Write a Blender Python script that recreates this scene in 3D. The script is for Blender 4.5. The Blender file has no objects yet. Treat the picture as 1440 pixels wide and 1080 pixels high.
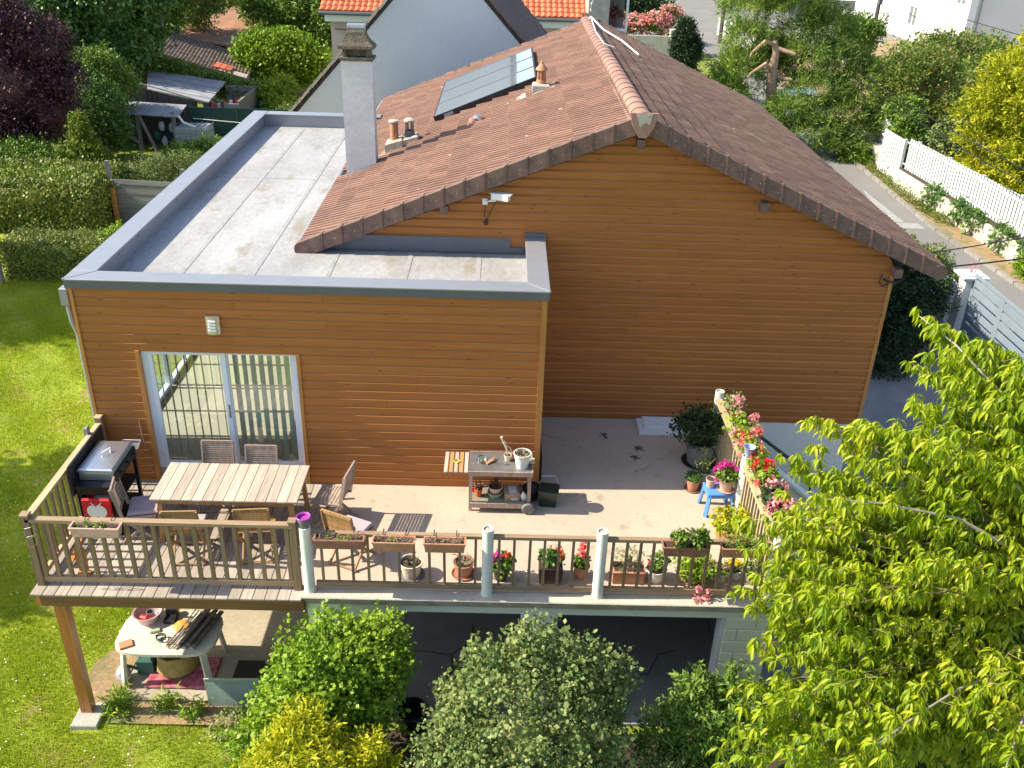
import bpy, math, random
import numpy as np
from mathutils import Vector, Matrix
random.seed(7); RS = np.random.RandomState(11)
S = bpy.context.scene; COL = S.collection; PI = math.pi; R = math.radians

# ------------------------------------------------------------ camera, sky, sun, exposure
cd = bpy.data.cameras.new('camera'); cam = bpy.data.objects.new('camera', cd); COL.objects.link(cam)
cd.sensor_width = 36; cd.lens = 1310.52 / 1440 * 36; cd.clip_start = .1; cd.clip_end = 2000
cam.matrix_world = Matrix(((0.99956, -0.02475, -0.01631, 5.9032), (-0.00275, 0.47023, -0.88254, -11.9562),
                           (0.02951, 0.88220, 0.46995, 8.1759), (0, 0, 0, 1)))
S.camera = cam
W = bpy.data.worlds.new('World'); S.world = W; W.use_nodes = True
nt = W.node_tree; sk = nt.nodes.new('ShaderNodeTexSky'); sk.sky_type = 'NISHITA'; sk.sun_disc = False
SUN_EL = 40.5; SUN_FRONT = 1.7          # the sun stands to the left and just in front of the facades' plane
sk.sun_elevation = R(SUN_EL); sk.sun_rotation = R(-90 - SUN_FRONT); sk.air_density = 1.0; sk.dust_density = 1.0; sk.ozone_density = 1
nt.links.new(sk.outputs[0], nt.nodes['Background'].inputs[0]); nt.nodes['Background'].inputs[1].default_value = 0.15
sd = bpy.data.lights.new('sun', 'SUN'); sd.energy = 5; sd.angle = R(.5); sd.color = (1, .91, .75)
sun = bpy.data.objects.new('sun', sd); COL.objects.link(sun)
ldir = Vector((math.cos(R(SUN_EL)) * math.cos(R(SUN_FRONT)), math.cos(R(SUN_EL)) * math.sin(R(SUN_FRONT)), -math.sin(R(SUN_EL))))
sun.rotation_euler = ldir.to_track_quat('-Z', 'Y').to_euler(); sun.location = (-20, 0, 20)
S.view_settings.view_transform = 'Standard'; S.view_settings.look = 'None'; S.view_settings.gamma = 1
S.view_settings.use_curve_mapping = False; S.view_settings.exposure = 0.93

# ------------------------------------------------------------ materials
def _n(nt, t, **k):
    n = nt.nodes.new(t)
    for a, b in k.items(): setattr(n, a, b)
    return n
def _mix(nt, fac, a, b, mode='MIX'):
    m = nt.nodes.new('ShaderNodeMix'); m.data_type = 'RGBA'; m.blend_type = mode
    for s, v in ((m.inputs[0], fac), (m.inputs[6], a), (m.inputs[7], b)):
        if hasattr(v, 'links') or hasattr(v, 'is_linked'): nt.links.new(v, s)
        elif s.type == 'VALUE': s.default_value = v
        else: s.default_value = (*v, 1) if len(v) == 3 else v
    return m.outputs[2]
def _math(nt, op, a, b=0.):
    m = nt.nodes.new('ShaderNodeMath'); m.operation = op
    for s, v in ((m.inputs[0], a), (m.inputs[1], b)):
        if hasattr(v, 'is_linked'): nt.links.new(v, s)
        else: s.default_value = v
    return m.outputs[0]
def _pos(nt, stretch=(1, 1, 1), obj=False):
    if obj: src = _n(nt, 'ShaderNodeTexCoord').outputs['Object']
    else: src = _n(nt, 'ShaderNodeNewGeometry').outputs['Position']
    m = _n(nt, 'ShaderNodeMapping'); m.inputs['Scale'].default_value = stretch
    nt.links.new(src, m.inputs[0]); return m.outputs[0]
def _noise(nt, vec, scale, detail=5, rough=.6):
    n = _n(nt, 'ShaderNodeTexNoise'); n.inputs['Scale'].default_value = scale
    n.inputs['Detail'].default_value = detail; n.inputs['Roughness'].default_value = rough
    nt.links.new(vec, n.inputs['Vector']); return n.outputs['Fac']
def _ramp(nt, fac, stops):
    r = _n(nt, 'ShaderNodeValToRGB'); e = r.color_ramp.elements
    while len(e) < len(stops): e.new(.5)
    for i, (p, c) in enumerate(stops):
        e[i].position = p; e[i].color = (*c, 1) if len(c) == 3 else (c[0],) * 3 + (1,)
    nt.links.new(fac, r.inputs[0]); return r.outputs[0]
def mk(name, c, c2=None, scale=3., stretch=(1, 1, 1), rough=.7, bump=.15, bscale=40, metal=0., rnd=.12, fine=.25, spec=.4, obj=False, spots=None, bdist=.01, coat=0):
    """surface: base colour c, patches of c2, fine grain, per-piece variation, fine relief"""
    m = bpy.data.materials.new(name); m.use_nodes = True; nt = m.node_tree; b = nt.nodes['Principled BSDF']
    v = _pos(nt, stretch, obj); c2 = c2 or tuple(x * .7 for x in c)
    f = _ramp(nt, _noise(nt, v, scale), [(.32, (0, 0, 0)), (.68, (1, 1, 1))])
    col = _mix(nt, f, c, c2)
    g = _ramp(nt, _noise(nt, v, bscale, 4), [(.25, (1 - fine,) * 3), (.75, (1 + fine,) * 3)])
    col = _mix(nt, 1., col, g, 'MULTIPLY')
    if spots:                                   # (colour, scale, threshold)
        s = _ramp(nt, _noise(nt, v, spots[1], 6, .7), [(spots[2], (0, 0, 0)), (min(spots[2] + .1, 1), (1, 1, 1))])
        col = _mix(nt, s, col, spots[0])
    if rnd:
        oi = _n(nt, 'ShaderNodeObjectInfo'); ge = _n(nt, 'ShaderNodeNewGeometry')
        q = _math(nt, 'FRACT', _math(nt, 'ADD', oi.outputs['Random'], ge.outputs['Random Per Island']))
        q = _ramp(nt, q, [(0, (1 - rnd,) * 3), (1, (1 + rnd,) * 3)])
        col = _mix(nt, 1., col, q, 'MULTIPLY')
    nt.links.new(col, b.inputs['Base Color'])
    b.inputs['Roughness'].default_value = rough; b.inputs['Metallic'].default_value = metal
    b.inputs['Specular IOR Level'].default_value = spec; b.inputs['Coat Weight'].default_value = coat
    if bump:
        bp = _n(nt, 'ShaderNodeBump'); bp.inputs['Strength'].default_value = bump; bp.inputs['Distance'].default_value = bdist
        nt.links.new(_noise(nt, v, bscale, 6), bp.inputs['Height']); nt.links.new(bp.outputs[0], b.inputs['Normal'])
    return m
def leafm(name, c1, c2, c3=None, trans=.35, gloss=.35, spec=.35, patch=1.2):
    """leaves: colour differs leaf by leaf and in soft patches, light comes through"""
    m = bpy.data.materials.new(name); m.use_nodes = True; nt = m.node_tree; b = nt.nodes['Principled BSDF']
    ge = _n(nt, 'ShaderNodeNewGeometry'); oi = _n(nt, 'ShaderNodeObjectInfo')
    q = _math(nt, 'FRACT', _math(nt, 'ADD', oi.outputs['Random'], ge.outputs['Random Per Island']))
    p = _noise(nt, _pos(nt), patch, 2)
    q2 = _math(nt, 'ADD', _math(nt, 'MULTIPLY', q, .65), _math(nt, 'MULTIPLY', _math(nt, 'SUBTRACT', p, .3), .9))
    col = _ramp(nt, q2, [(.05, c1), (.6, c2), (.97, c3 or c2)])
    nt.links.new(col, b.inputs['Base Color']); b.inputs['Roughness'].default_value = gloss; b.inputs['Specular IOR Level'].default_value = spec
    t = _n(nt, 'ShaderNodeBsdfTranslucent'); hs = _mix(nt, 1., col, (1.15, 1.25, .6), 'MULTIPLY'); nt.links.new(hs, t.inputs[0])
    ms = _n(nt, 'ShaderNodeMixShader'); ms.inputs[0].default_value = trans
    nt.links.new(b.outputs[0], ms.inputs[1]); nt.links.new(t.outputs[0], ms.inputs[2])
    nt.links.new(ms.outputs[0], nt.nodes['Material Output'].inputs[0]); return m
def glassm(name, tint=(.9, .95, .93), f0=.06):
    m = bpy.data.materials.new(name); m.use_nodes = True; nt = m.node_tree
    nt.nodes.remove(nt.nodes['Principled BSDF'])
    tr = _n(nt, 'ShaderNodeBsdfTransparent'); tr.inputs[0].default_value = (*tint, 1)
    gl = _n(nt, 'ShaderNodeBsdfGlossy'); gl.inputs['Roughness'].default_value = .0
    fr = _n(nt, 'ShaderNodeFresnel'); fr.inputs[0].default_value = 1.5
    mx = _n(nt, 'ShaderNodeMixShader'); nt.links.new(_math(nt, 'ADD', _math(nt, 'MULTIPLY', fr.outputs[0], 1.4), f0), mx.inputs[0])
    nt.links.new(tr.outputs[0], mx.inputs[1]); nt.links.new(gl.outputs[0], mx.inputs[2])
    nt.links.new(mx.outputs[0], nt.nodes['Material Output'].inputs[0]); return m
def woodm(name, c, c2, axis, knots=True, **k):
    st = {'x': (1.1, 26, 26), 'y': (26, 1.1, 26), 'z': (26, 26, 1.1)}[axis]
    a = dict(scale=1.0, stretch=st, rough=.55, bump=.25, bscale=2.2, rnd=.13, fine=.22, bdist=.004); a.update(k)
    m = mk(name, c, c2, **a)
    if knots:
        nt = m.node_tree; b = nt.nodes['Principled BSDF']; src = b.inputs['Base Color'].links[0].from_socket
        vo = _n(nt, 'ShaderNodeTexVoronoi'); vo.inputs['Scale'].default_value = 1.0
        sk2 = {'x': (2.3, 6, 9), 'y': (6, 2.3, 9), 'z': (6, 6, 2.3)}[axis]
        nt.links.new(_pos(nt, sk2), vo.inputs['Vector'])
        kf = _ramp(nt, vo.outputs['Distance'], [(.05, (.8,) * 3), (.13, (0,) * 3)])
        nt.links.new(_mix(nt, kf, src, tuple(x * .35 for x in c)), b.inputs['Base Color'])
    return m
M = {}
M['siding'] = woodm('stained_siding', (.395, .155, .045), (.335, .127, .036), 'x', rough=.55, spec=.22, rnd=.06, fine=.11)
M['trim'] = woodm('stained_trim', (.46, .22, .06), (.38, .165, .045), 'z', rough=.45, fine=.1)
M['deck'] = woodm('weathered_decking', (.42, .355, .28), (.31, .26, .21), 'y', False, rough=.8, rnd=.18)
M['rail'] = woodm('treated_timber', (.28, .19, .11), (.21, .14, .08), 'z', False, rough=.75, rnd=.15)
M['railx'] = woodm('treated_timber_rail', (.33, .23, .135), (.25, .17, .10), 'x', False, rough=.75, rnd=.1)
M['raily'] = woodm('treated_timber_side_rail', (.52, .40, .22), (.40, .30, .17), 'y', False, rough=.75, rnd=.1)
M['post'] = woodm('stained_post', (.44, .17, .045), (.30, .11, .03), 'z', True, rough=.38, spec=.6)
M['beam'] = woodm('deck_beam', (.22, .105, .04), (.14, .07, .03), 'x', False, rough=.6)
M['teak'] = woodm('weathered_teak', (.52, .445, .35), (.38, .31, .24), 'y', False, rough=.7, rnd=.16, spots=((.44, .28, .13), .9, .64))
M['teak2'] = woodm('silvered_teak', (.40, .31, .25), (.29, .21, .16), 'z', False, rough=.75, rnd=.15)
M['teak3'] = woodm('oiled_teak', (.46, .26, .11), (.32, .17, .07), 'z', False, rough=.6, rnd=.15)
M['greywood'] = woodm('grey_boards', (.24, .24, .235), (.15, .15, .15), 'x', False, rough=.9, rnd=.2)
M['darkwood'] = woodm('old_dark_planks', (.085, .08, .075), (.05, .048, .045), 'z', False, rough=.9, rnd=.25)
M['zinc'] = mk('grey_coping', (.30, .31, .33), (.27, .28, .305), rough=.42, bump=.03, metal=.3, rnd=.03, fine=.04, spec=.5)
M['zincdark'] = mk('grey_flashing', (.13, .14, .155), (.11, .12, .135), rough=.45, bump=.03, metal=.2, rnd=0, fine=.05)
M['membrane'] = mk('roof_membrane', (.41, .40, .385), (.27, .263, .25), scale=.8, stretch=(1, .45, 1), rough=.6, bump=.1, bscale=14, rnd=0, fine=.16, spots=((.27, .235, .19), 1.7, .55))
M['tileL'] = mk('clay_tile', (.262, .142, .098), (.19, .108, .078), scale=2.2, rough=.8, bump=.3, bscale=55, rnd=.14, fine=.2, spots=((.17, .12, .10), 3.0, .62))
M['tileR'] = mk('shaded_slope_tile', (.205, .122, .086), (.145, .09, .066), scale=1.5, rough=.85, bump=.3, bscale=55, rnd=.18, fine=.2, spots=((.26, .20, .15), 1.0, .6))  # right slope's shade put into a darker copy of the tile colour
M['verge'] = mk('verge_tile', (.20, .115, .085), (.12, .078, .062), scale=6, rough=.75, bump=.2, rnd=.12, fine=.15, spots=((.25, .17, .13), 9, .68))
M['ridge'] = mk('ridge_tile', (.32, .18, .135), (.26, .15, .115), scale=3, rough=.8, bump=.2, rnd=.12, fine=.15, spots=((.45, .38, .30), 4, .66))
M['mortar'] = mk('lichened_mortar', (.50, .45, .37), (.36, .31, .25), scale=8, rough=.95, bump=.6, bscale=25, rnd=0, fine=.25)
M['chalk'] = mk('rendered_chimney', (.62, .62, .60), (.54, .54, .525), scale=3, rough=.9, bump=.3, bscale=14, rnd=0, fine=.08)
M['capstone'] = mk('mossy_concrete', (.17, .145, .10), (.085, .075, .055), scale=11, rough=.95, bump=.8, bscale=30, rnd=0, fine=.4, bdist=.03)
M['concrete'] = mk('terrace_concrete', (.50, .405, .305), (.43, .345, .26), scale=.9, rough=.85, bump=.15, bscale=22, rnd=0, fine=.09, spots=((.33, .265, .20), 2.9, .565))
M['ledge'] = mk('worn_ledge', (.52, .48, .39), (.40, .37, .30), scale=1.6, rough=.9, bump=.25, bscale=26, rnd=0, fine=.15, spots=((.20, .18, .14), 2.2, .6))
M['ledgeside'] = mk('mossy_ledge_edge', (.30, .28, .21), (.18, .17, .12), scale=5, rough=.95, bump=.5, rnd=0, fine=.3)
M['palegreen'] = mk('pale_green_paint', (.82, .83, .66), (.76, .77, .61), scale=1.3, rough=.75, bump=.12, bscale=14, rnd=.03, fine=.05)
M['whitepaint'] = mk('white_render', (.74, .73, .69), (.66, .65, .61), scale=.8, rough=.9, bump=.15, bscale=20, rnd=.02, fine=.05)
M['pipe'] = mk('painted_pipe', (.72, .71, .63), (.60, .60, .52), scale=5, stretch=(1, 1, .5), rough=.6, bump=.12, rnd=.03, fine=.08, spots=((.35, .34, .28), 4, .66))
M['cement'] = mk('grey_cement', (.46, .42, .35), (.30, .29, .26), scale=3, rough=.95, bump=.4, rnd=.05, fine=.2)
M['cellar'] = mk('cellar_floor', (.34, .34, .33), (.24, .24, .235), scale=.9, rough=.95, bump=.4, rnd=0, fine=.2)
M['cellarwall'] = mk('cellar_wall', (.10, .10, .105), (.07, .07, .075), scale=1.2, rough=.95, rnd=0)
M['patio'] = mk('patio_slab', (.42, .36, .26), (.33, .28, .2), scale=1.5, rough=.9, bump=.25, bscale=16, rnd=0, fine=.12, spots=((.22, .19, .13), 3, .66))
M['greentwig'] = mk('young_twig', (.20, .17, .08), (.15, .12, .06), rough=.8, bump=0, rnd=.1)
M['fencewhite'] = mk('weathered_white_paint', (.60, .61, .61), (.52, .53, .53), scale=1.5, rough=.6, bump=.05, rnd=.05, fine=.06)
M['white'] = mk('white_plastic', (.78, .78, .75), (.74, .74, .72), rough=.35, bump=0, rnd=0, fine=.02)
M['frame'] = mk('white_window_frame', (.68, .72, .78), (.66, .70, .76), rough=.35, bump=0, rnd=0, fine=.02)
M['oldplastic'] = mk('stained_plastic', (.62, .58, .48), (.50, .46, .36), scale=4, rough=.6, bump=.1, rnd=0, fine=.12, spots=((.34, .30, .2), 6, .64))
M['black'] = mk('black_metal', (.012, .012, .014), (.02, .02, .022), rough=.45, bump=.03, rnd=0, fine=.1)
M['steel'] = mk('brushed_steel', (.62, .64, .68), (.58, .60, .64), scale=2, stretch=(1, 12, 1), rough=.32, metal=.9, bump=.03, rnd=0, fine=.05)
M['chrome'] = mk('bright_metal', (.7, .7, .7), rough=.2, metal=1, bump=0, rnd=0)
M['terracotta'] = mk('terracotta', (.50, .235, .13), (.42, .19, .105), scale=9, rough=.8, bump=.15, rnd=.08, fine=.1)
M['palepot'] = mk('pale_pink_pot', (.62, .40, .32), (.55, .34, .27), scale=9, rough=.7, bump=.1, rnd=.05, fine=.06)
M['brownpot'] = mk('brown_planter', (.33, .15, .10), (.27, .12, .085), scale=9, rough=.6, bump=.1, rnd=.08, fine=.06)
M['creampot'] = mk('cream_pot', (.66, .56, .42), (.58, .48, .35), scale=9, rough=.6, bump=.1, rnd=.05)
M['greypot'] = mk('grey_pot', (.17, .17, .165), (.14, .14, .14), scale=9, rough=.6, bump=.05, rnd=.03)
M['darkpot'] = mk('dark_brown_pot', (.05, .03, .022), (.035, .022, .018), rough=.5, bump=.05)
M['whitepot'] = mk('white_pot', (.74, .73, .68), rough=.45, bump=0, rnd=0, fine=.04)
M['orange'] = mk('orange_plastic', (.8, .16, .03), rough=.4, bump=0, rnd=0)
M['purple'] = mk('purple_plastic', (.42, .06, .36), rough=.4, bump=0, rnd=0)
M['greenpot'] = mk('sage_green_pot', (.42, .50, .30), rough=.5, bump=0, rnd=0)
M['soil'] = mk('potting_soil', (.05, .034, .022), (.09, .065, .045), scale=30, rough=1, bump=1, bscale=80, rnd=0, fine=.5, bdist=.02)
M['blue'] = mk('blue_plastic', (.10, .27, .62), (.09, .25, .58), rough=.4, bump=0, rnd=0, fine=.03)
M['cushion'] = mk('mauve_cushion', (.42, .34, .36), (.36, .29, .31), scale=6, rough=.95, bump=.3, bscale=120, rnd=.05)
M['redbag'] = mk('red_fabric', (.62, .02, .025), (.5, .015, .02), rough=.5, bump=.1, rnd=0)
M['cardboard'] = mk('cardboard', (.42, .30, .18), rough=.9, bump=.05, rnd=0)
M['binplastic'] = mk('dark_green_plastic', (.012, .03, .024), rough=.3, bump=0, rnd=0, spec=.6)
M['wheel'] = mk('grey_rubber', (.19, .19, .19), rough=.7, bump=.05, rnd=0)
M['canvas'] = mk('tan_canvas', (.40, .28, .09), (.30, .20, .06), scale=8, rough=.9, bump=.3, rnd=0)
M['bluegreen'] = mk('green_plastic', (.05, .13, .10), rough=.4, bump=0, rnd=0)
M['pinkbasin'] = mk('pale_pink_plastic', (.62, .42, .42), rough=.4, bump=0, rnd=0)
M['bark'] = mk('bark', (.20, .15, .11), (.12, .09, .07), scale=6, stretch=(1, 1, .3), rough=.95, bump=.8, bscale=20, rnd=.05, fine=.3, bdist=.03)
M['palebark'] = mk('pale_cherry_bark', (.42, .37, .31), (.28, .24, .2), scale=9, rough=.8, bump=.4, rnd=.1, fine=.2)
M['redbark'] = mk('pine_bark', (.30, .18, .12), (.42, .29, .20), scale=7, rough=.9, bump=.8, bscale=14, rnd=.1, fine=.3, bdist=.03)
M['asphalt'] = mk('asphalt', (.21, .20, .185), (.17, .163, .152), scale=.4, rough=.9, bump=.3, bscale=60, rnd=0, fine=.12)
M['driveway'] = mk('driveway_tar', (.29, .28, .265), (.21, .205, .20), scale=1.4, rough=.95, bump=.4, bscale=40, rnd=0, fine=.2, spots=((.16, .16, .16), 4, .6))
M['roadpaint'] = mk('road_paint', (.36, .355, .335), (.26, .255, .24), scale=6, rough=.8, bump=.1, rnd=0, fine=.1)
M['verge_soil'] = mk('dry_verge', (.34, .22, .12), (.24, .17, .09), scale=1.6, rough=1, bump=.6, bscale=22, rnd=0, fine=.3, spots=((.14, .16, .05), 1.5, .52))
M['kerb'] = mk('kerb_stone', (.28, .26, .225), (.19, .175, .15), scale=3, rough=.9, bump=.2)
M['roomfloor'] = mk('room_floor', (.60, .55, .45), (.56, .51, .42), rough=.6, bump=0, rnd=0, fine=.03)
M['roomwall'] = mk('room_wall', (.42, .40, .37), rough=.9, bump=0, rnd=0, fine=.02)
M['blind'] = mk('blind_fabric', (.72, .76, .68), (.68, .72, .64), rough=.9, bump=0, rnd=.05, fine=.03)
M['glass'] = glassm('window_glass', (.86, .92, .89), .12)
M['clearglass'] = glassm('clear_glass', (.95, .97, .96), .08)
M['panel'] = mk('collector_glass', (.21, .24, .245), (.24, .27, .275), scale=1, rough=.16, bump=0, rnd=.04, fine=.02, spec=1.0, coat=1.0)
M['bluewall'] = mk('white_gable_render', (.60, .63, .66), (.52, .55, .585), scale=.5, rough=.9, bump=.2, bscale=10, rnd=0, fine=.05, spots=((.42, .45, .47), 1.1, .64))
M['pinkwall'] = mk('pinkish_render', (.52, .42, .36), (.46, .37, .31), scale=.6, rough=.9, bump=.1, rnd=0, fine=.05)
M['orangetile'] = mk('orange_roof_tile', (.66, .17, .07), (.52, .13, .06), scale=2, rough=.75, bump=.2, rnd=.2, fine=.15)
M['browntile'] = mk('brown_roof_tile', (.16, .10, .085), (.12, .08, .07), scale=2, rough=.85, bump=.2, rnd=.15)
M['oldtile'] = mk('old_grey_roof_tile', (.22, .16, .125), (.13, .11, .095), scale=2, rough=.95, bump=.4, rnd=.25, fine=.3)
M['corrug'] = mk('corrugated_sheet', (.33, .34, .35), (.22, .22, .23), scale=1.5, rough=.8, bump=.2, rnd=.08, fine=.2, spots=((.10, .09, .08), 5, .6))
M['rust'] = mk('rusty_sheet', (.42, .22, .13), (.30, .16, .10), scale=1.5, rough=.9, bump=.2, rnd=.1, fine=.2)
M['greenfence'] = mk('green_screen', (.012, .05, .042), (.01, .04, .034), rough=.6, bump=.05, rnd=0)
M['greymetal'] = mk('grey_gate_paint', (.22, .27, .31), (.19, .24, .28), rough=.5, bump=.03, rnd=.04, fine=.05)
M['palestone'] = mk('roadside_wall', (.58, .54, .46), (.45, .41, .33), scale=1.2, rough=.95, bump=.4, bscale=9, rnd=0, fine=.12, spots=((.34, .28, .14), 1.6, .6))
M['pole'] = mk('timber_pole', (.12, .095, .08), (.08, .065, .055), scale=4, stretch=(1, 1, .2), rough=.95, rnd=0)
M['tank'] = mk('translucent_tank', (.42, .44, .43), (.30, .33, .30), scale=2.5, rough=.4, bump=.1, rnd=0)
M['pinkplastic'] = mk('pink_plastic', (.7, .25, .28), rough=.5, bump=0)
M['grass'] = mk('lawn', (.32, .39, .028), (.25, .32, .024), scale=.9, rough=.95, bump=1, bscale=45, rnd=0, fine=.3, bdist=.04, spots=((.38, .29, .12), 1.3, .54))
# leaves
L = {}
L['cherry'] = leafm('cherry_leaf', (.14, .25, .010), (.36, .43, .014), (.58, .56, .05), .5, .36, .3, .8)
L['grass'] = leafm('grass_blade', (.19, .28, .016), (.34, .41, .026), (.50, .48, .08), .3, .7, .1, .7)
L['lime'] = leafm('lime_leaf', (.08, .16, .01), (.21, .33, .018), (.34, .42, .05), .22, .48, .25)
L['yellow'] = leafm('yellow_leaf', (.20, .26, .01), (.44, .42, .012), (.60, .53, .03), .25, .5, .2)
L['grey'] = leafm('small_matt_leaf', (.05, .10, .022), (.18, .235, .068), (.36, .35, .13), .16, .5, .25, 2.5)
L['mid'] = leafm('mid_green_leaf', (.05, .10, .014), (.14, .23, .03), (.25, .33, .06), .18, .45, .25)
L['deep'] = leafm('deep_green_leaf', (.035, .09, .02), (.10, .20, .04), (.20, .30, .08), .16, .45, .3)
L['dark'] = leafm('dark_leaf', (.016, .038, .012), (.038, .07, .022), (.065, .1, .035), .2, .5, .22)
L['hedge'] = leafm('hedge_leaf', (.05, .09, .012), (.16, .21, .03), (.42, .40, .11), .12, .45, .3, 1.6)
L['purple'] = leafm('purple_leaf', (.03, .011, .02), (.085, .03, .045), (.24, .12, .12), .22, .45, .3, 1.0)
L['pine'] = leafm('pine_needle', (.06, .12, .03), (.20, .29, .055), (.36, .42, .08), .3, .6, .15, .6)
L['conifer'] = leafm('conifer_spray', (.06, .11, .014), (.14, .20, .022), (.24, .25, .035), .15, .6, .15)
L['cypress'] = leafm('cypress_spray', (.012, .03, .01), (.03, .06, .02), (.05, .08, .03), .1, .5, .3)
L['golden'] = leafm('golden_spray', (.12, .19, .012), (.42, .42, .02), (.62, .54, .04), .3, .6, .15, .5)
L['copper'] = leafm('mixed_shrub_leaf', (.07, .13, .02), (.15, .22, .04), (.38, .22, .09), .3, .5, .2, .9)
L['dry'] = leafm('dry_stem', (.25, .18, .1), (.35, .27, .17), (.45, .36, .24), .1, .7, .2)
L['red'] = leafm('red_petal', (.65, .01, .02), (.75, .03, .03), (.8, .08, .06), .3, .6, .2)
L['pink'] = leafm('pink_petal', (.72, .18, .25), (.80, .33, .38), (.85, .5, .5), .3, .6, .2)
L['coral'] = leafm('coral_petal', (.80, .07, .06), (.85, .14, .12), (.85, .25, .3), .3, .6, .2)
L['magenta'] = leafm('magenta_petal', (.6, .01, .25), (.72, .03, .38), (.8, .12, .5), .3, .6, .2)
L['yflower'] = leafm('yellow_petal', (.75, .5, .01), (.85, .65, .02), (.9, .7, .05), .3, .6, .2)
L['wflower'] = leafm('white_petal', (.7, .7, .6), (.8, .8, .72), None, .3, .6, .2)
L['maroon'] = leafm('maroon_leaf', (.10, .02, .02), (.2, .05, .045), (.3, .1, .08), .2, .5, .3)

# ------------------------------------------------------------ mesh helpers
class MB:
    def __init__(s): s.v = []; s.f = []; s.mi = []; s.cur = 0
    def add(s, vs, fs):
        o = len(s.v); s.v += [tuple(v) for v in vs]; s.f += [tuple(i + o for i in f) for f in fs]; s.mi += [s.cur] * len(fs); return s
    def box(s, a, b, bev=0):
        x0, y0, z0 = a; x1, y1, z1 = b
        if bev <= 0:
            return s.add([(x0, y0, z0), (x1, y0, z0), (x1, y1, z0), (x0, y1, z0), (x0, y0, z1), (x1, y0, z1), (x1, y1, z1), (x0, y1, z1)],
                  [(0, 3, 2, 1), (4, 5, 6, 7), (0, 1, 5, 4), (1, 2, 6, 5), (2, 3, 7, 6), (3, 0, 4, 7)])
        e = bev; v = []
        for z, i in ((z0, e), (z0 + e, 0), (z1 - e, 0), (z1, e)):
            v += [(x0 + i, y0 + i, z), (x1 - i, y0 + i, z), (x1 - i, y1 - i, z), (x0 + i, y1 - i, z)]
        f = [(3, 2, 1, 0), (12, 13, 14, 15)]
        for k in range(3):
            for j in range(4): f.append((k * 4 + j, k * 4 + (j + 1) % 4, k * 4 + 4 + (j + 1) % 4, k * 4 + 4 + j))
        return s.add(v, f)
    def bar(s, p, q, w, h, up=(0, 0, 1)):
        p, q = Vector(p), Vector(q); d = (q - p).normalized(); u = Vector(up)
        if abs(d.dot(u)) > .98: u = Vector((0, 1, 0))
        r = d.cross(u).normalized() * w / 2; u = r.cross(d).normalized() * h / 2
        v = [c + a * r + b * u for c in (p, q) for a, b in ((-1, -1), (1, -1), (1, 1), (-1, 1))]
        return s.add(v, [(3, 2, 1, 0), (4, 5, 6, 7)] + [(i, (i + 1) % 4, 4 + (i + 1) % 4, 4 + i) for i in range(4)])
    def tube(s, pts, r, n=8, cap=True):
        pts = [Vector(p) for p in pts]; rs = r if isinstance(r, (list, tuple)) else [r] * len(pts); v = []; f = []
        up = Vector((0, 0, 1))
        for i, p in enumerate(pts):
            d = (pts[min(i + 1, len(pts) - 1)] - pts[max(i - 1, 0)]).normalized()
            a = d.cross(up) if abs(d.dot(up)) < .95 else d.cross(Vector((1, 0, 0)))
            a.normalize(); b = d.cross(a)
            v += [p + rs[i] * (a * math.cos(2 * PI * k / n) + b * math.sin(2 * PI * k / n)) for k in range(n)]
        for i in range(len(pts) - 1):
            for k in range(n): f.append((i * n + k, i * n + (k + 1) % n, (i + 1) * n + (k + 1) % n, (i + 1) * n + k))
        if cap: f += [tuple(range(n))[::-1], tuple((len(pts) - 1) * n + k for k in range(n))]
        return s.add(v, f)
    def lathe(s, prof, c=(0, 0, 0), n=20, sx=1, sy=1):
        v = []; f = []
        for r, z in prof: v += [(c[0] + sx * r * math.cos(2 * PI * k / n), c[1] + sy * r * math.sin(2 * PI * k / n), c[2] + z) for k in range(n)]
        for i in range(len(prof) - 1):
            for k in range(n): f.append((i * n + k, i * n + (k + 1) % n, (i + 1) * n + (k + 1) % n, (i + 1) * n + k))
        if prof[0][0] > 1e-4: f.append(tuple(range(n))[::-1])
        return s.add(v, f)
    def prism(s, poly, z0, z1):            # polygon in xy, counter-clockwise
        n = len(poly)
        return s.add([(x, y, z0) for x, y in poly] + [(x, y, z1) for x, y in poly],
                     [tuple(range(n))[::-1], tuple(range(n, 2 * n))] + [(i, (i + 1) % n, n + (i + 1) % n, n + i) for i in range(n)])
    def slabquad(s, q, t):                 # four corners, thickness t downwards
        q = [Vector(a) for a in q]; n = (q[1] - q[0]).cross(q[3] - q[0]).normalized()
        return s.add([a for a in q] + [a - n * t for a in q], [(0, 1, 2, 3), (7, 6, 5, 4)] + [(4 + i, 4 + (i + 1) % 4, (i + 1) % 4, i) for i in range(4)])
    def mesh(s, name, mats, smooth=False):
        me = bpy.data.meshes.new(name); me.from_pydata(s.v, [], s.f)
        for m in (mats if isinstance(mats, (list, tuple)) else [mats]): me.materials.append(m)
        if any(s.mi): me.polygons.foreach_set('material_index', s.mi)
        if smooth:
            me.polygons.foreach_set('use_smooth', [True] * len(s.f)); me.update()
            try: me.set_sharp_from_angle(angle=R(35))
            except Exception: pass
        me.update(); return me
    def build(s, name, mats, parent=None, smooth=False, world=False, loc=None):
        if world and parent is not None:
            L0 = parent.location; s.v = [(a - L0[0], b - L0[1], c - L0[2]) for a, b, c in s.v]
        return ob(name, s.mesh(name, mats, smooth), parent, loc)
def ob(name, me, parent=None, loc=None):
    o = bpy.data.objects.new(name, me); COL.objects.link(o)
    if parent is not None: o.parent = parent
    if loc is not None: o.location = loc
    return o
def tag(o, label=None, cat=None, group=None, kind=None):
    if label: o['label'] = label
    if cat: o['category'] = cat
    if group: o['group'] = group
    if kind: o['kind'] = kind
    return o
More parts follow.
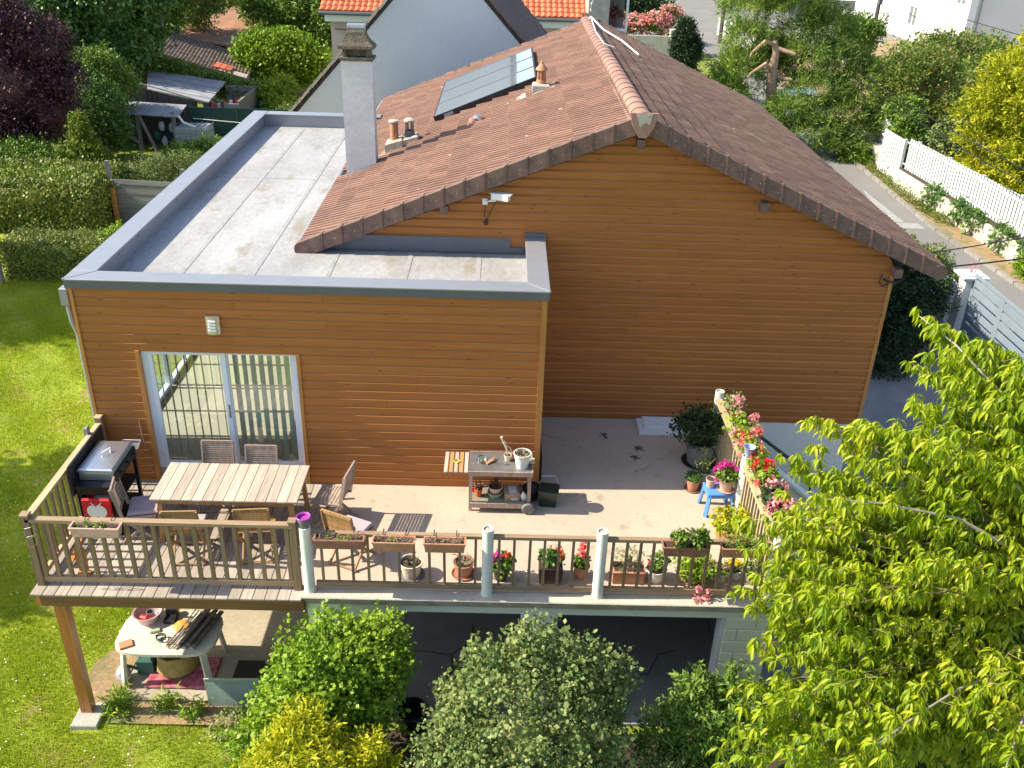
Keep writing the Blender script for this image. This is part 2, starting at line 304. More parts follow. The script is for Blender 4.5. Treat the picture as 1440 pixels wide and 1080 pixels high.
def E(name, label, cat, loc=(0, 0, 0), rz=0, group=None):
    o = bpy.data.objects.new(name, None); COL.objects.link(o); o.location = loc; o.rotation_euler = (0, 0, rz); o.empty_display_size = .2
    return tag(o, label, cat, group)
def dup(o, loc, rz=0, label=None, group=None, scale=None):
    def cp(a, par):
        c = a.copy(); COL.objects.link(c)
        if par: c.parent = par
        for ch in a.children: cp(ch, c)
        return c
    c = cp(o, None); c.location = loc; c.rotation_euler = (0, 0, rz)
    if scale: c.scale = scale
    if label: c['label'] = label
    if group: c['group'] = group
    return c
def struct(o): o['kind'] = 'structure'; return o

# ---- foliage
TPL = {
 'leaf': (np.array([(0, 0, 0), (-.5, .42, .10), (0, .5, 0), (.5, .42, .10), (0, 1, -.12)], float), [(0, 2, 1), (0, 3, 2), (1, 2, 4), (2, 3, 4)]),
 'quad': (np.array([(0, 0, 0), (-.5, .5, .06), (.5, .5, .06), (0, 1, -.05)], float), [(0, 2, 1), (1, 2, 3)]),
 'long': (np.array([(0, 0, 0), (-.5, .30, .09), (0, .35, .0), (.5, .30, .09), (-.38, .68, -.02), (0, .7, -.1), (.38, .68, -.02), (0, 1, -.32)], float),
          [(0, 2, 1), (0, 3, 2), (1, 2, 5, 4), (2, 3, 6, 5), (4, 5, 7), (5, 6, 7)]),
 'blade': (np.array([(-.5, 0, 0), (.5, 0, 0), (0, 1, .25)], float), [(0, 1, 2)])}
def norm(a): return a / np.maximum(np.linalg.norm(a, axis=1, keepdims=True), 1e-9)
def leaves_mesh(name, P, D, N, ln, wd, tpl, mat, extra=None):
    """P points, D leaf direction, N leaf normal, ln/wd length and width per leaf"""
    T, F = TPL[tpl]; n = len(P); k = len(T)
    D = norm(D); X = norm(np.cross(D, N)); Z = np.cross(X, D)
    V = P[:, None, :] + X[:, None, :] * (T[None, :, 0, None] * wd[:, None, None]) + D[:, None, :] * (T[None, :, 1, None] * ln[:, None, None]) + Z[:, None, :] * (T[None, :, 2, None] * ln[:, None, None])
    V = V.reshape(-1, 3); li = []; ls = []; tot = 0; per = sum(len(f) for f in F)
    idx = np.concatenate([np.array(f) for f in F]); loops = (idx[None, :] + (np.arange(n) * k)[:, None]).ravel()
    st = np.cumsum([0] + [len(f) for f in F[:-1]]); starts = (st[None, :] + (np.arange(n) * per)[:, None]).ravel()
    me = bpy.data.meshes.new(name)
    ev, ef = extra if extra else ([], [])
    nv = len(V); me.vertices.add(nv + len(ev))
    allv = np.concatenate([V, np.array(ev, float).reshape(-1, 3)]) if len(ev) else V
    me.vertices.foreach_set('co', allv.ravel().astype(np.float32))
    if ef:
        el = np.array([i + nv for f in ef for i in f]); es = np.cumsum([0] + [len(f) for f in ef[:-1]]) + len(loops)
        loops = np.concatenate([loops, el]); starts = np.concatenate([starts, es])
    me.loops.add(len(loops)); me.loops.foreach_set('vertex_index', loops.astype(np.int32))
    me.polygons.add(len(starts)); me.polygons.foreach_set('loop_start', starts.astype(np.int32))
    me.update(calc_edges=True); me.validate(); me.materials.append(mat); return me
def sphere_pts(n, upbias=0.):
    a = RS.normal(size=(n, 3)); a = norm(a)
    if upbias: a[:, 2] = np.where(RS.rand(n) < upbias, np.abs(a[:, 2]), a[:, 2])
    return a
def ico(c, r, sub=2, jit=.12):
    import bmesh
    bm = bmesh.new(); bmesh.ops.create_icosphere(bm, subdivisions=sub, radius=1)
    v = [(c[0] + p.co.x * r[0] * (1 + random.uniform(-jit, jit)), c[1] + p.co.y * r[1] * (1 + random.uniform(-jit, jit)), c[2] + p.co.z * r[2] * (1 + random.uniform(-jit, jit))) for p in bm.verts]
    f = [tuple(x.index for x in q.verts) for q in bm.faces]; bm.free(); return v, f
def crown(name, lumps, nclump, per, crad, ln, wd, mat, parent, tpl='quad', up=.65, core=.62, droop=0., lumpy=.22, world=True, outward=.6, shoot=.16, zmin=None, along=None):
    lumps = [tuple(map(float, l)) for l in lumps]
    A = np.array([l[3] * l[4] + l[4] * l[5] + l[3] * l[5] for l in lumps]); A = A / A.sum()
    which = RS.choice(len(lumps), nclump * 2, p=A); Lm = np.array(lumps)[which]
    d = sphere_pts(len(which), up); rr = 1 - lumpy * RS.rand(len(which)) ** 1.3 + .10 * RS.normal(size=len(which)) * lumpy * 2
    C = Lm[:, :3] + d * Lm[:, 3:] * rr[:, None]
    keep = np.ones(len(C), bool)
    for l in lumps:
        q = (C - np.array(l[:3])) / np.array(l[3:]); keep &= (np.linalg.norm(q, axis=1) > .66)
    if zmin is not None: keep &= C[:, 2] > zmin
    C = C[keep][:nclump]; d = d[keep][:nclump]
    P = RS.normal(size=(len(C) * per, 3)) * crad * np.array([1, 1, .7])
    if shoot:                                  # some clumps are shoots that stand out of the outline
        sh = np.repeat(RS.rand(len(C)) < shoot, per); sd = norm(d + np.array([0, 0, .7])); sd = np.repeat(sd, per, 0)
        along_s = RS.uniform(-.5, 3.2, len(P)) * crad; P = np.where(sh[:, None], P * .38 + sd * along_s[:, None], P)
    P = P + np.repeat(C, per, 0)
    O = np.repeat(d, per, 0); n = len(P)
    D = norm(O * outward + RS.normal(size=(n, 3)) * .75 + np.array([0, 0, -droop]) + (np.array(along) if along else 0))
    Nn = norm(np.array([0, 0, .8]) + O * .5 + RS.normal(size=(n, 3)) * .55)
    s = RS.uniform(.45, 1.4, n)
    ev = []; ef = []
    if core:
        for l in lumps:
            v, f = ico(l[:3], [x * core for x in l[3:]], 2, .16); o = len(ev); ev += v; ef += [tuple(i + o for i in q) for q in f]
    me = leaves_mesh(name, P, D, Nn, ln * s, wd * s, tpl, mat, (ev, ef))
    if parent is not None and world: me.transform(Matrix.Translation(-parent.location))
    return ob(name, me, parent)
def hedge_box(name, a, b, n, ln, wd, mat, parent, jit=.06, tpl='quad', yaw=0, piv=None):
    a = np.array(a, float); b = np.array(b, float); s = b - a
    ar = np.array([s[1] * s[2], s[1] * s[2], s[0] * s[2], s[0] * s[2], s[0] * s[1] * 1.3]); f = RS.choice(5, n, p=ar / ar.sum())
    U = RS.rand(n, 3); P = a + U * s; O = np.zeros((n, 3))
    for k, (ax, sd) in enumerate(((0, -1), (0, 1), (1, -1), (1, 1), (2, 1))):
        m = f == k; P[m, ax] = (b if sd > 0 else a)[ax]; O[m, ax] = sd
    ph = P * 2.1; P += O * (np.sin(ph[:, [0]] * 1.7 + ph[:, [2]] * 2) * np.cos(ph[:, [1]] * 1.3 + 1) * .05 + RS.normal(size=(n, 1)) * jit - .02)
    P += RS.normal(size=(n, 3)) * .02
    D = norm(O * .5 + RS.normal(size=(n, 3)) * .7 + np.array([0, 0, .15])); Nn = norm(O * 1.1 + np.array([0, 0, .3]) + RS.normal(size=(n, 3)) * .45)
    sc = RS.uniform(.6, 1.3, n); c = MB().box(a + .07, b - .07)
    me = leaves_mesh(name, P, D, Nn, ln * sc, wd * sc, tpl, mat, (c.v, c.f))
    if parent is not None: me.transform(Matrix.Translation(-parent.location))
    return ob(name, me, parent)
def trunk(parent, base, top, r, mat, limbs=(), world=True, name='trunk'):
    m = MB(); b, t = Vector(base), Vector(top); mid = (b + t) / 2 + Vector((random.uniform(-.1, .1), random.uniform(-.1, .1), 0)) * (t - b).length * .3
    m.tube([b, b.lerp(mid, .5), mid, t], [r * 1.25, r, r * .8, r * .5], 8)
    for q in limbs:
        q = Vector(q); s = b.lerp(t, random.uniform(.45, .9)); k = s.lerp(q, .5) + Vector((0, 0, (q - s).length * .08))
        m.tube([s, k, q], [r * .45, r * .3, r * .12], 6)
    return m.build(name, mat, parent, True, world)
# ============================================================ GROUND, ROAD, DRIVEWAY
G = -2.25
def sheet(name, poly, z, mat, thick=0):
    m = MB()
    if thick: m.prism(poly, z - thick, z)
    else: m.add([(x, y, z) for x, y in poly], [tuple(range(len(poly)))])
    return struct(m.build(name, mat))
def grid_sheet(name, x0, x1, y0, y1, st, zf, mat):
    nx = int((x1 - x0) / st) + 1; ny = int((y1 - y0) / st) + 1; m = MB()
    m.v = [(x0 + i * st, y0 + j * st, zf(x0 + i * st, y0 + j * st)) for j in range(ny) for i in range(nx)]
    m.f = [(j * nx + i, j * nx + i + 1, (j + 1) * nx + i + 1, (j + 1) * nx + i) for j in range(ny - 1) for i in range(nx - 1)]; m.mi = [0] * len(m.f)
    return struct(m.build(name, mat, None, True))
sheet('ground', [(-400, -200), (600, -200), (600, 900), (-400, 900)], G - .03, mk('meadow', (.19, .235, .025), (.14, .18, .02), scale=.5, rough=1, bump=.5, bscale=20, rnd=0, fine=.3, spots=((.22, .19, .08), .4, .56)))
grid_sheet('lawn', -16, 6, -10, 24, .25, lambda x, y: G + .018 * math.sin(x * 1.9 + y) * math.cos(y * 1.3) + random.uniform(-.006, .006) - (.06 if x > 3.2 else 0), M['grass'])
sheet('driveway', [(9.0, -12), (18.5, -12), (18.5, 24), (12.0, 24), (12.0, 2.1), (9.7, 2.1)], G - .01, M['driveway'])
roadL = [(18.75, -20), (18.75, 8), (18.9, 20), (19.3, 32), (20.6, 50), (20.9, 60), (19.5, 66), (12, 72), (0, 76)]
roadR = [(22.9, -20), (22.5, 8), (21.5, 20), (21.7, 32), (23.2, 50), (23.6, 58), (26.5, 64), (34, 70), (60, 76)]
sheet('road', roadL + [(0, 92), (20, 96), (27, 120), (33, 120), (30, 92), (60, 86)] + roadR[::-1], G + .004, M['asphalt'])
sheet('pavement', [(22.55, -20), (27, -20), (24.6, 8), (23.9, 14), (23.2, 20), (23.4, 32), (25.2, 50), (25.6, 57), (23.6, 57), (23.2, 50), (21.7, 32), (21.5, 20), (22.5, 8)], G + .02, M['verge_soil'])
m = MB()
for a, b in zip(roadR[:5], roadR[1:6]):
    n = max(1, int(math.hypot(b[0] - a[0], b[1] - a[1]) / 1.0))
    for i in range(n):
        p = Vector((*a, G + .05)).lerp(Vector((*b, G + .05)), (i + .02) / n); q = Vector((*a, G + .05)).lerp(Vector((*b, G + .05)), (i + .98) / n)
        m.bar(p, q, .14, .13)
kb = m.build('kerb', M['kerb']); struct(kb)
# road markings: a hump's white triangles and an edge line
m = MB(); z = G + .009
for x in (19.35, 20.3):
    m.add([(x - .42, 21.0, z), (x + .42, 21.0, z), (x + .3, 25.2, z)], [(0, 1, 2)])
m.add([(18.98, 20.3, z), (21.2, 20.3, z), (21.2, 20.9, z), (18.98, 20.9, z)], [(0, 1, 2, 3)])
struct(m.build('road_marking', M['roadpaint']))
m = MB()
for y in range(-4, 13, 3): m.add([(21.9, y, z), (22.02, y, z), (22.02, y + 1.6, z), (21.9, y + 1.6, z)], [(0, 1, 2, 3)])
struct(m.build('edge_line', M['roadpaint']))
sheet('patio', [(.62, -2.32), (3.6, -2.32), (3.6, -.28), (.66, -.28)], G + .05, M['patio'], .1)
sheet('front_garden_ground', [(25.2, 12), (60, 12), (60, 100), (34, 84), (27, 66), (25.6, 57), (25.2, 50), (23.4, 32), (23.9, 20)], G - .012, M['verge_soil'])
sheet('soil_bed', [(3.3, -2.75), (10, -2.75), (10, -7), (5.0, -7.5), (3.4, -4.2)], G + .012, M['soil'])

# ============================================================ HOUSE
H = E('house', 'house clad in orange-brown boards with tiled gable roof and grey flat-roofed extension', 'house', (6.5, 5, G))
EW, EH, EL = 6.555, 3.15, 10.75        # extension
MY, MX0, MX1 = 2.2, 3.0, 12.285        # main gable plane
PITCH = .137
def board_mesh(x0, x1, z0, z1, y, taper0=0, taper1=0):
    pr = [(.0, z0 + .001), (-.007, z0 + .002), (-.0085, z0 + .008), (-.019, z1 - .012), (-.009, z1 - .001)] if y < 1 else [(.0, z0 + .001), (-.008, z0 + .002), (-.010, z0 + .010), (-.030, z1 - .026), (-.010, z1 - .001)]
    m = MB(); v = []
    for s, x in ((0, x0), (1, x1)):
        for dy, z in pr:
            t = (z - z0) / (z1 - z0); xx = x + (taper0 if s == 0 else taper1) * t
            v.append((xx, y + dy, z))
    n = 5
    return m.add(v, [(i, i + 1, n + i + 1, n + i) for i in range(n - 1)][:] + [(4, 3, 2, 1, 0), (5, 6, 7, 8, 9)])
def lay(rows, parent, mat=M['siding']):
    for x0, x1, z0, z1, y, t0, t1 in rows:
        L0 = x1 - x0; cuts = [x0]
        if L0 > 3.2:
            c = x0 + random.uniform(1.2, 4.2)
            while c < x1 - 1.0: cuts.append(c); c += random.uniform(2.6, 4.6)
        cuts.append(x1)
        for i in range(len(cuts) - 1):
            board_mesh(cuts[i] + (.0015 if i else 0), cuts[i + 1] - (.0015 if i < len(cuts) - 2 else 0), z0, z1, y, t0 if i == 0 else 0, t1 if i == len(cuts) - 2 else 0).build('siding_board', mat, parent, world=True)
# extension facade boards, door opening x .80-3.03, z 0-2.27
rows = []; n = 23; p = EH / n
DX0, DX1, DZ = .80, 3.05, p * 16.5
for i in range(n):
    z0, z1 = i * p, (i + 1) * p
    if i < 16:
        rows += [(.03, .74, z0, z1, 0, 0, 0), (DX1 + .03, EW - .05, z0, z1, 0, 0, 0)]
    else: rows.append((.03, EW - .05, z0, z1, 0, 0, 0))
lay(rows, H)
# main gable boards, clipped under the roof slope
def roofx(z, side):
    return 2.79 + (z - 2.86) / .405 if side < 0 else 12.92 - (z - 2.80) / .444
rows = []; k = 0
while True:
    z0, z1 = .0 + k * PITCH, (k + 1) * PITCH
    if z0 > 4.98: break
    xl = (EW + .0 if z1 < 3.2 else max(3.1, roofx(z0, -1))); xl1 = (EW if z1 < 3.2 else max(3.1, roofx(z1, -1)))
    xr, xr1 = min(MX1 - .05, roofx(z0, 1)), min(MX1 - .05, roofx(z1, 1))
    if z1 < 3.2: xl = xl1 = EW + .02
    if xr1 > xl1: rows.append((xl, xr, z0, z1, MY, xl1 - xl, xr1 - xr))
    k += 1
lay(rows, H)
# walls behind the boards (solid shell with a window opening on the left side of the extension)
m = MB()
m.box((3.1, MY + .001, -.0), (MX1 - .06, 14.3, 3.0)); m.add([(3.1, MY + .002, 3.0), (12.2, MY + .002, 3.0), (7.97, MY + .002, 4.98), (3.1, 14.3, 3.0), (12.2, 14.3, 3.0), (7.97, 14.3, 4.98)], [(0, 1, 2), (5, 4, 3)])
m.build('wall', M['trim'], H, world=True)
m = MB(); m.box((3.1, MY - .0, G - .1), (MX1 - .1, 14.3, -.003)); m.build('base_wall', M['whitepaint'], H, world=True)
m = MB()   # extension shell
m.box((.0, .004, -.05), (.74, .22, DZ)); m.box((DX1 + .03, .004, -.05), (EW, .22, DZ)); m.box((.0, .004, DZ + .001), (EW, .22, 3.0))
m.box((.74, .03, -.05), (DX1 + .03, .22, .20))
m.box((EW - .2, .221, -.05), (EW, MY, 3.0))
m.box((.0, .221, -.05), (.2, EL, .18)); m.box((.0, .221, 2.35), (.2, EL, 3.0)); m.box((.0, .221, .181), (.2, .95, 2.349)); m.box((.0, 6.2, .181), (.2, EL, 2.349))
m.box((.2, EL - .2, -.05), (3.09, EL, 3.0))
m.build('extension_wall', M['roomwall'], H, world=True)
m = MB(); m.box((.2, .221, -.04), (EW - .2, MY - .02, .16)); m.box((.2, MY - .019, -.04), (3.09, EL - .2, .16)); m.build('room_floor', M['roomfloor'], H, world=True)
m = MB(); m.box((0, 0, G - .1), (EW, .2, -.06)); m.box((0, .201, G - .1), (.2, EL, -.051)); m.build('foundation_wall', M['whitepaint'], H, world=True)
for x0, x1 in ((0., .028), (EW - .048, EW + .026)):
    m = MB(); m.box((x0 - .012, -.034, 0), (x1, .02, EH), .004); m.build('corner_trim', M['trim'], H, world=True)
m = MB(); m.box((MX1 - .05, MY - .036, -.01), (MX1 + .012, MY + .03, 2.93), .004); m.build('corner_trim', M['trim'], H, world=True)
m = MB(); m.box((.741, -.036, 0), (.80, .22, DZ - .05)); m.build('door_jamb', M['trim'], H, world=True)
m = MB(); m.box((3.03, -.034, 0), (3.08, .1, DZ - .05)); m.build('door_jamb', M['trim'], H, world=True)
# side window band of the room (left wall): frames and panes
for i in range(3):
    y0 = .97 + i * 1.745; y1 = y0 + 1.70
    w = MB(); a, b = .185, 2.345
    w.box((.04, y0, a), (.13, y0 + .06, b)); w.box((.04, y1 - .06, a), (.13, y1, b)); w.box((.04, y0 + .061, a), (.13, y1 - .061, a + .07)); w.box((.04, y0 + .061, b - .07), (.13, y1 - .061, b))
    w.box((.05, (y0 + y1) / 2 - .03, a + .071), (.12, (y0 + y1) / 2 + .03, b - .071))
    fr = w.build('side_window', M['frame'], H, world=True)
    g = MB(); g.add([(.085 - H.location.x, y - 5, z - G) for y, z in ((y0 + .06, a + .07), (y1 - .06, a + .07), (y1 - .06, b - .07), (y0 + .06, b - .07))], [(0, 1, 2, 3)])
    g.build('pane', M['glass'], fr)
# sliding door
w = MB(); y0, y1 = .06, .15; zb, zt = .20, DZ - .02
w.box((.80, y0 - .02, zb), (.87, y1, zt)); w.box((2.985, y0 - .02, zb), (3.03, y1, zt)); w.box((.871, y0 - .02, zb), (2.984, y1, zb + .05)); w.box((.871, y0 - .02, zt - .05), (2.984, y1, zt))
door = w.build('sliding_door', M['frame'], H, world=True)
for x0, x1, yy in ((.872, 1.99, .045), (1.94, 2.983, .085)):
    w = MB(); a, b = zb + .051, zt - .051; t = .075
    w.box((x0, yy, a), (x0 + t, yy + .035, b)); w.box((x1 - t, yy, a), (x1, yy + .035, b)); w.box((x0 + t, yy, a), (x1 - t, yy + .035, a + .07)); w.box((x0 + t, yy, b - .06), (x1 - t, yy + .035, b))
    w.v = [(q[0] - H.location.x, q[1] - 5, q[2] - G) for q in w.v]; w.build('sash', M['frame'], door)
    w = MB(); w.add([(x - H.location.x, yy + .017 - 5, z - G) for x, z in ((x0 + t, a + .07), (x1 - t, a + .07), (x1 - t, b - .06), (x0 + t, b - .06))], [(0, 1, 2, 3)]); w.build('pane', M['glass'], door)
w = MB(); w.box((1.955, .03, 1.1), (1.975, .045, 1.32)); w.v = [(q[0] - H.location.x, q[1] - 5, q[2] - G) for q in w.v]; w.build('handle', M['greypot'], door)
bl = E('vertical_blinds', 'open vertical fabric blinds hanging behind the glass sliding door', 'blinds', (1.9, .3, 2.2))
for i in range(17):
    x = .93 + i * .125; a = R((98 if i < 9 else 158) + random.uniform(-6, 6))
    m = MB(); m.bar((x - 1.9, 0, 0), (x - 1.9, 0, -1.93), .004, .089, (math.cos(a), math.sin(a), 0)); m.build('blind_slat', M['blind'], bl)
m = MB(); m.box((-1.0, -.02, .002), (1.05, .03, .05)); m.build('headrail', M['frame'], bl)
# dark inner furniture wall at the room's far side so that the room has depth
# flat roof, seams, parapets
m = MB(); m.box((.22, .2, 2.9), (EW - .2, MY, 3.0)); m.box((.22, MY + .001, 2.9), (3.3, EL - .2, 3.0)); m.build('flat_roof', M['membrane'], H, world=True)
for x, a, b in ((1.2, .3, 10.3), (2.25, .3, 10.3), (3.35, .3, 2.15), (4.5, .3, 2.15), (5.58, .3, 2.15)):
    m = MB(); m.box((x - .035, a, 3.001), (x + .035, b, 3.006), .002); m.build('roof_seam', mk('membrane_seam', (.36, .35, .33), (.27, .26, .25), scale=3, rough=.6, bump=.05, rnd=0) if 'seam' not in M else M['seam'], H, world=True)
for y in (6.1,): m = MB(); m.box((.3, y, 3.001), (2.9, y + .05, 3.004)); m.build('roof_seam', M['membrane'], H, world=True)
def coping(a, b, name='coping'):
    m = MB(); m.box(a, b, .008); return m.build(name, M['zinc'], H, world=True)
coping((-.06, -.065, 3.265), (EW + .06, .27, 3.295)); coping((-.06, .272, 3.265), (.29, EL + .05, 3.295)); coping((.292, EL - .28, 3.265), (3.0, EL + .05, 3.295)); coping((EW - .26, .272, 3.265), (EW + .06, MY - .03, 3.295))
m = MB(); m.box((-.05, -.055, EH + .002), (EW + .05, -.02, 3.264)); m.box((-.05, -.019, EH + .002), (-.015, EL + .04, 3.264)); m.box((EW + .015, -.019, EH + .002), (EW + .05, MY - .03, 3.264)); m.box((-.014, EL, 2.9), (3.0, EL + .04, 3.264))
m.build('fascia', M['zincdark'], H, world=True)
m = MB(); m.box((-.012, .0, 3.0), (.24, EL, 3.264)); m.box((.241, .0, 3.001), (EW, .23, 3.264)); m.box((EW - .23, .231, 3.0), (EW, MY - .03, 3.264)); m.box((.241, EL - .24, 2.999), (3.0, EL - .001, 3.264)); m.build('parapet', M['zinc'], H, world=True)
for (p, q) in (((-.058, -.062, 3.2965), (.288, .268, 3.2965)), ((EW + .058, -.062, 3.2965), (EW - .258, .268, 3.2965))):
    m = MB(); m.bar(p, q, .03, .006); m.build('coping_joint', M['zinc'], H, world=True)
for y in (1.2, 2.0, 2.9, 3.9, 5.0, 6.2, 7.5, 9.0):
    m = MB(); m.lathe([(0, .012), (.014, .008), (.016, 0)], (.2415, y, 3.2), 8); m.v = [(.2415 + (z - 3.2) , yy, 3.2 + (x - .2415)) for x, yy, z in m.v]; m.build('rivet', M['zincdark'], H, world=True)
m = MB(); m.box((3.05, MY - .045, 3.02), (6.06, MY - .022, 3.27)); m.box((6.061, MY - .045, 3.02), (6.28, MY - .023, 3.12)); m.box((EW - .26, MY - .06, 3.296), (EW + .06, MY - .024, 3.37)); m.build('wall_flashing', M['zincdark'], H, world=True)
m = MB(); m.box((-.17, .0, 2.86), (-.062, .14, 3.12), .01); m.build('hopper_head', M['zinc'], H, world=True)
m = MB(); m.tube([(-.11, .07, 2.86), (-.1, .07, 2.6), (-.06, .09, 2.4), (-.06, .09, G)], .04, 8); m.build('downpipe', M['zinc'], H, world=True)

# ---- tiled roof
XE0, XE1, XR, ZE0, ZE1, ZR = 2.79, 12.92, 7.97, 3.12, 3.02, 5.22
Y0R, Y1L, Y1R = 1.98, 13.3, 14.9
TW, TP = .28, .352
def tile_profile(n=9, w=TW):
    pts = []
    for k in range(2):
        for u, h in ((0, 0), (.30, .004), (.38, .036), (.58, .044), (.84, .036), (.92, .004)): pts.append(((k + u) * w / 2, h))
    return pts + [(w, 0)]
prof = tile_profile()
def tile_verts(p0, along, up, nrm, ln=TP + .05, w=TW):
    # p0: lower front corner; along: ridge direction, up: up-slope
    v = []
    for k, (s, lift) in enumerate(((0, .046), (ln, .0))):
        for a, h in prof: v.append(p0 + along * (a * w / TW) + up * s + nrm * (h * (1 if k == 0 else .9) + lift))
    for a, h in prof: v.append(p0 + along * (a * w / TW) + nrm * (h * .3 - .004 + .008))
    n = len(prof)
    f = [(i, i + 1, n + i + 1, n + i) for i in range(n - 1)] + [(2 * n + i, 2 * n + i + 1, i + 1, i) for i in range(n - 1)]
    return v, f
def tile_side(side, xe, ze, ncourse, y1, mat, near):
    run = Vector((XR - xe, 0, ZR - ze)); slope = run.length; up = run.normalized(); along = Vector((0, 1, 0)) if side < 0 else Vector((0, 1, 0))
    nrm = Vector((-up.z, 0, up.x)) if side < 0 else Vector((up.z, 0, -up.x)); nrm = nrm if nrm.z > 0 else -nrm
    pitch = slope / ncourse
    v0, f0 = tile_verts(Vector((0, 0, 0)), along, up, nrm, pitch + .05)
    if side > 0: f0 = [q[::-1] for q in f0]
    base = MB().add(v0, f0).mesh('roof_tile', mat)
    objs = []; rest = MB(); nt_ = int((y1 - Y0R - .05) / TW)
    for c in range(ncourse):
        for j in range(nt_ + (1 if c % 2 else 0)):
            y = Y0R + .05 + j * TW - (TW / 2 if c % 2 else 0); y = max(y, Y0R + .02)
            p = Vector((xe, y, ze)) + up * (c * pitch) + nrm * random.uniform(0, .007) + Vector((0, random.uniform(-.003, .003), 0))
            # keep clear of the chimney
            if side < 0 and p.x < 3.4 and 5.45 < y < 6.0: continue
            if y < near: ob('roof_tile', base, H, p - H.location)
            else: rest.add([q + p for q in v0], f0)
    o = rest.build('roof_tiles', mat, H, world=True); o['kind'] = 'stuff'
    m = MB(); a = Vector((xe, Y0R + .05, ze - .02)); b = Vector((xe, y1, ze - .02)); c = Vector((XR, y1, ZR - .02)); d = Vector((XR, Y0R + .05, ZR - .02))
    m.slabquad([a, b, c, d] if side > 0 else [d, c, b, a], .10); m.build('roof_deck', M['darkwood'], H, world=True)
    return up, nrm, slope
upL, nL, sL = tile_side(-1, XE0, ZE0, 16, Y1L, M['tileL'], 5.0)
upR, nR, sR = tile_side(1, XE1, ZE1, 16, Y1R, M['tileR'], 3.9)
def verge(xe, ze, up, n, y, ysgn, far=False):
    slope = (Vector((XR, 0, ZR)) - Vector((xe, 0, ze))).length - .12; pit = slope / n
    for i in range(n):
        m = MB(); L_ = pit + .03; s = Vector((xe, y, ze + .035)) + up * (i * pit)
        nn = Vector((0, 0, 1)); 
        def P(a, dy, dz): q = s + up * a; return (q.x, q.y + dy * ysgn, q.z + dz)
        # shell: side flap and top flange, slight flare, raised rib at the upper end
        for a0, a1, g in ((0, L_ - .055, 0), (L_ - .055, L_ - .038, .014), (L_ - .036, L_ - .012, .016), (L_ - .01, L_, .008)):
            v = [P(a, dy, dz) for a in (a0, a1) for dy, dz in ((.13, .035 + g), (-.012 - g, .035 + g), (-.016 - g, -.225 - g * .3), (.004, -.225), (.006, .0), (.13, .0))]
            m.add(v, [(0, 1, 7, 6), (1, 2, 8, 7), (2, 3, 9, 8), (3, 4, 10, 9), (4, 5, 11, 10), (5, 0, 6, 11), (5, 4, 3, 2, 1, 0), (6, 7, 8, 9, 10, 11)])
        if (y < 5):
            m.cur = 1
            for a in (.07, .235): q = P(a, -.020, -.11); m.add(*ico(q, (.009, .009, .009), 1, 0)); 
            m.mi[-0:] ; m.cur = 0
        m.build('verge_tile', [M['verge'], M['chrome']], H, world=True)
verge(XE0, ZE0, upL, 16, Y0R, 1); verge(XE1, ZE1, upR, 16, Y0R, 1)
verge(XE0, ZE0, upL, 14, Y1L + .02, -1); verge(XE1, ZE1, upR, 14, Y1R + .02, -1)
for xe, ze, sg in ((XE0, ZE0, -1), (XE1, ZE1, 1)):      # rounded eaves end of the front verge
    m = MB(); m.lathe([(0, -.17), (.135, -.17), (.14, -.15), (.14, .0), (0, .0)], (0, 0, 0), 16); m.v = [(x, z, y) for x, y, z in m.v]
    m.v = [(xe + x * .9, Y0R + .15 + y, ze - .055 + z * .9) for x, y, z in m.v]; m.f = [f[::-1] for f in m.f]; m.build('verge_end', M['verge'], H, True, world=True)
yy = Y0R - .04; i = 0
while yy < 13.5:
    m = MB(); L_ = .43; v = []; nseg = 9
    for a, g in ((0, .006), (.04, .006), (.045, 0), (L_, -.004)):
        for k in range(nseg):
            t = PI * k / (nseg - 1); v.append((XR + math.cos(t) * (.155 + g), yy + a, ZR - .01 + math.sin(t) * (.115 + g)))
    m.add(v, [(r * nseg + k, (r + 1) * nseg + k, (r + 1) * nseg + k + 1, r * nseg + k + 1) for r in range(3) for k in range(nseg - 1)]); m.f = m.f
    m.build('ridge_tile', M['ridge'], H, True, world=True); yy += .40
m = MB(); m.tube([(XR - .19, 2.05, ZR - .045), (XR - .19, 13.4, ZR - .045)], .028, 6); m.tube([(XR + .19, 2.05, ZR - .06), (XR + .19, 13.4, ZR - .06)], .025, 6); m.build('ridge_mortar', M['mortar'], H, world=True)
m = MB(); m.prism([(XR - .21, 0), (XR + .21, 0), (XR + .16, -.20), (XR + .06, -.36), (XR - .06, -.36), (XR - .16, -.20)][::-1], Y0R - .06, Y0R - .01); m.v = [(x, z, ZR + .10 + y) for x, y, z in m.v]; m.build('ridge_end_cap', M['ridge'], H, world=True)
m = MB(); m.prism([(XR - .12, 0), (XR + .12, 0), (XR + .09, -.16), (XR + .02, -.13), (XR - .05, -.2)][::-1], Y0R - .066, Y0R - .061); m.v = [(x, z, ZR + .095 + y) for x, y, z in m.v]; m.build('lichen_patch', M['mortar'], H, world=True)
for x, z in ((5.02, 3.80), (7.97, 4.90), (9.98, 3.98), (12.28, 2.96)):
    m = MB(); m.box((x - .06, Y0R + .0, z - .12), (x + .06, MY + .3, z + .02)); m.build('purlin_end', M['verge'], H, world=True)
m = MB(); m.tube([(XE0 - .06, Y0R + .2, ZE0 - .05), (XE0 - .06, Y1L, ZE0 - .05)], .065, 10); m.build('gutter', M['zinc'], H, world=True)
m = MB(); m.tube([(XE1 + .06, Y0R + .2, ZE1 - .06), (XE1 + .06, Y1R, ZE1 - .06)], .065, 10); m.build('gutter', M['zincdark'], H, world=True)
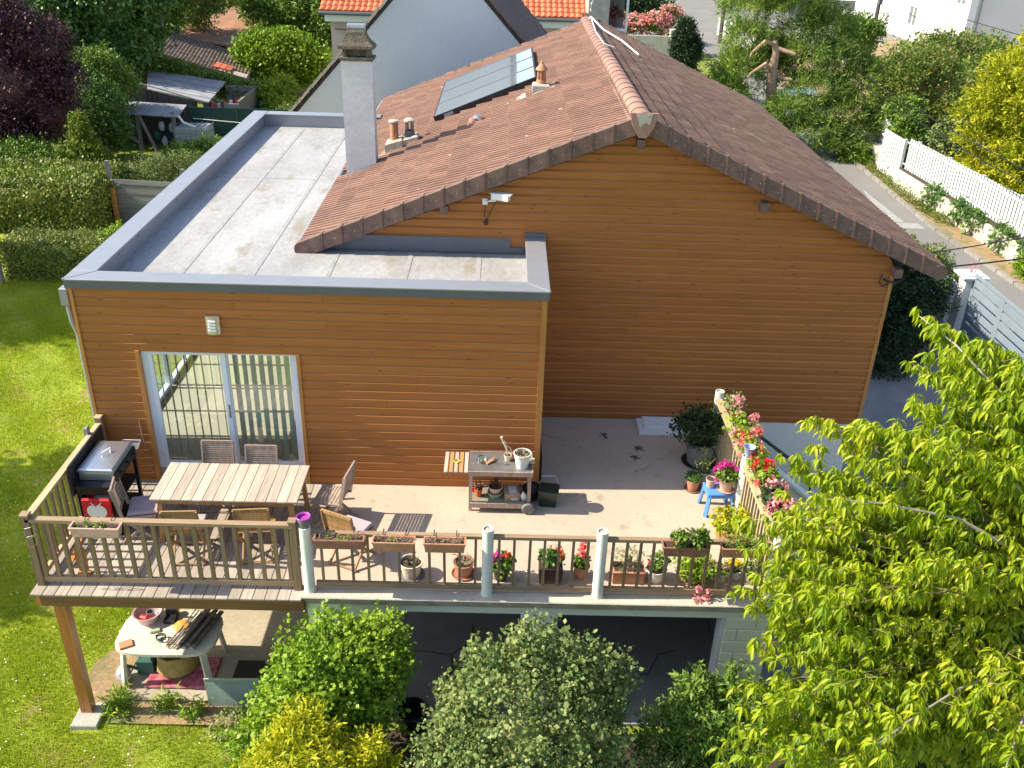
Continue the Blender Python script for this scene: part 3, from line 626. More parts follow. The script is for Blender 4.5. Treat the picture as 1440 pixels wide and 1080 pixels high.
m = MB(); pts = [(12.1, 2.12, 2.78), (12.18, 2.08, 2.74), (12.3, 2.1, 2.72), (12.45, 2.14, 2.78)]; m.tube(pts, .018, 6); m.tube([(12.07, 2.12, 2.86), (12.04, 2.1, 2.72), (12.1, 2.09, 2.66), (12.2, 2.1, 2.70)], .012, 6); m.build('cable_loop', M['black'], H, world=True)
# ---- chimney
ch = MB(); cx0, cx1, cy0, cy1, ct = 2.95, 3.51, 5.6, 5.95, 5.34
ch.box((cx0, cy0, 2.95), (cx1, cy1, ct), .012); chim = ch.build('chimney', M['chalk'], H, world=True)
def sub(mb, name, mat, par, smooth=False):
    mb.v = [(x - H.location.x, y - H.location.y, z - G) for x, y, z in mb.v]; return mb.build(name, mat, par, smooth)
m = MB(); m.box((cx0 - .03, cy0 - .03, ct + .001), (cx1 + .03, cy1 + .03, ct + .06), .012); sub(m, 'chimney_slab', M['capstone'], chim)
m = MB()
for x in (cx0 + .03, cx1 - .10): m.box((x, cy0 + .02, ct + .071), (x + .07, cy1 - .02, ct + .20))
m.box((cx0 + .101, cy0 + .1, ct + .071), (cx1 - .101, cy1 - .1, ct + .195)); sub(m, 'chimney_opening', M['capstone'], chim)
m = MB(); v = []; pr = [(-.045, .0), (-.04, .05), (.04, .12), (.10, .22), (.11, .28), (.14, .31)]
rows_ = []
for e, z in pr: rows_.append([(cx0 - .0 + e, cy0 - .06 + (e + .09) * .6, ct + .201 + z), (cx1 - e, cy0 - .06 + (e + .09) * .6, ct + .201 + z), (cx1 - e, cy1 + .06 - (e + .09) * .6, ct + .201 + z), (cx0 + e, cy1 + .06 - (e + .09) * .6, ct + .201 + z)])
for r_ in rows_: v += r_
m.add(v, [(3, 2, 1, 0), (20, 21, 22, 23)] + [(k * 4 + j, k * 4 + (j + 1) % 4, k * 4 + 4 + (j + 1) % 4, k * 4 + 4 + j) for k in range(5) for j in range(4)]); sub(m, 'chimney_cap', M['capstone'], chim)
m = MB(); m.tube([(cx0 + .12, (cy0 + cy1) / 2, ct + .55), (cx1 - .12, (cy0 + cy1) / 2, ct + .55)], .07, 10); sub(m, 'cap_ridge', M['zinc'], chim, True)
m = MB(); m.slabquad([(cx1 - .01, cy0 - .03, 3.3), (cx1 + .16, cy0 - .03, 3.42), (cx1 + .16, cy1 + .1, 3.42), (cx1 - .01, cy1 + .1, 3.3)], .03)
m.v = [(x, y, z + .08) for x, y, z in m.v]; m.box((cx0 - .05, cy0 - .04, 3.0), (cx1 + .03, cy0 - .002, 3.16)); sub(m, 'chimney_flashing', M['zincdark'], chim)
# ---- roof vents
def slopez(x): return ZE0 + (x - XE0) * (ZR - ZE0) / (XR - XE0)
def vent_pots():
    t = E('roof_flue', 'pair of flue pots, terracotta and dark grey, on a cement haunch beside the chimney', 'chimney pot', (3.95, 6.4, slopez(3.95)))
    m = MB(); m.box((-.34, -.16, -.2), (.0, .2, .22), .03); m.box((.0, -.1, -.1), (.3, .22, .2), .03); m.prism([(-.5, -.22), (.3, -.2), (.32, .25), (-.4, .25)], -.2, .02); m.v = [(x, y, z + x * .3) for x, y, z in m.v]; m.build('haunch', M['mortar'], t)
    m = MB(); m.lathe([(.085, 0), (.08, .34), (.065, .34), (.065, .05)], (-.17, .02, .15), 14); m.build('clay_pot', M['terracotta'], t, True)
    m = MB(); m.lathe([(.11, 0), (.10, .03), (.0, .05)], (-.17, .02, .505), 14); m.build('pot_lid', M['mortar'], t, True)
    m = MB(); m.lathe([(.11, 0), (.09, .10), (.085, .11)], (.13, .04, .24), 14)
    for k in range(6): a = k * PI / 3; m.bar((.13 + .07 * math.cos(a), .04 + .07 * math.sin(a), .34), (.13 + .07 * math.cos(a), .04 + .07 * math.sin(a), .52), .022, .022)
    m.build('slotted_pot', M['zincdark'], t, True)
    m = MB(); m.lathe([(.11, 0), (.11, .03), (.06, .06), (.0, .065)], (.13, .04, .52), 14); m.build('pot_lid', M['mortar'], t, True)
    m = MB(); m.slabquad([(.3, -.12, .15), (.62, -.12, .27), (.62, .2, .27), (.3, .2, .15)], .012); m.build('zinc_sheet', M['steel'], t)
vent_pots()
t = E('roof_vent_pot', 'slotted terracotta vent pot with conical hat near the solar collectors', 'chimney pot', (6.62, 6.75, slopez(6.62)))
m = MB(); m.box((-.17, -.17, -.14), (.17, .17, .17), .03); m.build('plinth', M['cement'], t)
m = MB(); m.prism([(-.7, -.2), (.25, -.24), (.28, .2), (-.35, .22)], .0, .03); m.v = [(x, y, z + .405 * x + .03) for x, y, z in m.v]; m.build('mortar_fillet', M['mortar'], t)
m = MB(); m.lathe([(.10, 0), (.09, .08)], (0, 0, .17), 12)
for k in range(7): a = k * 2 * PI / 7; m.bar((.075 * math.cos(a), .075 * math.sin(a), .24), (.07 * math.cos(a), .07 * math.sin(a), .42), .035, .02, (math.cos(a), math.sin(a), 0))
m.lathe([(.0, 0), (.06, .0), (.06, .18)], (0, 0, .24), 10); m.build('slotted_pot', M['terracotta'], t, True)
m = MB(); m.lathe([(.12, 0), (.11, .03), (.03, .12), (.03, .15), (.0, .18)], (0, 0, .42), 14); m.build('conical_hat', M['terracotta'], t, True)
m = MB(); m.slabquad([(.18, -.05, .1), (.36, -.05, .17), (.36, .2, .17), (.18, .2, .1)], .01); m.build('zinc_sheet', M['steel'], t)
t = E('hooded_vent', 'small hooded vent tile with zinc cap below the solar collectors', 'roof vent', (5.35, 6.0, slopez(5.35)))
m = MB(); m.lathe([(.13, -.05), (.10, .08), (.08, .12), (0, .13)], (0, 0, .03), 12); m.build('hood', M['ridge'], t, True)
m = MB(); m.lathe([(.10, .0), (.09, .07), (.0, .10)], (.07, .02, .12), 10, 1, .8); m.build('zinc_cap', M['steel'], t, True)
# ---- solar collectors
t = E('solar_collector', 'three grey glazed solar water panels tilted on the left roof slope', 'solar panel', (4.5, 7.5, slopez(4.5) + .075))
up2 = Vector((1, 0, .415)).normalized(); nn2 = Vector((-up2.z, 0, up2.x)); wy = 1.28
for i in range(3):
    m = MB(); y0 = i * (wy + .015); y1 = y0 + wy; Lp = 2.25
    def Q(a, y, h): q = up2 * a + nn2 * h; return (q.x, y, q.z)
    v = [Q(a, y, h) for h in (-.02, .09) for a, y in ((0, y0), (Lp, y0), (Lp, y1), (0, y1))]
    m.add(v, [(3, 2, 1, 0), (4, 5, 6, 7), (0, 1, 5, 4), (1, 2, 6, 5), (2, 3, 7, 6), (3, 0, 4, 7)])
    fr = m.build('panel_frame', M['black'], t)
    m = MB(); m.add([Q(a, y, .094) for a, y in ((.03, y0 + .03), (Lp - .03, y0 + .03), (Lp - .03, y1 - .03), (.03, y1 - .03))], [(0, 1, 2, 3)]); m.build('glass_cover', M['panel'], fr)
    m = MB(); m.bar(Q(.03, y1 - .01, .098), Q(Lp - .03, y1 - .01, .098), .03, .012, nn2); m.build('edge_strip', M['zinc'], fr)
m = MB(); m.add([Q(a, -.003, h) for a, h in ((.22, .01), (.42, .01), (.42, .07), (.22, .07))], [(0, 1, 2, 3)]); m.build('rating_plate', M['zinc'], t)
m = MB(); m.tube([Q(2.25, -.05, -.05), Q(1.9, -.12, -.12), Q(1.6, -.05, -.08), Q(1.5, .05, -.06)], .022, 6); m.tube([Q(2.2, -.02, -.03), Q(1.7, -.16, -.1), Q(1.75, -.03, -.06)], .018, 6); m.build('pipe_loop', M['black'], t, True)
m = MB(); m.tube([Q(-.02, 3.75, .0), Q(-.12, 3.8, .02), Q(-.14, 3.9, -.02), Q(-.02, 3.95, -.05)], .025, 6); m.build('pipe_elbow', M['black'], t, True)
# wall lamp, cctv
t = E('wall_lamp', 'brushed steel wall lamp with louvred front above the sliding door', 'lamp', (1.91, -.022, 2.52))
m = MB(); n = 8; v = []
for k in range(n + 1): a = PI * k / n; v.append((-.105 * math.cos(a), -.075 * math.sin(a)))
m.prism([(-x, y) for x, y in v], 0, .27); m.build('body', M['steel'], t, False)
m = MB()
for k in range(4): m.box((-.055, -.087, .05 + k * .045), (.055, -.070, .08 + k * .045), .004)
m.build('louvre', M['white'], t)
t = E('security_camera', 'white security camera on a bracket under the left roof verge', 'camera', (5.66, 2.17, 3.86))
m = MB(); m.box((-.05, -.02, -.05), (.03, .0, .05)); m.tube([(0, -.02, 0), (.08, -.10, .04), (.16, -.12, .05)], .015, 8); m.build('bracket', M['white'], t)
m = MB(); m.bar((.10, -.10, .12), (.36, -.20, .12), .10, .09); m.bar((.08, -.09, .172), (.40, -.21, .172), .12, .012); m.build('housing', M['white'], t)
m = MB(); m.tube([(.0, -.01, -.05), (-.02, -.06, -.2), (.02, -.05, -.28), (.1, -.08, -.1), (.17, -.1, .05)], .008, 6); m.lathe([(.03, 0), (.035, .05), (.02, .08)], (.01, -.06, -.36), 8); m.build('cable', M['black'], t, True)
t = tag(MB().tube([(7.98, 12.9, ZR + .12), (8.0, 12.6, ZR + .2), (8.25, 11.7, ZR + .02), (8.6, 10.9, ZR - .1), (8.95, 10.3, ZR - .32)], .02, 6).tube([(8.0, 12.6, ZR + .2), (XR - .02, 10.5, ZR + .13), (XR, 8.6, ZR + .13), (XR + .22, 8.6, ZR + .06)], .012, 6).build('roof_cable', M['white'], None, True), 'white cable running from the ridge over the right roof slope', 'cable')
# small droppings and lichen spots on the tiles, streaks on the flat roof
for i, (x, y) in enumerate(((4.6, 2.55), (6.3, 3.4), (5.6, 3.1), (5.0, 4.1), (4.1, 3.0), (6.9, 4.4), (3.9, 4.9), (9.4, 7.5), (10.3, 6.0), (9.0, 10.2))):
    z = slopez(x) if x < XR else ZE1 + (XE1 - x) * (ZR - ZE1) / (XE1 - XR)
    m = MB(); m.add(*ico((x, y, z + .055), (random.uniform(.02, .05), random.uniform(.02, .04), .012), 1, .3)); m.build('lichen_spot', M['mortar'], H, world=True)
# boards on the two side walls of the extension
def side_boards(rows, f):
    for a, b, z0, z1 in rows:
        m = board_mesh(a, b, z0, z1, 0); m.v = [f(*q) for q in m.v]; m.build('siding_board', M['sidingy'], H, world=True)
M['sidingy'] = woodm('stained_side_siding', (.395, .155, .045), (.335, .127, .036), 'y', rough=.55, spec=.22, rnd=.06, fine=.11)
side_boards([(.022, MY - .03, i * p_, (i + 1) * p_) for p_ in (EH / 23,) for i in range(23)], lambda x, y, z: (EW - y, x, z))
rows = []
for i in range(23):
    z0, z1 = i * EH / 23, (i + 1) * EH / 23
    if z1 < .2 or z0 > 2.33: rows.append((-EL, -.022, z0, z1))
    else: rows += [(-.955, -.022, z0, z1), (-EL, -6.2, z0, z1)]
side_boards(rows, lambda x, y, z: (y, -x, z))
# ============================================================ TERRACE
T = E('terrace', 'raised concrete terrace with pale green piers and open cellar below', 'terrace', (6.5, -1, G))
TF = -2.62     # front edge
m = MB(); m.prism([(3.46, -.001), (3.46, -2.42), (9.66, -2.42), (9.66, MY - .045), (EW + .002, MY - .045), (EW + .002, -.001)], -.10, .0); m.build('terrace_slab', M['concrete'], T, world=True)
m = MB(); m.box((3.40, TF, -.095), (9.72, -2.421, .004), .012); m.build('ledge', [M['ledge']], T, world=True)
m = MB(); m.box((3.41, TF - .006, -.088), (9.71, TF + .002, -.006)); m.build('ledge_edge', M['ledgeside'], T, world=True)
m = MB(); m.box((3.5, -2.57, -.24), (9.62, -2.30, -.096)); m.box((9.4, -2.299, -.24), (9.62, MY - .05, -.101)); m.build('beam', M['palegreen'], T, world=True)
m = MB(); m.box((6.30, -2.565, G), (6.78, -2.32, -.241)); m.build('pier', M['palegreen'], T, world=True)
m = MB(); m.box((3.5, -2.565, G), (4.55, -2.32, -.241)); m.build('pier', M['palegreen'], T, world=True)
m = MB(); m.box((8.96, -2.54, G), (9.0, -2.32, -.241)); m.build('pier_reveal', M['frame'], T, world=True)
z = -.245; r = 0
while z > G + .02:                     # block wall at the right end, each block its own piece
    z0 = max(z - .2, G)
    xs = [9.002, 9.18, 9.62] if r % 2 else [9.002, 9.42, 9.62]
    for a, b in zip(xs, xs[1:]):
        m = MB(); m.box((a + .006, -2.570, z0 + .008), (b - .006, -2.32, z - .004), .010); m.build('block', M['palegreen'], T, world=True)
    z = z0; r += 1
m = MB(); m.box((9.01, -2.545, G), (9.61, -2.33, -.242)); m.build('block_mortar', M['palegreen'], T, world=True)
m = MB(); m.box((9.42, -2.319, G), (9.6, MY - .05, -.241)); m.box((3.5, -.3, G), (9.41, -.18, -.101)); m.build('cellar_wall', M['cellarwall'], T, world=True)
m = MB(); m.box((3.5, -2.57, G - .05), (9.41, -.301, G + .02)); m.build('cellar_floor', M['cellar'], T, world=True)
for pts in ([(5.2, -1.9), (5.35, -1.6), (5.3, -1.3), (5.6, -1.0), (5.62, -.6)], [(7.6, -2.1), (7.9, -1.7), (8.3, -1.6), (8.5, -1.2), (8.8, -1.1)], [(4.6, -1.2), (5.0, -1.25), (5.3, -1.3)]):
    m = MB(); m.tube([(x, y, G + .021) for x, y in pts], .008, 4); m.build('floor_crack', M['black'], T, world=True)
# white step at the gable foot, black mat
m = MB(); m.box((8.35, MY - .55, .002), (9.15, MY - .046, .055), .006); m.box((8.45, MY - .40, .056), (9.05, MY - .047, .09), .006); m.build('step', M['whitepaint'], T, world=True)
t = E('door_mat', 'black perforated rubber strip leaning at the extension corner', 'mat', (6.60, .45, .0))
m = MB()
for i in range(9): m.box((.0, -.3 + i * .07, .01), (.02, -.265 + i * .07, .42))
for k in range(5): m.box((.021, -.3, .02 + k * .095), (.03, .295, .05 + k * .095))
m.build('mat_grid', M['black'], t)
# debris on the shaded floor
for i, (x, y) in enumerate(((7.75, 1.6), (8.3, 1.2), (8.2, .9))):
    m = MB(); 
    for k in range(7): a = random.uniform(0, 2 * PI); m.tube([(0, 0, .012), (.05 * math.cos(a), .05 * math.sin(a), .02), (.09 * math.cos(a + .5), .09 * math.sin(a + .5), .012)], .006, 4)
    o = m.build('dry_leaf_litter', M['soil'], None, loc=(x, y, 0)); tag(o, ['small dark leaf litter near the gable foot, farthest left', 'small dark leaf litter beside the white step', 'small dark leaf litter nearest the grey pot'][i], 'leaf litter', 'leaf litter on the shaded terrace')
# stair down on the right of the terrace
t = E('stair_wall', 'pale sloping stair wall with coping and dark handrail along the gable, right of the terrace', 'stair wall', (10.7, 1.2, G))
m = MB(); m.prism([(9.72, G), (11.9, G), (11.9, -1.42), (9.72, .42)], 1.10, 1.26); m.v = [(x, z, y) for x, y, z in m.v]; m.f = [f[::-1] for f in m.f]; m.build('side_wall', M['palegreen'], t, world=True)
m = MB(); m.slabquad([(9.72, 1.05, .47), (11.92, 1.05, -1.38), (11.92, 1.31, -1.38), (9.72, 1.31, .47)], .05); m.build('wall_coping', M['whitepaint'], t, world=True)
for i in range(9): m = MB(); x = 9.75 + i * .25; m.box((x, 1.27, G), (x + .25, 2.14, -.10 - i * .21)); m.build('stair_step', M['cement'], t, world=True)
m = MB(); m.tube([(9.8, 1.5, .62), (10.0, 1.5, .40), (11.6, 1.5, -.80)], .03, 8)
for x, z in ((10.1, .32), (11.4, -.65)): m.tube([(x, 1.5, z), (x, 1.5, z - .8)], .016, 6)
m.build('handrail', M['black'], t, world=True)

# ============================================================ DECK
D = E('wooden_deck', 'weathered timber deck on a beam and tall stained post', 'deck', (1.7, -1.3, -.06))
bx = -.02; w = .158; i = 0
base = MB().box((.003, 0, -.028), (w - .006, 2.63, 0), .003).mesh('deck_board', M['deck'])
while bx < 3.44:
    o = ob('deck_board', base, D, Vector((bx, -2.665, .0 + random.uniform(-.002, .002))) - D.location); bx += w; i += 1
m = MB(); m.box((.09, -2.65, -.20), (3.48, -2.56, -.030)); m.build('front_beam', M['beam'], D, world=True)
m = MB(); m.box((.03, -2.65, -.19), (.089, -.06, -.030)); m.build('side_joist', M['post'], D, world=True)
for y in (-1.9, -1.25, -.6): m = MB(); m.box((.10, y, -.15), (3.45, y + .06, -.031)); m.build('joist', M['beam'], D, world=True)
m = MB(); m.box((.22, -2.62, G + .08), (.37, -2.48, -.201), .008); m.build('support_post', M['post'], D, world=True)
m = MB(); m.box((.16, -2.85, G - .05), (.52, -2.42, G + .09), .01); m.build('concrete_foot', M['cement'], D, world=True)

# ---- railings
def rail_run(name, label, p, q, h, nb, mats, group, bottom=.10, posts=(), bw=.042, lean=0, top=(.09, .045)):
    p, q = Vector(p), Vector(q); t = E(name, label, 'railing', p, 0, group); d = q - p; n = d.normalized()
    mr, mb_ = mats
    m = MB(); m.bar(Vector((0, 0, h - top[1] / 2)), d + Vector((0, 0, h - top[1] / 2)), top[0], top[1]); m.build('top_rail', mr, t)
    m = MB(); m.bar((0, 0, bottom), d + Vector((0, 0, bottom)), .045, .075); m.build('bottom_rail', mr, t)
    for i in range(nb):
        a = d * ((i + .5 + random.uniform(-.04, .04)) / nb); m = MB(); m.bar(a + Vector((0, 0, bottom + .03)), a + Vector((random.uniform(-.006, .006), 0, h - top[1])), bw, bw * .75, (n.y, -n.x, 0)); m.build('baluster', mb_, t)
    for s, pw, ph in posts:
        a = d * s; m = MB(); m.bar(a + Vector((0, 0, -.0)), a + Vector((0, 0, ph)), pw, pw); m.build('newel', mb_, t)
        if ph > h: m = MB(); m.box((a.x - pw * .62, a.y - pw * .62, ph + .001), (a.x + pw * .62, a.y + pw * .62, ph + .03), .004); m.build('newel_cap', mr, t)
    return t
rail_run('deck_railing', 'timber railing along the front of the wooden deck', (.06, -2.45, .0), (3.38, -2.45, 0), 1.05, 20, (M['railx'], M['rail']), 'timber railings', posts=((0, .09, 1.09), (1, .085, 1.08)), bw=.05)
rail_run('deck_railing', 'timber railing along the left side of the wooden deck behind the griddle', (.06, -2.36, .0), (.06, -.08, 0), 1.05, 14, (M['raily'], M['rail']), 'timber railings', posts=((1, .085, 1.12),), bw=.045)
rail_run('terrace_railing', 'brown baluster railing between the leftmost two pipe posts, under three flower boxes', (3.62, -2.44, .0), (5.78, -2.44, 0), .93, 11, (M['railx'], M['rail']), 'timber railings', bw=.034, top=(.07, .045))
rail_run('terrace_railing', 'brown baluster railing between the two middle pipe posts', (5.90, -2.44, .0), (7.22, -2.44, 0), .93, 7, (M['railx'], M['rail']), 'timber railings', bw=.034, top=(.07, .045))
rail_run('terrace_railing', 'brown baluster railing right of the middle pipe posts, under two flower boxes', (7.36, -2.44, .0), (9.44, -2.44, 0), .93, 12, (M['railx'], M['rail']), 'timber railings', bw=.036, top=(.07, .045))
rail_run('terrace_railing', 'pale timber railing of the right side, nearest the front corner', (9.52, -2.36, .0), (9.52, -.68, 0), .95, 13, (M['raily'], M['raily']), 'timber railings', bw=.04, top=(.10, .05))
rail_run('terrace_railing', 'pale timber railing of the right side, nearest the house gable', (9.52, -.52, .0), (9.52, 1.28, 0), .95, 13, (M['raily'], M['raily']), 'timber railings', bw=.04, top=(.10, .05))
def pipe_post(x, y, h, label, r=.073):
    t = E('pipe_post', label, 'post', (x, y, 0), 0, 'white pipe posts of the terrace')
    m = MB(); m.lathe([(r + .012, 0), (r, .03), (r, h), (r - .012, h), (r - .014, h - .06)], (0, 0, 0), 18); m.build('pipe', M['pipe'], t, True)
    m = MB(); m.lathe([(r - .013, 0), (r - .02, .01), (0, .014)], (0, 0, h - .03), 16); m.build('concrete_fill', M['cement'], t)
    return t
for x, y, h, l in ((3.53, -2.46, 1.02, 'white pipe post with a purple pot on top'), (5.84, -2.46, 1.05, 'white pipe post with open rusty top, second from the left'), (7.29, -2.46, 1.05, 'white pipe post standing between the pink geranium and the rectangular planter'),
                   (9.54, -2.46, 1.02, 'white pipe post at the terrace front right corner behind cherry leaves'), (9.54, -.60, 1.05, 'white pipe post with a lilac cup on top'), (9.54, 1.36, 1.05, 'white pipe post farthest back against the gable boards')): pipe_post(x, y, h, l)
t = tag(MB().lathe([(.05, 0), (.075, .12), (.082, .125), (.075, .13), (.07, .12), (.045, .02), (0, .02)], (0, 0, 0), 18).build('small_pot', [M['greypot']], None, True, loc=(3.53, -2.46, 1.012)), 'grey and purple flower pot standing on the leftmost pipe post', 'pot')
tag(MB().lathe([(.078, 0), (.094, .035), (.088, .04), (.07, .03), (.05, -.07), (0, -.08)], (0, 0, 0), 18).build('plastic_pot', M['purple'], None, True, loc=(3.53, -2.46, 1.142)), 'bright purple plastic pot nested in the grey pot on the leftmost pipe post', 'pot')
M['lilac'] = mk('lilac_plastic', (.48, .50, .72), rough=.5, bump=0, rnd=0)
tag(MB().lathe([(.045, 0), (.085, .15), (.09, .155), (.082, .155), (.042, .02), (0, .02)], (0, 0, 0), 18).build('plastic_cup', M['lilac'], None, True, loc=(9.55, -.60, 1.055)), 'lilac plastic cup pot on a pipe post among red geraniums', 'pot')

# ============================================================ FURNITURE
def chair_parts(name, label, wood, cat='chair'):
    t = E(name, label, cat, (0, 0, 0), 0, 'folding garden chairs')
    # sitter faces +y; back at -y
    wv = .225
    for s in (-1, 1):
        m = MB(); m.bar((s * wv, -.20, .38), (s * wv, -.30, .92), .045, .022, (1, 0, 0)); m.bar((s * wv, .22, .0), (s * wv, -.20, .42), .04, .022, (1, 0, 0)); m.build('back_post', wood, t)
        m = MB(); m.bar((s * (wv - .03), -.26, .0), (s * (wv - .03), .20, .43), .04, .022, (1, 0, 0)); m.build('leg', wood, t)
    m = MB(); m.bar((-wv, .18, .44), (wv, .18, .44), .05, .022)
    m.box((-.235, -.17, .425), (-.21, .22, .455)); m.box((.21, -.17, .425), (.235, .22, .455))
    for i in range(8): m.box((-.21, -.16 + i * .047, .44), (.21, -.16 + i * .047 + .034, .455))
    m.build('seat', wood, t)
    m = MB(); m.bar((-wv, -.295, .905), (wv, -.295, .905), .024, .05, (0, 0, 1)); m.bar((-wv, -.235, .55), (wv, -.235, .55), .024, .04)
    for i in range(9):
        z = .59 + i * .034; y = -.20 - .10 * (z - .38) / .54; m.bar((-wv, y, z), (wv, y, z), .014, .022)
    m.build('backrest', wood, t)
    m = MB(); m.tube([(-wv, .21, .03), (wv, .21, .03)], .012, 6); m.tube([(-wv, -.25, .03), (wv, -.25, .03)], .012, 6); m.build('stretcher', wood, t)
    return t
c1 = chair_parts('garden_chair', 'grey slatted folding chair behind the table, on the left, before the sliding door', M['teak2'])
c1.location = (1.84, -.12, 0); c1.rotation_euler = (0, 0, PI)
c1.location = (1.84, -.62, 0)
dup(c1, (2.50, -.72, 0), PI, 'grey slatted folding chair behind the table, on the right, before the sliding door', 'folding garden chairs')
dup(c1, (3.58, -.95, 0), R(80), 'grey folding chair in profile at the right end of the table', 'folding garden chairs')
c4 = dup(c1, (1.02, -1.35, 0), R(-78), 'dark folding chair beside the flat-top griddle, at the left end of the table', 'folding garden chairs')
c2 = chair_parts('garden_chair', 'oiled wood folding chair in front of the table, on the left, with mauve cushion', M['teak3'])
c2.location = (1.80, -1.78, 0); c2.rotation_euler = (0, 0, R(4))
dup(c2, (2.70, -1.70, 0), R(6), 'oiled wood folding chair in front of the table, on the right', 'folding garden chairs')
dup(c2, (3.98, -1.78, 0), R(-25), 'oiled wood folding chair with mauve cushion on the concrete, right of the table', 'folding garden chairs')
def cushion(loc, rz, label, sz=(.42, .40, .05)):
    m = MB(); a, b, c = sz; m.box((-a / 2, -b / 2, 0), (a / 2, b / 2, c), .018)
    o = m.build('seat_cushion', M['cushion'], None, True, loc=loc); o.rotation_euler = (0, 0, rz); tag(o, label, 'cushion', 'mauve seat cushions')
cushion((1.80, -1.74, .458), R(4), 'mauve cushion on the left front chair of the table'); cushion((4.0, -1.74, .458), R(-25), 'mauve cushion on the chair standing on concrete by the railing')
cushion((1.07, -1.34, .458), R(-78), 'grey-mauve cushion on the chair beside the flat-top griddle')
# table
t = E('garden_table', 'long weathered teak table with cross-laid slats on the deck', 'table', (2.24, -1.10, 0))
sw = 2.0 / 14; base = MB().box((.003, -.46, .715), (sw - .003, .46, .74), .003).mesh('slat', M['teak'])
for i in range(14): ob('slat', base, t, (-1.0 + i * sw, 0, random.uniform(-.001, .001)))
m = MB(); m.box((-.93, -.42, .64), (.93, -.395, .714)); m.box((-.93, .395, .64), (.93, .42, .714)); m.box((-.93, -.394, .64), (-.905, .394, .714)); m.box((.905, -.394, .64), (.93, .394, .714)); m.build('apron', M['teak3'], t)
for sx in (-1, 1):
    for sy in (-1, 1): m = MB(); m.bar((sx * .88, sy * .38, .714), (sx * .93, sy * .41, 0), .06, .06); m.build('leg', M['teak3'], t)
for s in (-1, 1):
    m = MB(); m.bar((s * .3, -.38, .08), (s * .12, .38, .62), .05, .03); m.bar((s * .12, -.38, .62), (s * .3, .38, .08), .05, .03); m.build('fold_brace', M['teak2'], t)
# griddle / plancha on cart
t = E('griddle_cart', 'black cart holding a flat-top griddle with closed stainless lid', 'barbecue', (.47, -.95, 0))
m = MB(); m.box((-.27, -.50, .78), (.25, .42, .84)); m.build('cart_top', M['black'], t)
m = MB(); m.box((-.235, -.35, .841), (.235, .38, .97), .01); m.build('burner_box', M['steel'], t)
m = MB(); m.box((.236, -.36, .85), (.262, .39, .96), .006)
for y in (-.2, .05, .28): m.tube([(.262, y, .905), (.30, y, .905)], .025, 10)
m.build('control_panel', M['black'], t)
m = MB(); m.box((-.245, -.37, .975), (.24, .39, 1.035), .018); lid = m.build('lid', M['steel'], t)
m = MB(); m.tube([(-.02, -.03, 1.035), (-.02, -.03, 1.085), (.04, .10, 1.085), (.04, .10, 1.035)], .014, 8); m.build('lid_handle', M['white'], lid)
m = MB(); m.box((-.29, -.52, .70), (-.265, .62, 1.16)); m.build('splash_guard', M['black'], t)
for x, y in ((-.25, -.47), (.2, -.47), (-.25, .37), (.2, .37)): m = MB(); m.box((x, y, 0), (x + .045, y + .045, .78)); m.build('leg', M['black'], t)
m = MB(); m.box((-.25, -.49, .70), (.25, -.475, .77)); m.box((-.24, -.46, .12), (.24, .40, .14)); m.box((-.24, -.46, .46), (.24, .40, .475)); m.box((-.25, -.47, .0), (-.235, .4, .75)); m.build('shelf', M['black'], t)
m = MB(); m.tube([(.0, .43, .86), (.0, .62, .90), (.26, .62, .90), (.27, .43, .86)], .014, 8); m.box((.0, .43, .86), (.25, .6, .875)); m.build('side_tray', M['steel'], t)
t = E('shopping_bag', 'red fabric bag printed with a white apple, hanging on the griddle cart', 'bag', (.49, -1.49, .34))
m = MB(); m.box((-.19, -.035, 0), (.19, .02, .34), .015); m.build('bag_body', M['redbag'], t)
m = MB()
def disc(mm, cx, cz, rx, rz, y, n=18): mm.add([(cx + rx * math.cos(2 * PI * k / n), y, cz + rz * math.sin(2 * PI * k / n)) for k in range(n)], [tuple(range(n))])
disc(m, -.05, .15, .085, .10, -.037); disc(m, .05, .15, .085, .10, -.0375); m.add([(-.005, -.038, .23), (.04, -.038, .27), (.09, -.038, .31), (.06, -.038, .255)], [(0, 3, 2, 1)]); m.add([(-.02, -.038, .25), (-.07, -.038, .31), (-.05, -.038, .26)], [(0, 1, 2)])
m.build('apple_print', M['white'], t)
t = tag(MB().box((-.2, -.1, 0), (.18, .1, .12), .03).build('red_cloth_bundle', [M['redbag']], None, True, loc=(.47, -1.2, .48)), 'red and grey cloth bundle on the upper shelf of the griddle cart', 'bundle')
tag(MB().add(*ico((0, 0, 0), (.13, .08, .06), 2, .25)).build('cloth_rag', M['whitepot'], None, True, loc=(.52, -1.30, .56)), 'crumpled grey rag lying on the cart shelf', 'rag')
m = MB(); m.box((-.03, -.04, 0), (.03, .04, .18), .01); o = m.build('bottle_opener_box', M['zinc'], None, loc=(.02, -.42, .98)); tag(o, 'small grey metal box clamped outside the left deck railing', 'box')
m = MB(); m.tube([(.62, -.01, 1.08), (.64, -.05, .8), (.70, -.06, .5), (.72, -.08, .1)], .008, 6); tag(m.build('hanging_cord', M['rail']), 'thin cord hanging on the boards above the griddle', 'cord')
for i, (x, z) in enumerate(((.0, .93), (.0, .80))):
    m = MB(); m.tube([(0, 0, 0), (.1, -.03, .05), (.16, -.05, .10), (.14, -.06, -.06), (.03, -.04, -.14), (0, -.02, -.02)], .005, 5); o = m.build('wire_bracket', M['chrome'], None, loc=(x + .05, -2.52, z)); tag(o, ['upper wire planter bracket on the corner newel', 'lower wire planter bracket on the corner newel'][i], 'bracket')
t = E('peg_board', 'light wooden peg board leaning at the deck corner railing', 'peg board', (.50, -2.2, 0))
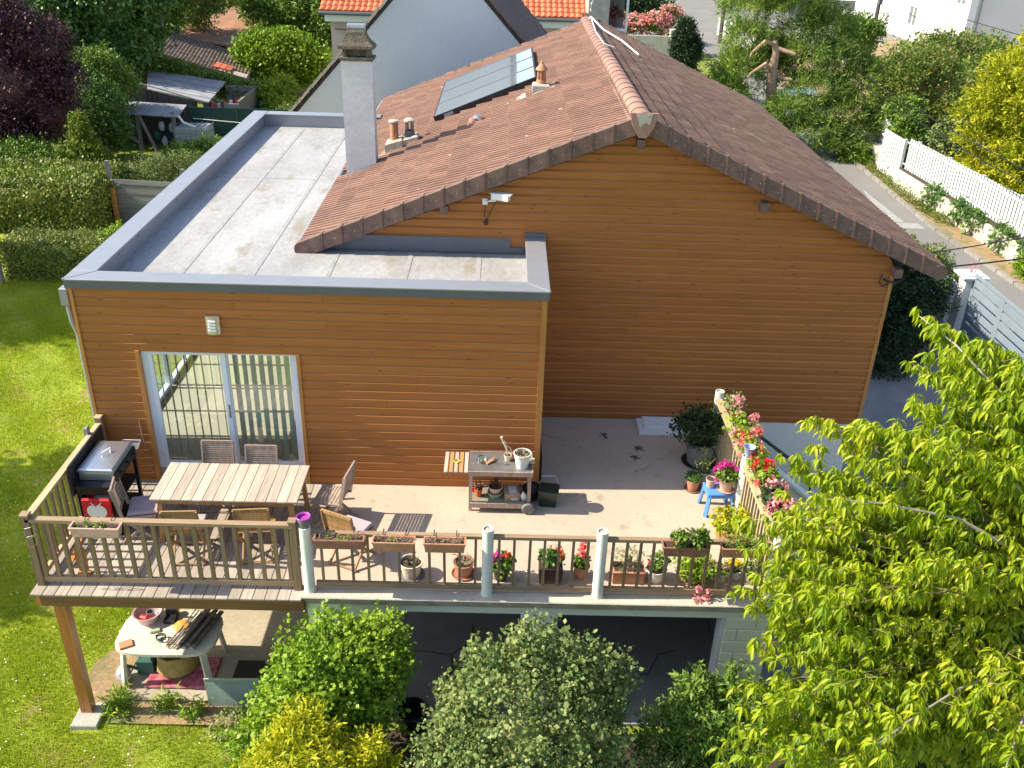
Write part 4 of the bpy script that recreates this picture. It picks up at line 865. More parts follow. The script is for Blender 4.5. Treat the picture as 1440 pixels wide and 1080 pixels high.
m = MB(); m.prism([(-.05, 0), (.06, 0), (.075, .35), (.02, .48), (-.03, .48), (-.07, .35)], 0, .03); m.v = [(x, z - .02, y) for x, y, z in m.v]; m.build('board', M['trim'], t)
m = MB(); m.prism([(-.06, -.16), (.1, -.14), (.1, .0), (-.06, -.0)], .0, .03); m.build('foot', M['trim'], t)
m = MB()
for z in (.15, .25, .35): m.tube([(0, -.045, z), (0, -.02, z)], .012, 6)
m.build('peg', M['black'], t)
for nm, x0, y0, x1, y1 in (('leaning_batten', .13, -2.1, .13, -1.5),):
    m = MB(); m.bar((x0 + .15, y0, .05), (x1 + .1, y1, .12), .05, .03); tag(m.build(nm, M['trim']), 'loose pale batten lying along the left deck railing', 'batten')

# trolley
t = E('potting_trolley', 'wooden potting trolley with grey top, lower shelf, fold-out slats and two wheels', 'trolley', (5.97, -.42, 0))
for x, y in ((-.44, -.20), (.42, -.20), (-.44, .20), (.42, .20)):
    m = MB(); m.box((x, y - .02, .0 if x < 0 else .09), (x + .05, y + .02, .70)); m.build('leg', M['teak2'], t)
m = MB(); m.box((-.44, -.26, .701), (.47, .26, .725), .004); m.build('top_sheet', mk('trolley_top', (.30, .29, .28), (.19, .18, .18), scale=5, rough=.35, bump=.05, metal=.5, rnd=0, fine=.2), t)
m = MB(); m.box((-.45, -.28, .66), (.48, -.261, .735)); m.box((-.45, .261, .66), (.48, .28, .735)); m.box((.471, -.26, .66), (.49, .26, .735)); m.build('top_frame', M['teak2'], t)
m = MB(); m.box((-.43, -.24, .13), (.46, .24, .15)); m.build('lower_shelf', mk('shelf_board', (.30, .29, .22), rough=.4, rnd=0), t)
for y in (-.262, .241): m = MB(); m.box((-.42, y, .09), (.42, y + .021, .17)); m.build('shelf_frame', M['teak2'], t)
for i in range(5): m = MB(); m.box((-.80 + i * .073, -.27, .70), (-.80 + i * .073 + .055, .27, .72), .003); m.build('side_slat', M['teak3'] if i % 2 else M['teak'], t)
m = MB(); m.box((-.80, -.24, .675), (-.45, -.21, .699)); m.box((-.80, .21, .675), (-.45, .24, .699)); m.build('slat_support', M['teak2'], t)
for y in (-.29, .27):
    m = MB(); m.lathe([(0, 0), (.05, 0), (.055, -.005), (.085, -.005), (.095, .01), (.095, .035), (0, .04)], (0, 0, 0), 20); m.v = [(.44 + x, y + z, .095 + y_) for x, y_, z in m.v]; m.build('wheel', M['wheel'], t, True)
TT = .7255; tx, ty = 5.97, -.42
def pot(name, label, loc, r, h, mat, plant=None, cat='plant pot', rt=None, group=None, rim=True, soil=True, sx=1, sy=1, saucer=None, n=22, rz=0):
    t = E(name, label, cat, loc, rz, group); rb = rt or r * .72
    pr = [(0, .0), (rb, 0), (r * .96, h * .88)]
    pr += [(r * 1.0, h * .88), (r * 1.04, h * .90), (r * 1.04, h)] if rim else [(r, h)]
    pr += [(r * .93, h), (r * .90, h * .86)]
    m = MB(); m.lathe(pr, (0, 0, .012 if saucer else 0), n, sx, sy); m.build('pot', mat, t, True)
    if saucer: m = MB(); m.lathe([(0, 0), (r * 1.0, 0), (r * 1.18, .025), (r * 1.13, .025), (r * .98, .008), (0, .008)], (0, 0, 0), n, sx, sy); m.build('saucer', saucer, t, True)
    if soil: m = MB(); m.lathe([(r * .915, 0), (r * .5, .012), (0, .008)], (0, 0, h * .87), n, sx, sy); m.build('soil', M['soil'], t, True)
    if plant: plant(t, h)
    return t
def fol(t, c, r, n, ln, wd, mat, tpl='quad', core=.5, name='foliage', **k):
    L0 = t.location; rz = t.rotation_euler.z
    return crown(name, [(c[0], c[1], c[2], r[0], r[1], r[2])], n, 7, max(r) * .16, ln, wd, mat, t, tpl, core=core, world=False, **k)
def blooms(t, pts, r, mat, name='blossom'):
    P = []; 
    for p in pts: P.append(np.array(p)[None, :] + norm(RS.normal(size=(26, 3))) * r * RS.uniform(.5, 1, (26, 1)))
    P = np.concatenate(P); C0 = np.repeat(np.array(pts, float), 26, 0); O = norm(P - C0 + 1e-6); n = len(P)
    D = norm(O * .5 + RS.normal(size=(n, 3))); s = RS.uniform(.8, 1.2, n)
    me = leaves_mesh(name, P, D, norm(O + .2 * RS.normal(size=(n, 3))), r * .75 * s, r * .75 * s, 'quad', mat); o = ob(name, me, t); return o
def stems(t, n, h, spread, mat, r=.006, z0=0., name='dry_stems'):
    m = MB()
    for i in range(n):
        a = random.uniform(0, 2 * PI); q = random.uniform(.2, 1) * spread; b = random.uniform(0, .4) * spread
        m.tube([(b * math.cos(a), b * math.sin(a), z0), (q * .7 * math.cos(a), q * .7 * math.sin(a), z0 + h * .6), (q * math.cos(a + .6), q * math.sin(a + .6), z0 + h * random.uniform(.5, 1))], r, 4)
    return m.build(name, mat, t)
# things on the trolley
pot('white_bucket', 'white bucket holding dried plants on the trolley top', (tx + .33, ty - .10, TT), .125, .24, M['whitepot'], lambda t, h: (fol(t, (0, 0, h * .9), (.085, .085, .03), 20, .04, .025, L['dry'], core=0),), 'bucket', rt=.085)
pot('ornament_pot', 'small cream pot holding a pale wooden figure on the trolley', (tx + .12, ty + .06, TT), .055, .10, M['creampot'], lambda t, h: MB().tube([(0, 0, h * .8), (-.02, 0, .20), (-.04, 0, .26), (-.08, 0, .33), (-.10, 0, .40)], [.012, .012, .02, .012, .02], 8).add(*ico((-.06, 0, .31), (.028, .02, .028), 1, 0)).tube([(-.04, 0, .26), (.03, 0, .22), (.05, 0, .17)], .007, 5).build('figure', M['creampot'], t, True))
t = E('glass_cloche', 'broken clear glass cloche on the trolley', 'glass', (tx - .26, ty + .02, TT)); m = MB(); m.lathe([(.08, 0), (.085, .03), (.07, .06)], (0, 0, 0), 18); m.add([(-.08, 0, .04), (-.02, .06, .04), (-.04, .04, .15), (-.07, .0, .19)], [(0, 1, 2, 3)]); m.build('glass_bowl', M['clearglass'], t, True); fol(t, (.02, 0, .03), (.03, .03, .02), 6, .03, .015, L['grey'], core=0)
t = tag(MB().bar((-.07, -.06, .012), (.02, .02, .03), .05, .02).bar((.01, .0, .03), (.05, .08, .035), .018, .018).build('hand_trowel', M['terracotta'], None, loc=(tx - .12, ty - .0, TT)), 'orange handled scraper lying on the trolley top', 'tool')
tag(MB().tube([(.05, 0, 0), (0, .06, 0), (-.05, 0, 0), (0, -.06, 0), (.045, -.01, 0)], .008, 6).build('yellow_ring', M['orange'] if 0 else mk('yellow_rubber', (.75, .6, .03), rough=.5, bump=0, rnd=0), None, loc=(tx - .62, ty, .73)), 'yellow ring on the fold-out slats of the trolley', 'ring')
t = tag(MB().lathe([(.07, 0), (.09, .03), (.08, .035), (.06, .01), (0, .01)], (0, 0, 0), 16).build('clay_dish', M['terracotta'], None, True, loc=(tx + .26, ty + .14, TT)), 'shallow clay dish at the back of the trolley top', 'dish')
m = MB(); 
for k in range(3): m.box((0, -.05 + k * .05, 0), (.10, -.02 + k * .05, .02), .004)
tag(m.build('white_clips', M['creampot'], None, loc=(tx + .42, ty + .0, TT + .02)), 'small cream pegs at the right edge of the trolley top', 'pegs')
tag(MB().box((-.035, -.015, 0), (.035, .015, .01)).tube([(0, 0, .01), (.0, 0, .05)], .01, 6).build('grey_clamp', M['greypot'], None, loc=(tx + .10, ty - .06, TT)), 'tiny grey clamp below the cream pot on the trolley', 'clamp')
pot('orange_pot', 'orange plastic pot with withered red leaves on the trolley shelf', (tx - .30, ty - .04, .151), .06, .13, M['orange'], lambda t, h: fol(t, (0, 0, h + .03), (.06, .06, .05), 14, .04, .02, L['maroon'], core=0))
tag(MB().box((-.06, -.05, 0), (.06, .05, .02), .004).tube([(-.04, 0, .02), (-.05, 0, .14)], .02, 8).build('red_lighter', M['redbag'], None, loc=(tx - .38, ty + .1, .151)), 'red and white plastic tool on the trolley shelf beside the orange pot', 'tool')
pot('sage_pot', 'sage green bowl under a terracotta pot on the trolley shelf', (tx - .05, ty - .04, .151), .115, .09, M['greenpot'], None, soil=False)
pot('maroon_plant_pot', 'terracotta pot with maroon leaved plant stacked in the sage bowl', (tx - .05, ty - .04, .235), .105, .10, M['palepot'], lambda t, h: (stems(t, 9, .16, .1, M['soil'], .005, h * .8), fol(t, (0, 0, h + .06), (.08, .08, .07), 10, .05, .02, L['maroon'], core=0)))
t = E('cardboard_box', 'open cardboard box with white label on the trolley shelf', 'box', (tx + .19, ty - .04, .151), R(8)); m = MB(); m.box((-.11, -.13, 0), (.11, .13, .13), .004); m.build('carton', M['cardboard'], t); m = MB(); m.box((-.04, -.11, .1305), (.07, .08, .134)); m.box((-.02, -.134, .02), (.08, -.1305, .06)); m.build('paper_label', M['whitepot'], t)
tag(MB().add(*ico((0, 0, 0), (.055, .03, .07), 1, .4)).build('crumpled_tissue', M['white'], None, loc=(tx + .36, ty - .16, .24)), 'crumpled white tissue on the trolley shelf by the wheel leg', 'tissue')
pot('black_nursery_pot', 'black round nursery pot standing behind the trolley wheel', (tx + .50, ty + .14, 0), .13, .22, M['black'])
t = E('compost_bin', 'dark green plastic bin with bag beside the trolley', 'bin', (6.72, -.40, 0), R(-8)); m = MB(); m.prism([(-.12, -.10), (.12, -.10), (.12, .10), (-.12, .10)], 0, .26); m.v = [(x * (1 + z * .8), y * (1 + z * .8), z) for x, y, z in m.v]; m.build('bin_body', M['binplastic'], t)
m = MB(); m.box((-.155, -.135, .255), (.155, .135, .285), .01); m.build('bin_rim', M['binplastic'], t); m = MB(); m.tube([(-.15, .1, .27), (-.12, .12, .40), (.08, .13, .42), (.14, .1, .27)], .008, 6); m.build('bail_handle', M['chrome'], t)

# ---- flower boxes on the rails
def box_planter(label, loc, mat, L_=.56, plant=None, rz=0, w=.15, h=.15, rib=True, group='flower boxes hooked on the railing'):
    t = E('flower_box', label, 'flower box', loc, rz, group)
    a, b = L_ / 2, w / 2; m = MB(); o = .018; th = .012
    v = [(-a + o, -b + o, 0), (a - o, -b + o, 0), (a - o, b - o, 0), (-a + o, b - o, 0), (-a, -b, h), (a, -b, h), (a, b, h), (-a, b, h)]
    iv = [(-a + th, -b + th, h), (a - th, -b + th, h), (a - th, b - th, h), (-a + th, b - th, h), (-a + o + th, -b + o + th, .04), (a - o - th, -b + o + th, .04), (a - o - th, b - o - th, .04), (-a + o + th, b - o - th, .04)]
    m.add(v + iv, [(3, 2, 1, 0)] + [(i, (i + 1) % 4, 4 + (i + 1) % 4, 4 + i) for i in range(4)] + [(4 + i, 4 + (i + 1) % 4, 8 + (i + 1) % 4, 8 + i) for i in range(4)] + [(8 + i, 8 + (i + 1) % 4, 12 + (i + 1) % 4, 12 + i) for i in range(4)] + [(12, 13, 14, 15)])
    for q in ((-a - .008, -b - .008, h - .02, a + .008, -b, h), (-a - .008, b, h - .02, a + .008, b + .008, h), (-a - .008, -b + .0, h - .02, -a, b, h), (a, -b, h - .02, a + .008, b, h)): m.box(q[:3], q[3:])
    if rib:
        for k in range(int(L_ / .035)): x = -a + .03 + k * .035; m.box((x, -b - .004 + .01, h * .55), (x + .014, -b + .012, h - .025))
    m.build('box', mat, t)
    m = MB(); nx = 14; vv = [(-a + th + (2 * a - 2 * th) * i / nx, s * (b - th - .002), h - .03 + random.uniform(-.008, .010)) for s in (-1, 0, 1) for i in range(nx + 1)]
    m.add(vv, [(r_ * (nx + 1) + i, r_ * (nx + 1) + i + 1, (r_ + 1) * (nx + 1) + i + 1, (r_ + 1) * (nx + 1) + i) for r_ in range(2) for i in range(nx)]); m.build('soil', M['soil'], t, True)
    m = MB()
    for x in (-a * .55, a * .55): m.tube([(x, -b * .9, h * .25), (x, b + .01, .03), (x, b + .02, h + .02), (x, b + .10, h + .03), (x, b + .12, h - .05)], .006, 5)
    m.build('hook', M['black'], t)
    if plant: plant(t, a, b, h)
    return t
def weeds(n=10, green=4):
    def f(t, a, b, h):
        m = MB()
        for i in range(n * 3):
            x, y = random.uniform(-a * .85, a * .85), random.uniform(-b * .7, b * .7); dx, dy = random.uniform(-.05, .05), random.uniform(-.03, .03)
            m.tube([(x, y, h - .03), (x + dx, y + dy, h + random.uniform(-.0, .05)), (x + dx * 2.2, y + dy * 2, h + random.uniform(-.02, .03))], .0035, 4)
        m.build('dry_stems', mk('dry_twigs', (.36, .27, .18), rough=.9, bump=0, rnd=.2) if 'tw' not in M else M['tw'], t)
        for i in range(green):
            x = random.uniform(-a * .8, a * .8); crown('sprout', [(x, 0, h, .03, .03, .03)], 6, 4, .015, .035, .014, L['lime'], t, core=0, world=False)
    return f
M['tw'] = mk('dry_twigs', (.36, .27, .18), rough=.9, bump=0, rnd=.2)
RY = -2.565
box_planter('pale pink flower box with sparse sprouts on the deck railing', (.97, RY, .90), M['palepot'], .60, weeds(6, 8))
box_planter('brown flower box beside the leftmost pipe post, full of dry stems', (3.98, RY, .80), M['brownpot'], .62, weeds(12, 3))
box_planter('terracotta flower box with one green sprout, between two other boxes', (4.66, RY, .78), M['terracotta'], .52, weeds(12, 1))
box_planter('terracotta flower box of dry stems nearest the second pipe post', (5.30, RY, .78), M['terracotta'], .52, weeds(14, 0))
box_planter('brown flower box with a purple petunia and geranium leaves', (8.32, RY, .80), M['brownpot'], .56, lambda t, a, b, h: (fol(t, (-.08, 0, h + .06), (.10, .08, .10), 40, .045, .04, L['mid']), fol(t, (.14, 0, h + .08), (.13, .09, .11), 50, .05, .045, L['mid']), stems(t, 6, .26, .18, M['tw'], .003, h), blooms(t, [(-.10, -.07, h + .09)], .035, L['magenta']), blooms(t, [(-.1, .03, h + .24), (.2, .02, h + .2)], .02, L['pink'])))
box_planter('terracotta flower box of feathery green plants nearest the front right corner', (9.06, RY, .80), M['terracotta'], .56, lambda t, a, b, h: (fol(t, (0, 0, h + .04), (.20, .09, .08), 90, .035, .014, L['mid']), blooms(t, [(.0, -.03, h + .08)], .02, L['coral'])))
def ger(lf, fl, pts, r=.045, rr=(.2, .1, .12)):
    r *= 1.35
    def f(t, a, b, h):
        fol(t, (0, -.0, h + .06), rr, 60, .055, .05, lf)
        stems(t, 10, .25, .2, M['tw'], .003, h * .8, 'flower_stems')
        blooms(t, pts, r, fl)
    return f
RX = 9.68
def sidebox(y, label, mat, plant): box_planter(label, (RX, y, .80), mat, .5, plant, R(90), rib=False, group='flower boxes outside the right railing')
def rp(n, sx, sy, z0, z1): return [(random.uniform(-sx, sx), random.uniform(-sy, sy), random.uniform(z0, z1)) for _ in range(n)]
sidebox(.95, 'flower box of pale pink geraniums farthest back by the gable', M['brownpot'], ger(L['grey'], L['pink'], rp(6, .2, .08, .22, .36), .055))
sidebox(.22, 'flower box overflowing with coral and pink geraniums', M['terracotta'], lambda t, a, b, h: (ger(L['lime'], L['coral'], rp(8, .3, .2, .15, .32), .042, (.3, .2, .13))(t, a, b, h), blooms(t, rp(16, .32, .24, .14, .34), .06, L['pink'])))
sidebox(-.42, 'flower box of pink and coral geraniums left of the lilac cup', M['terracotta'], lambda t, a, b, h: (ger(L['lime'], L['coral'], rp(10, .26, .15, .2, .34), .042, (.24, .16, .12))(t, a, b, h), blooms(t, rp(9, .3, .2, .1, .3), .055, L['pink'])))
sidebox(-.98, 'flower box of bright red geraniums behind the lilac cup post', M['brownpot'], lambda t, a, b, h: (ger(L['lime'], L['red'], rp(5, .16, .10, .28, .36), .055, (.26, .16, .14))(t, a, b, h), blooms(t, [(-.2, .12, .14), (-.25, .15, .2), (-.1, .18, .12)], .045, L['coral'])))
sidebox(-1.62, 'flower box of pale pink geraniums nearest the front corner', M['whitepot'], ger(L['dark'], L['pink'], rp(12, .28, .16, .16, .36), .06, (.22, .14, .12)))
pot('pink_geranium_hanging', 'pink geranium pot outside the railing beside the cherry leaves', (9.70, -2.1, .82), .11, .16, M['whitepot'], lambda t, h: (fol(t, (0, 0, h + .05), (.13, .12, .1), 40, .05, .045, L['dark']), blooms(t, rp(5, .12, .12, .2, .32), .055, L['pink'])))
# ---- pots on the terrace floor
pot('cream_pot', 'cream pot of withered brown stems behind the middle terracotta box', (4.82, -2.12, 0), .155, .22, M['creampot'], lambda t, h: stems(t, 26, .10, .13, M['tw'], .005, h * .85), saucer=M['greypot'])
pot('clay_pot', 'round terracotta pot of tangled straw stems behind the railing', (5.52, -2.08, 0), .14, .20, M['terracotta'], lambda t, h: stems(t, 26, .16, .17, M['tw'], .004, h * .8), saucer=M['brownpot'])
pot('geranium_pot', 'dark pot with magenta and red geranium half hidden by the second pipe post', (6.02, -2.15, 0), .11, .18, M['darkpot'], lambda t, h: (fol(t, (0, 0, h + .07), (.14, .12, .12), 60, .05, .045, L['mid']), blooms(t, [(-.02, 0, h + .22), (-.08, -.02, h + .2)], .055, L['magenta']), blooms(t, [(.08, 0, h + .2)], .05, L['red'])))
t = E('square_planter', 'dark square planter with a red geranium in the middle of the terrace railing', 'plant pot', (6.68, -2.12, 0))
m = MB(); 
for k in range(3): m.box((-.15 - k * .004, -.15 - k * .004, k * .09), (.15 + k * .004, .15 + k * .004, k * .09 + .088), .006)
m.build('pot', M['darkpot'], t); m = MB(); m.box((-.14, -.14, .265), (.14, .14, .272)); m.build('soil', M['soil'], t)
fol(t, (0, 0, .33), (.14, .12, .10), 60, .05, .04, L['deep']); blooms(t, [(.13, -.02, .40), (.1, .05, .43), (-.02, .1, .4)], .05, L['red'])
pot('pink_geranium_pot', 'tall pink geranium in a clay pot left of the third pipe post', (7.10, -2.08, 0), .11, .20, M['terracotta'], lambda t, h: (fol(t, (0, 0, h + .05), (.09, .09, .08), 30, .04, .035, L['mid']), blooms(t, [(0, 0, h + .14), (.02, 0, h + .22), (0, -.02, h + .30), (.03, 0, h + .36)], .06, L['coral']), blooms(t, [(-.03, 0, h + .2), (0, .02, h + .4)], .05, L['pink'])))
t = E('trough_planter', 'rectangular terracotta trough with a wispy grey-green bush', 'plant pot', (7.72, -2.1, 0)); m = MB(); m.box((-.21, -.12, 0), (.21, .12, .19), .01); m.box((-.22, -.13, .17), (.22, .13, .20), .006); m.build('pot', M['terracotta'], t)
m = MB(); m.box((-.19, -.10, .2), (.19, .10, .208)); m.build('soil', M['soil'], t); fol(t, (.0, 0, .34), (.19, .12, .17), 90, .03, .012, L['grey'], core=.3)
pot('white_ribbed_pot', 'white round pot with reddish and green leaves behind the railing', (8.10, -2.1, 0), .14, .19, M['whitepot'], lambda t, h: (fol(t, (.03, 0, h + .08), (.12, .10, .12), 60, .045, .03, L['mid']), blooms(t, [(-.1, -.02, h + .1), (-.08, .02, h + .05)], .03, L['coral'])))
pot('petunia_pot', 'low pot overflowing with magenta and pink flowers through the railing', (8.62, -2.12, 0), .15, .18, M['darkpot'], lambda t, h: (fol(t, (0, -.05, h + .06), (.26, .22, .13), 120, .05, .04, L['lime']), blooms(t, rp(12, .26, .12, .08, .30), .04, L['pink']), blooms(t, rp(6, .3, .1, .06, .2), .035, L['magenta']), blooms(t, [(-.05, -.42, .03), (.08, -.40, .05), (.12, -.38, .12), (-.02, -.36, .16), (.0, -.44, .0)], .05, L['pink'])))
pot('lilac_flower_pot', 'white pot of small lilac flowers beside the yellow flowers', (8.98, -2.08, 0), .10, .15, M['whitepot'], lambda t, h: (fol(t, (0, 0, h + .03), (.12, .1, .07), 30, .035, .03, L['mid']), blooms(t, rp(12, .12, .1, .14, .28), .025, L['pink'])))
pot('yellow_flower_pot', 'white pot with bright yellow flowers behind the railing', (9.20, -2.02, 0), .10, .15, M['whitepot'], lambda t, h: (fol(t, (0, 0, h + .02), (.10, .1, .06), 20, .035, .03, L['dark']), blooms(t, rp(9, .09, .08, .2, .30), .035, L['yflower'])))
pot('variegated_pot', 'grey pot with pale variegated leaves in the front right corner', (9.40, -2.12, 0), .10, .15, M['greypot'], lambda t, h: fol(t, (0, 0, h + .05), (.14, .12, .1), 50, .045, .03, L['grey']))
pot('large_clay_pot', 'large terracotta pot of yellow-green leaves inside the corner railing', (9.28, -1.25, 0), .25, .30, M['terracotta'], lambda t, h: fol(t, (0, 0, h + .05), (.24, .24, .16), 120, .05, .04, L['yellow']))
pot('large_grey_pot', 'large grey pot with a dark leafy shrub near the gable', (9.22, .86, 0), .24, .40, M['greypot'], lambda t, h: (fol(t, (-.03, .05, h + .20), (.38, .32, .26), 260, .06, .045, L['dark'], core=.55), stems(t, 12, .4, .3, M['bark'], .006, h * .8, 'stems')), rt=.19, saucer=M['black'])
pot('succulent_pot', 'small terracotta pot with a dark green succulent on the floor left of the blue stool', (8.98, .06, 0), .11, .18, M['terracotta'], lambda t, h: fol(t, (0, 0, h + .03), (.10, .10, .08), 60, .05, .02, L['deep'], up=1), saucer=M['brownpot'])
t = E('blue_stool', 'blue plastic stool carrying two flower pots by the right railing', 'stool', (9.24, -.46, 0), R(4))
m = MB(); m.box((-.20, -.17, .36), (.20, .17, .385), .012); m.box((-.19, -.165, .31), (.19, -.15, .36)); m.box((-.19, .15, .31), (.19, .165, .36)); m.box((-.195, -.15, .31), (-.18, .15, .36)); m.box((.18, -.15, .31), (.195, .15, .36)); m.build('seat', M['blue'], t, True)
for sx in (-1, 1):
    for sy in (-1, 1): m = MB(); m.bar((sx * .165, sy * .14, .37), (sx * .205, sy * .18, 0), .06, .035, (sx, sy, 0)); m.build('leg', M['blue'], t)
pot('small_clay_pot', 'small empty clay pot on the left of the blue stool', (9.12, -.42, .387), .075, .14, M['palepot'], lambda t, h: stems(t, 3, .03, .05, M['tw'], .003, h * .8))
pot('magenta_geranium_pot', 'pale pink pot of magenta geraniums on the right of the blue stool', (9.33, -.50, .387), .115, .19, M['palepot'], lambda t, h: (fol(t, (0, 0, h + .07), (.15, .13, .10), 60, .05, .045, L['mid']), blooms(t, [(-.12, 0, h + .22), (-.14, .05, h + .12), (-.05, .02, h + .25), (.04, .04, h + .20), (.12, 0, h + .16), (-.14, -.04, h + .04), (.02, .1, h + .2)], .055, L['magenta'])), saucer=M['palepot'])
pot('forget_me_not_pot', 'grey pot of wispy plant with tiny blue flowers behind the stool', (9.16, .12, 0), .09, .30, M['greypot'], lambda t, h: (stems(t, 12, .4, .2, L['grey'], .005, h * .8, 'stems'), fol(t, (0, 0, h + .16), (.2, .12, .16), 26, .04, .02, L['grey'], core=0)))

# ---- under the deck
t = E('plastic_table', 'stained white plastic garden table on the patio below the deck', 'table', (1.25, -1.70, G + .05))
m = MB(); n = 24; top = []
for k in range(n * 4 // 4):
    a = 2 * PI * k / n; c, s_ = math.cos(a), math.sin(a); top.append((.72 * math.copysign(abs(c) ** .5, c), .46 * math.copysign(abs(s_) ** .5, s_)))
m.prism(top, .655, .70); m.build('tabletop', M['oldplastic'], t, True)
for sx in (-1, 1):
    for sy in (-1, 1): m = MB(); m.bar((sx * .56, sy * .34, .655), (sx * .62, sy * .39, 0), .09, .05, (sx, sy, 0)); m.build('leg', M['oldplastic'], t)
zt = G + .751
t = E('pink_basin', 'pale pink basin with red tin and green string on the white table', 'basin', (.86, -1.45, zt)); m = MB(); m.lathe([(.0, 0), (.14, 0), (.195, .15), (.215, .155), (.21, .165), (.185, .155), (.13, .02), (0, .02)], (0, 0, 0), 26); m.build('basin', M['pinkbasin'], t, True)
m = MB(); m.tube([(-.08, -.03, .06), (.02, -.07, .08)], .05, 10); m.build('red_tin', M['redbag'], t, True); m = MB(); m.lathe([(.055, .0), (.06, .07), (.05, .07), (.045, .01)], (.03, .03, .06), 14); m.build('tape_roll', M['greypot'], t, True)
t = E('firewood_pile', 'split dark branches and bark stacked on the white table', 'firewood', (1.66, -1.68, zt))
for i in range(8): m = MB(); x = -.12 + i * .036; m.bar((x - .09, -.33 + random.uniform(-.04, .04), .02 + (i % 3) * .03), (x + .12, .36 + random.uniform(-.06, .05), .04 + (i % 3) * .035), random.uniform(.035, .06), .03); m.build('split_log', M['bark'] if i % 3 else M['palebark'], t)
for i in range(14): m = MB(); x = -.28 + random.uniform(0, .22); m.tube([(x - .1, -.38 + random.uniform(0, .1), .015), (x + .02, 0, .04 + random.uniform(0, .04)), (x + .12, .34 + random.uniform(-.12, .1), .06)], .009, 5); m.build('stick', M['bark'] if i % 2 else M['palebark'], t)
tag(MB().add(*ico((0, 0, .03), (.12, .13, .04), 2, .25)).build('orange_net', mk('orange_net', (.8, .36, .06), rough=.7, bump=.5, rnd=0), None, loc=(1.40, -1.60, zt)), 'crumpled orange net among the sticks', 'net')
m = MB(); 
for k in range(9): a = random.uniform(0, PI); m.tube([(.07 * math.cos(a + j * .7), .06 * math.sin(a + j * .7), .02 + .025 * math.sin(j + k) + .03) for j in range(10)], .006, 4)
tag(m.build('string_ball', M['bluegreen'], None, loc=(1.18, -1.86, zt)), 'tangle of dark green garden string on the white table', 'string')
tag(MB().box((-.09, -.07, 0), (.09, .07, .03), .004).build('clay_tray', M['terracotta'], None, loc=(.72, -1.98, zt)), 'square terracotta tray at the left front corner of the white table', 'tray').rotation_euler = (0, 0, .5)
tag(MB().box((-.07, -.03, 0), (.07, .03, .035), .006).build('scrub_brush', M['greenpot'], None, loc=(1.04, -1.70, zt)), 'green scrubbing brush on the white table', 'brush').rotation_euler = (0, 0, .4)
tag(MB().box((-.09, -.09, 0), (.08, .09, .07), .01).box((-.09, .05, .071), (.08, .09, .16)).build('black_tray', M['black'], None, loc=(1.20, -1.46, zt)), 'small black plastic box beside the pink basin', 'box')
pot('plain_clay_pot', 'small clay pot under clear film on the white table', (1.22, -1.33, zt), .07, .10, M['terracotta'])
t = E('watering_can', 'dark green watering can under the white table', 'watering can', (.86, -1.72, G + .05)); m = MB(); m.box((-.11, -.16, 0), (.13, .16, .30), .03); m.build('can_body', M['bluegreen'], t, True); m = MB(); m.tube([(-.08, -.1, .28), (-.06, -.02, .36), (.02, .1, .36), (.06, .14, .26)], .018, 8); m.build('can_handle', M['bluegreen'], t, True); m = MB(); m.tube([(-.1, -.1, .08), (-.25, -.22, .28)], [.03, .018], 8); m.build('spout', M['bluegreen'], t, True)
tag(MB().add(*ico((0, 0, .1), (.10, .13, .13), 2, .28)).build('plastic_bag', mk('pale_bag', (.55, .48, .62), rough=.4, bump=.3, rnd=0), None, True, loc=(.58, -1.95, G + .06)), 'crumpled pale lilac plastic bag by the left table leg', 'bag')
t = E('canvas_tub', 'round tan canvas tub under the white table', 'tub', (1.30, -1.72, G + .10)); m = MB(); m.lathe([(0, 0), (.25, 0), (.30, .06), (.29, .20), (.27, .36), (.25, .36), (.25, .1), (0, .08)], (0, 0, 0), 22); m.v = [(x + random.uniform(-.012, .012), y + random.uniform(-.012, .012), z) for x, y, z in m.v]; m.build('canvas', M['canvas'], t, True)
t = E('red_compost_bag', 'flat red printed compost bag under the tan tub', 'bag', (1.42, -1.80, G + .052)); m = MB(); m.box((-.50, -.32, 0), (.46, .30, .045), .018); m.build('bag', mk('red_print', (.36, .03, .06), (.5, .2, .22), scale=9, rough=.5, bump=.1, rnd=0), t, True)
t = E('plastic_sheet', 'grey-green plastic panel leaning beside the lime bush', 'panel', (2.22, -2.40, G + .0)); m = MB(); m.slabquad([(-.28, -.02, .02), (.40, -.0, .02), (.42, .14, .42), (-.36, .12, .42)], .02); m.build('sheet', mk('grey_green_sheet', (.20, .27, .23), rough=.5, bump=.05, rnd=0), t)
m = MB(); m.bar((-.36, .12, .425), (.42, .14, .425), .025, .02); m.build('rim', M['greenpot'], t)
tag(MB().box((-.32, -.5, 0), (.32, .3, .02)).build('black_tarpaulin', M['black'], None, loc=(2.45, -1.85, G + .055)), 'black sheet lying on the patio beside the white table', 'sheet')
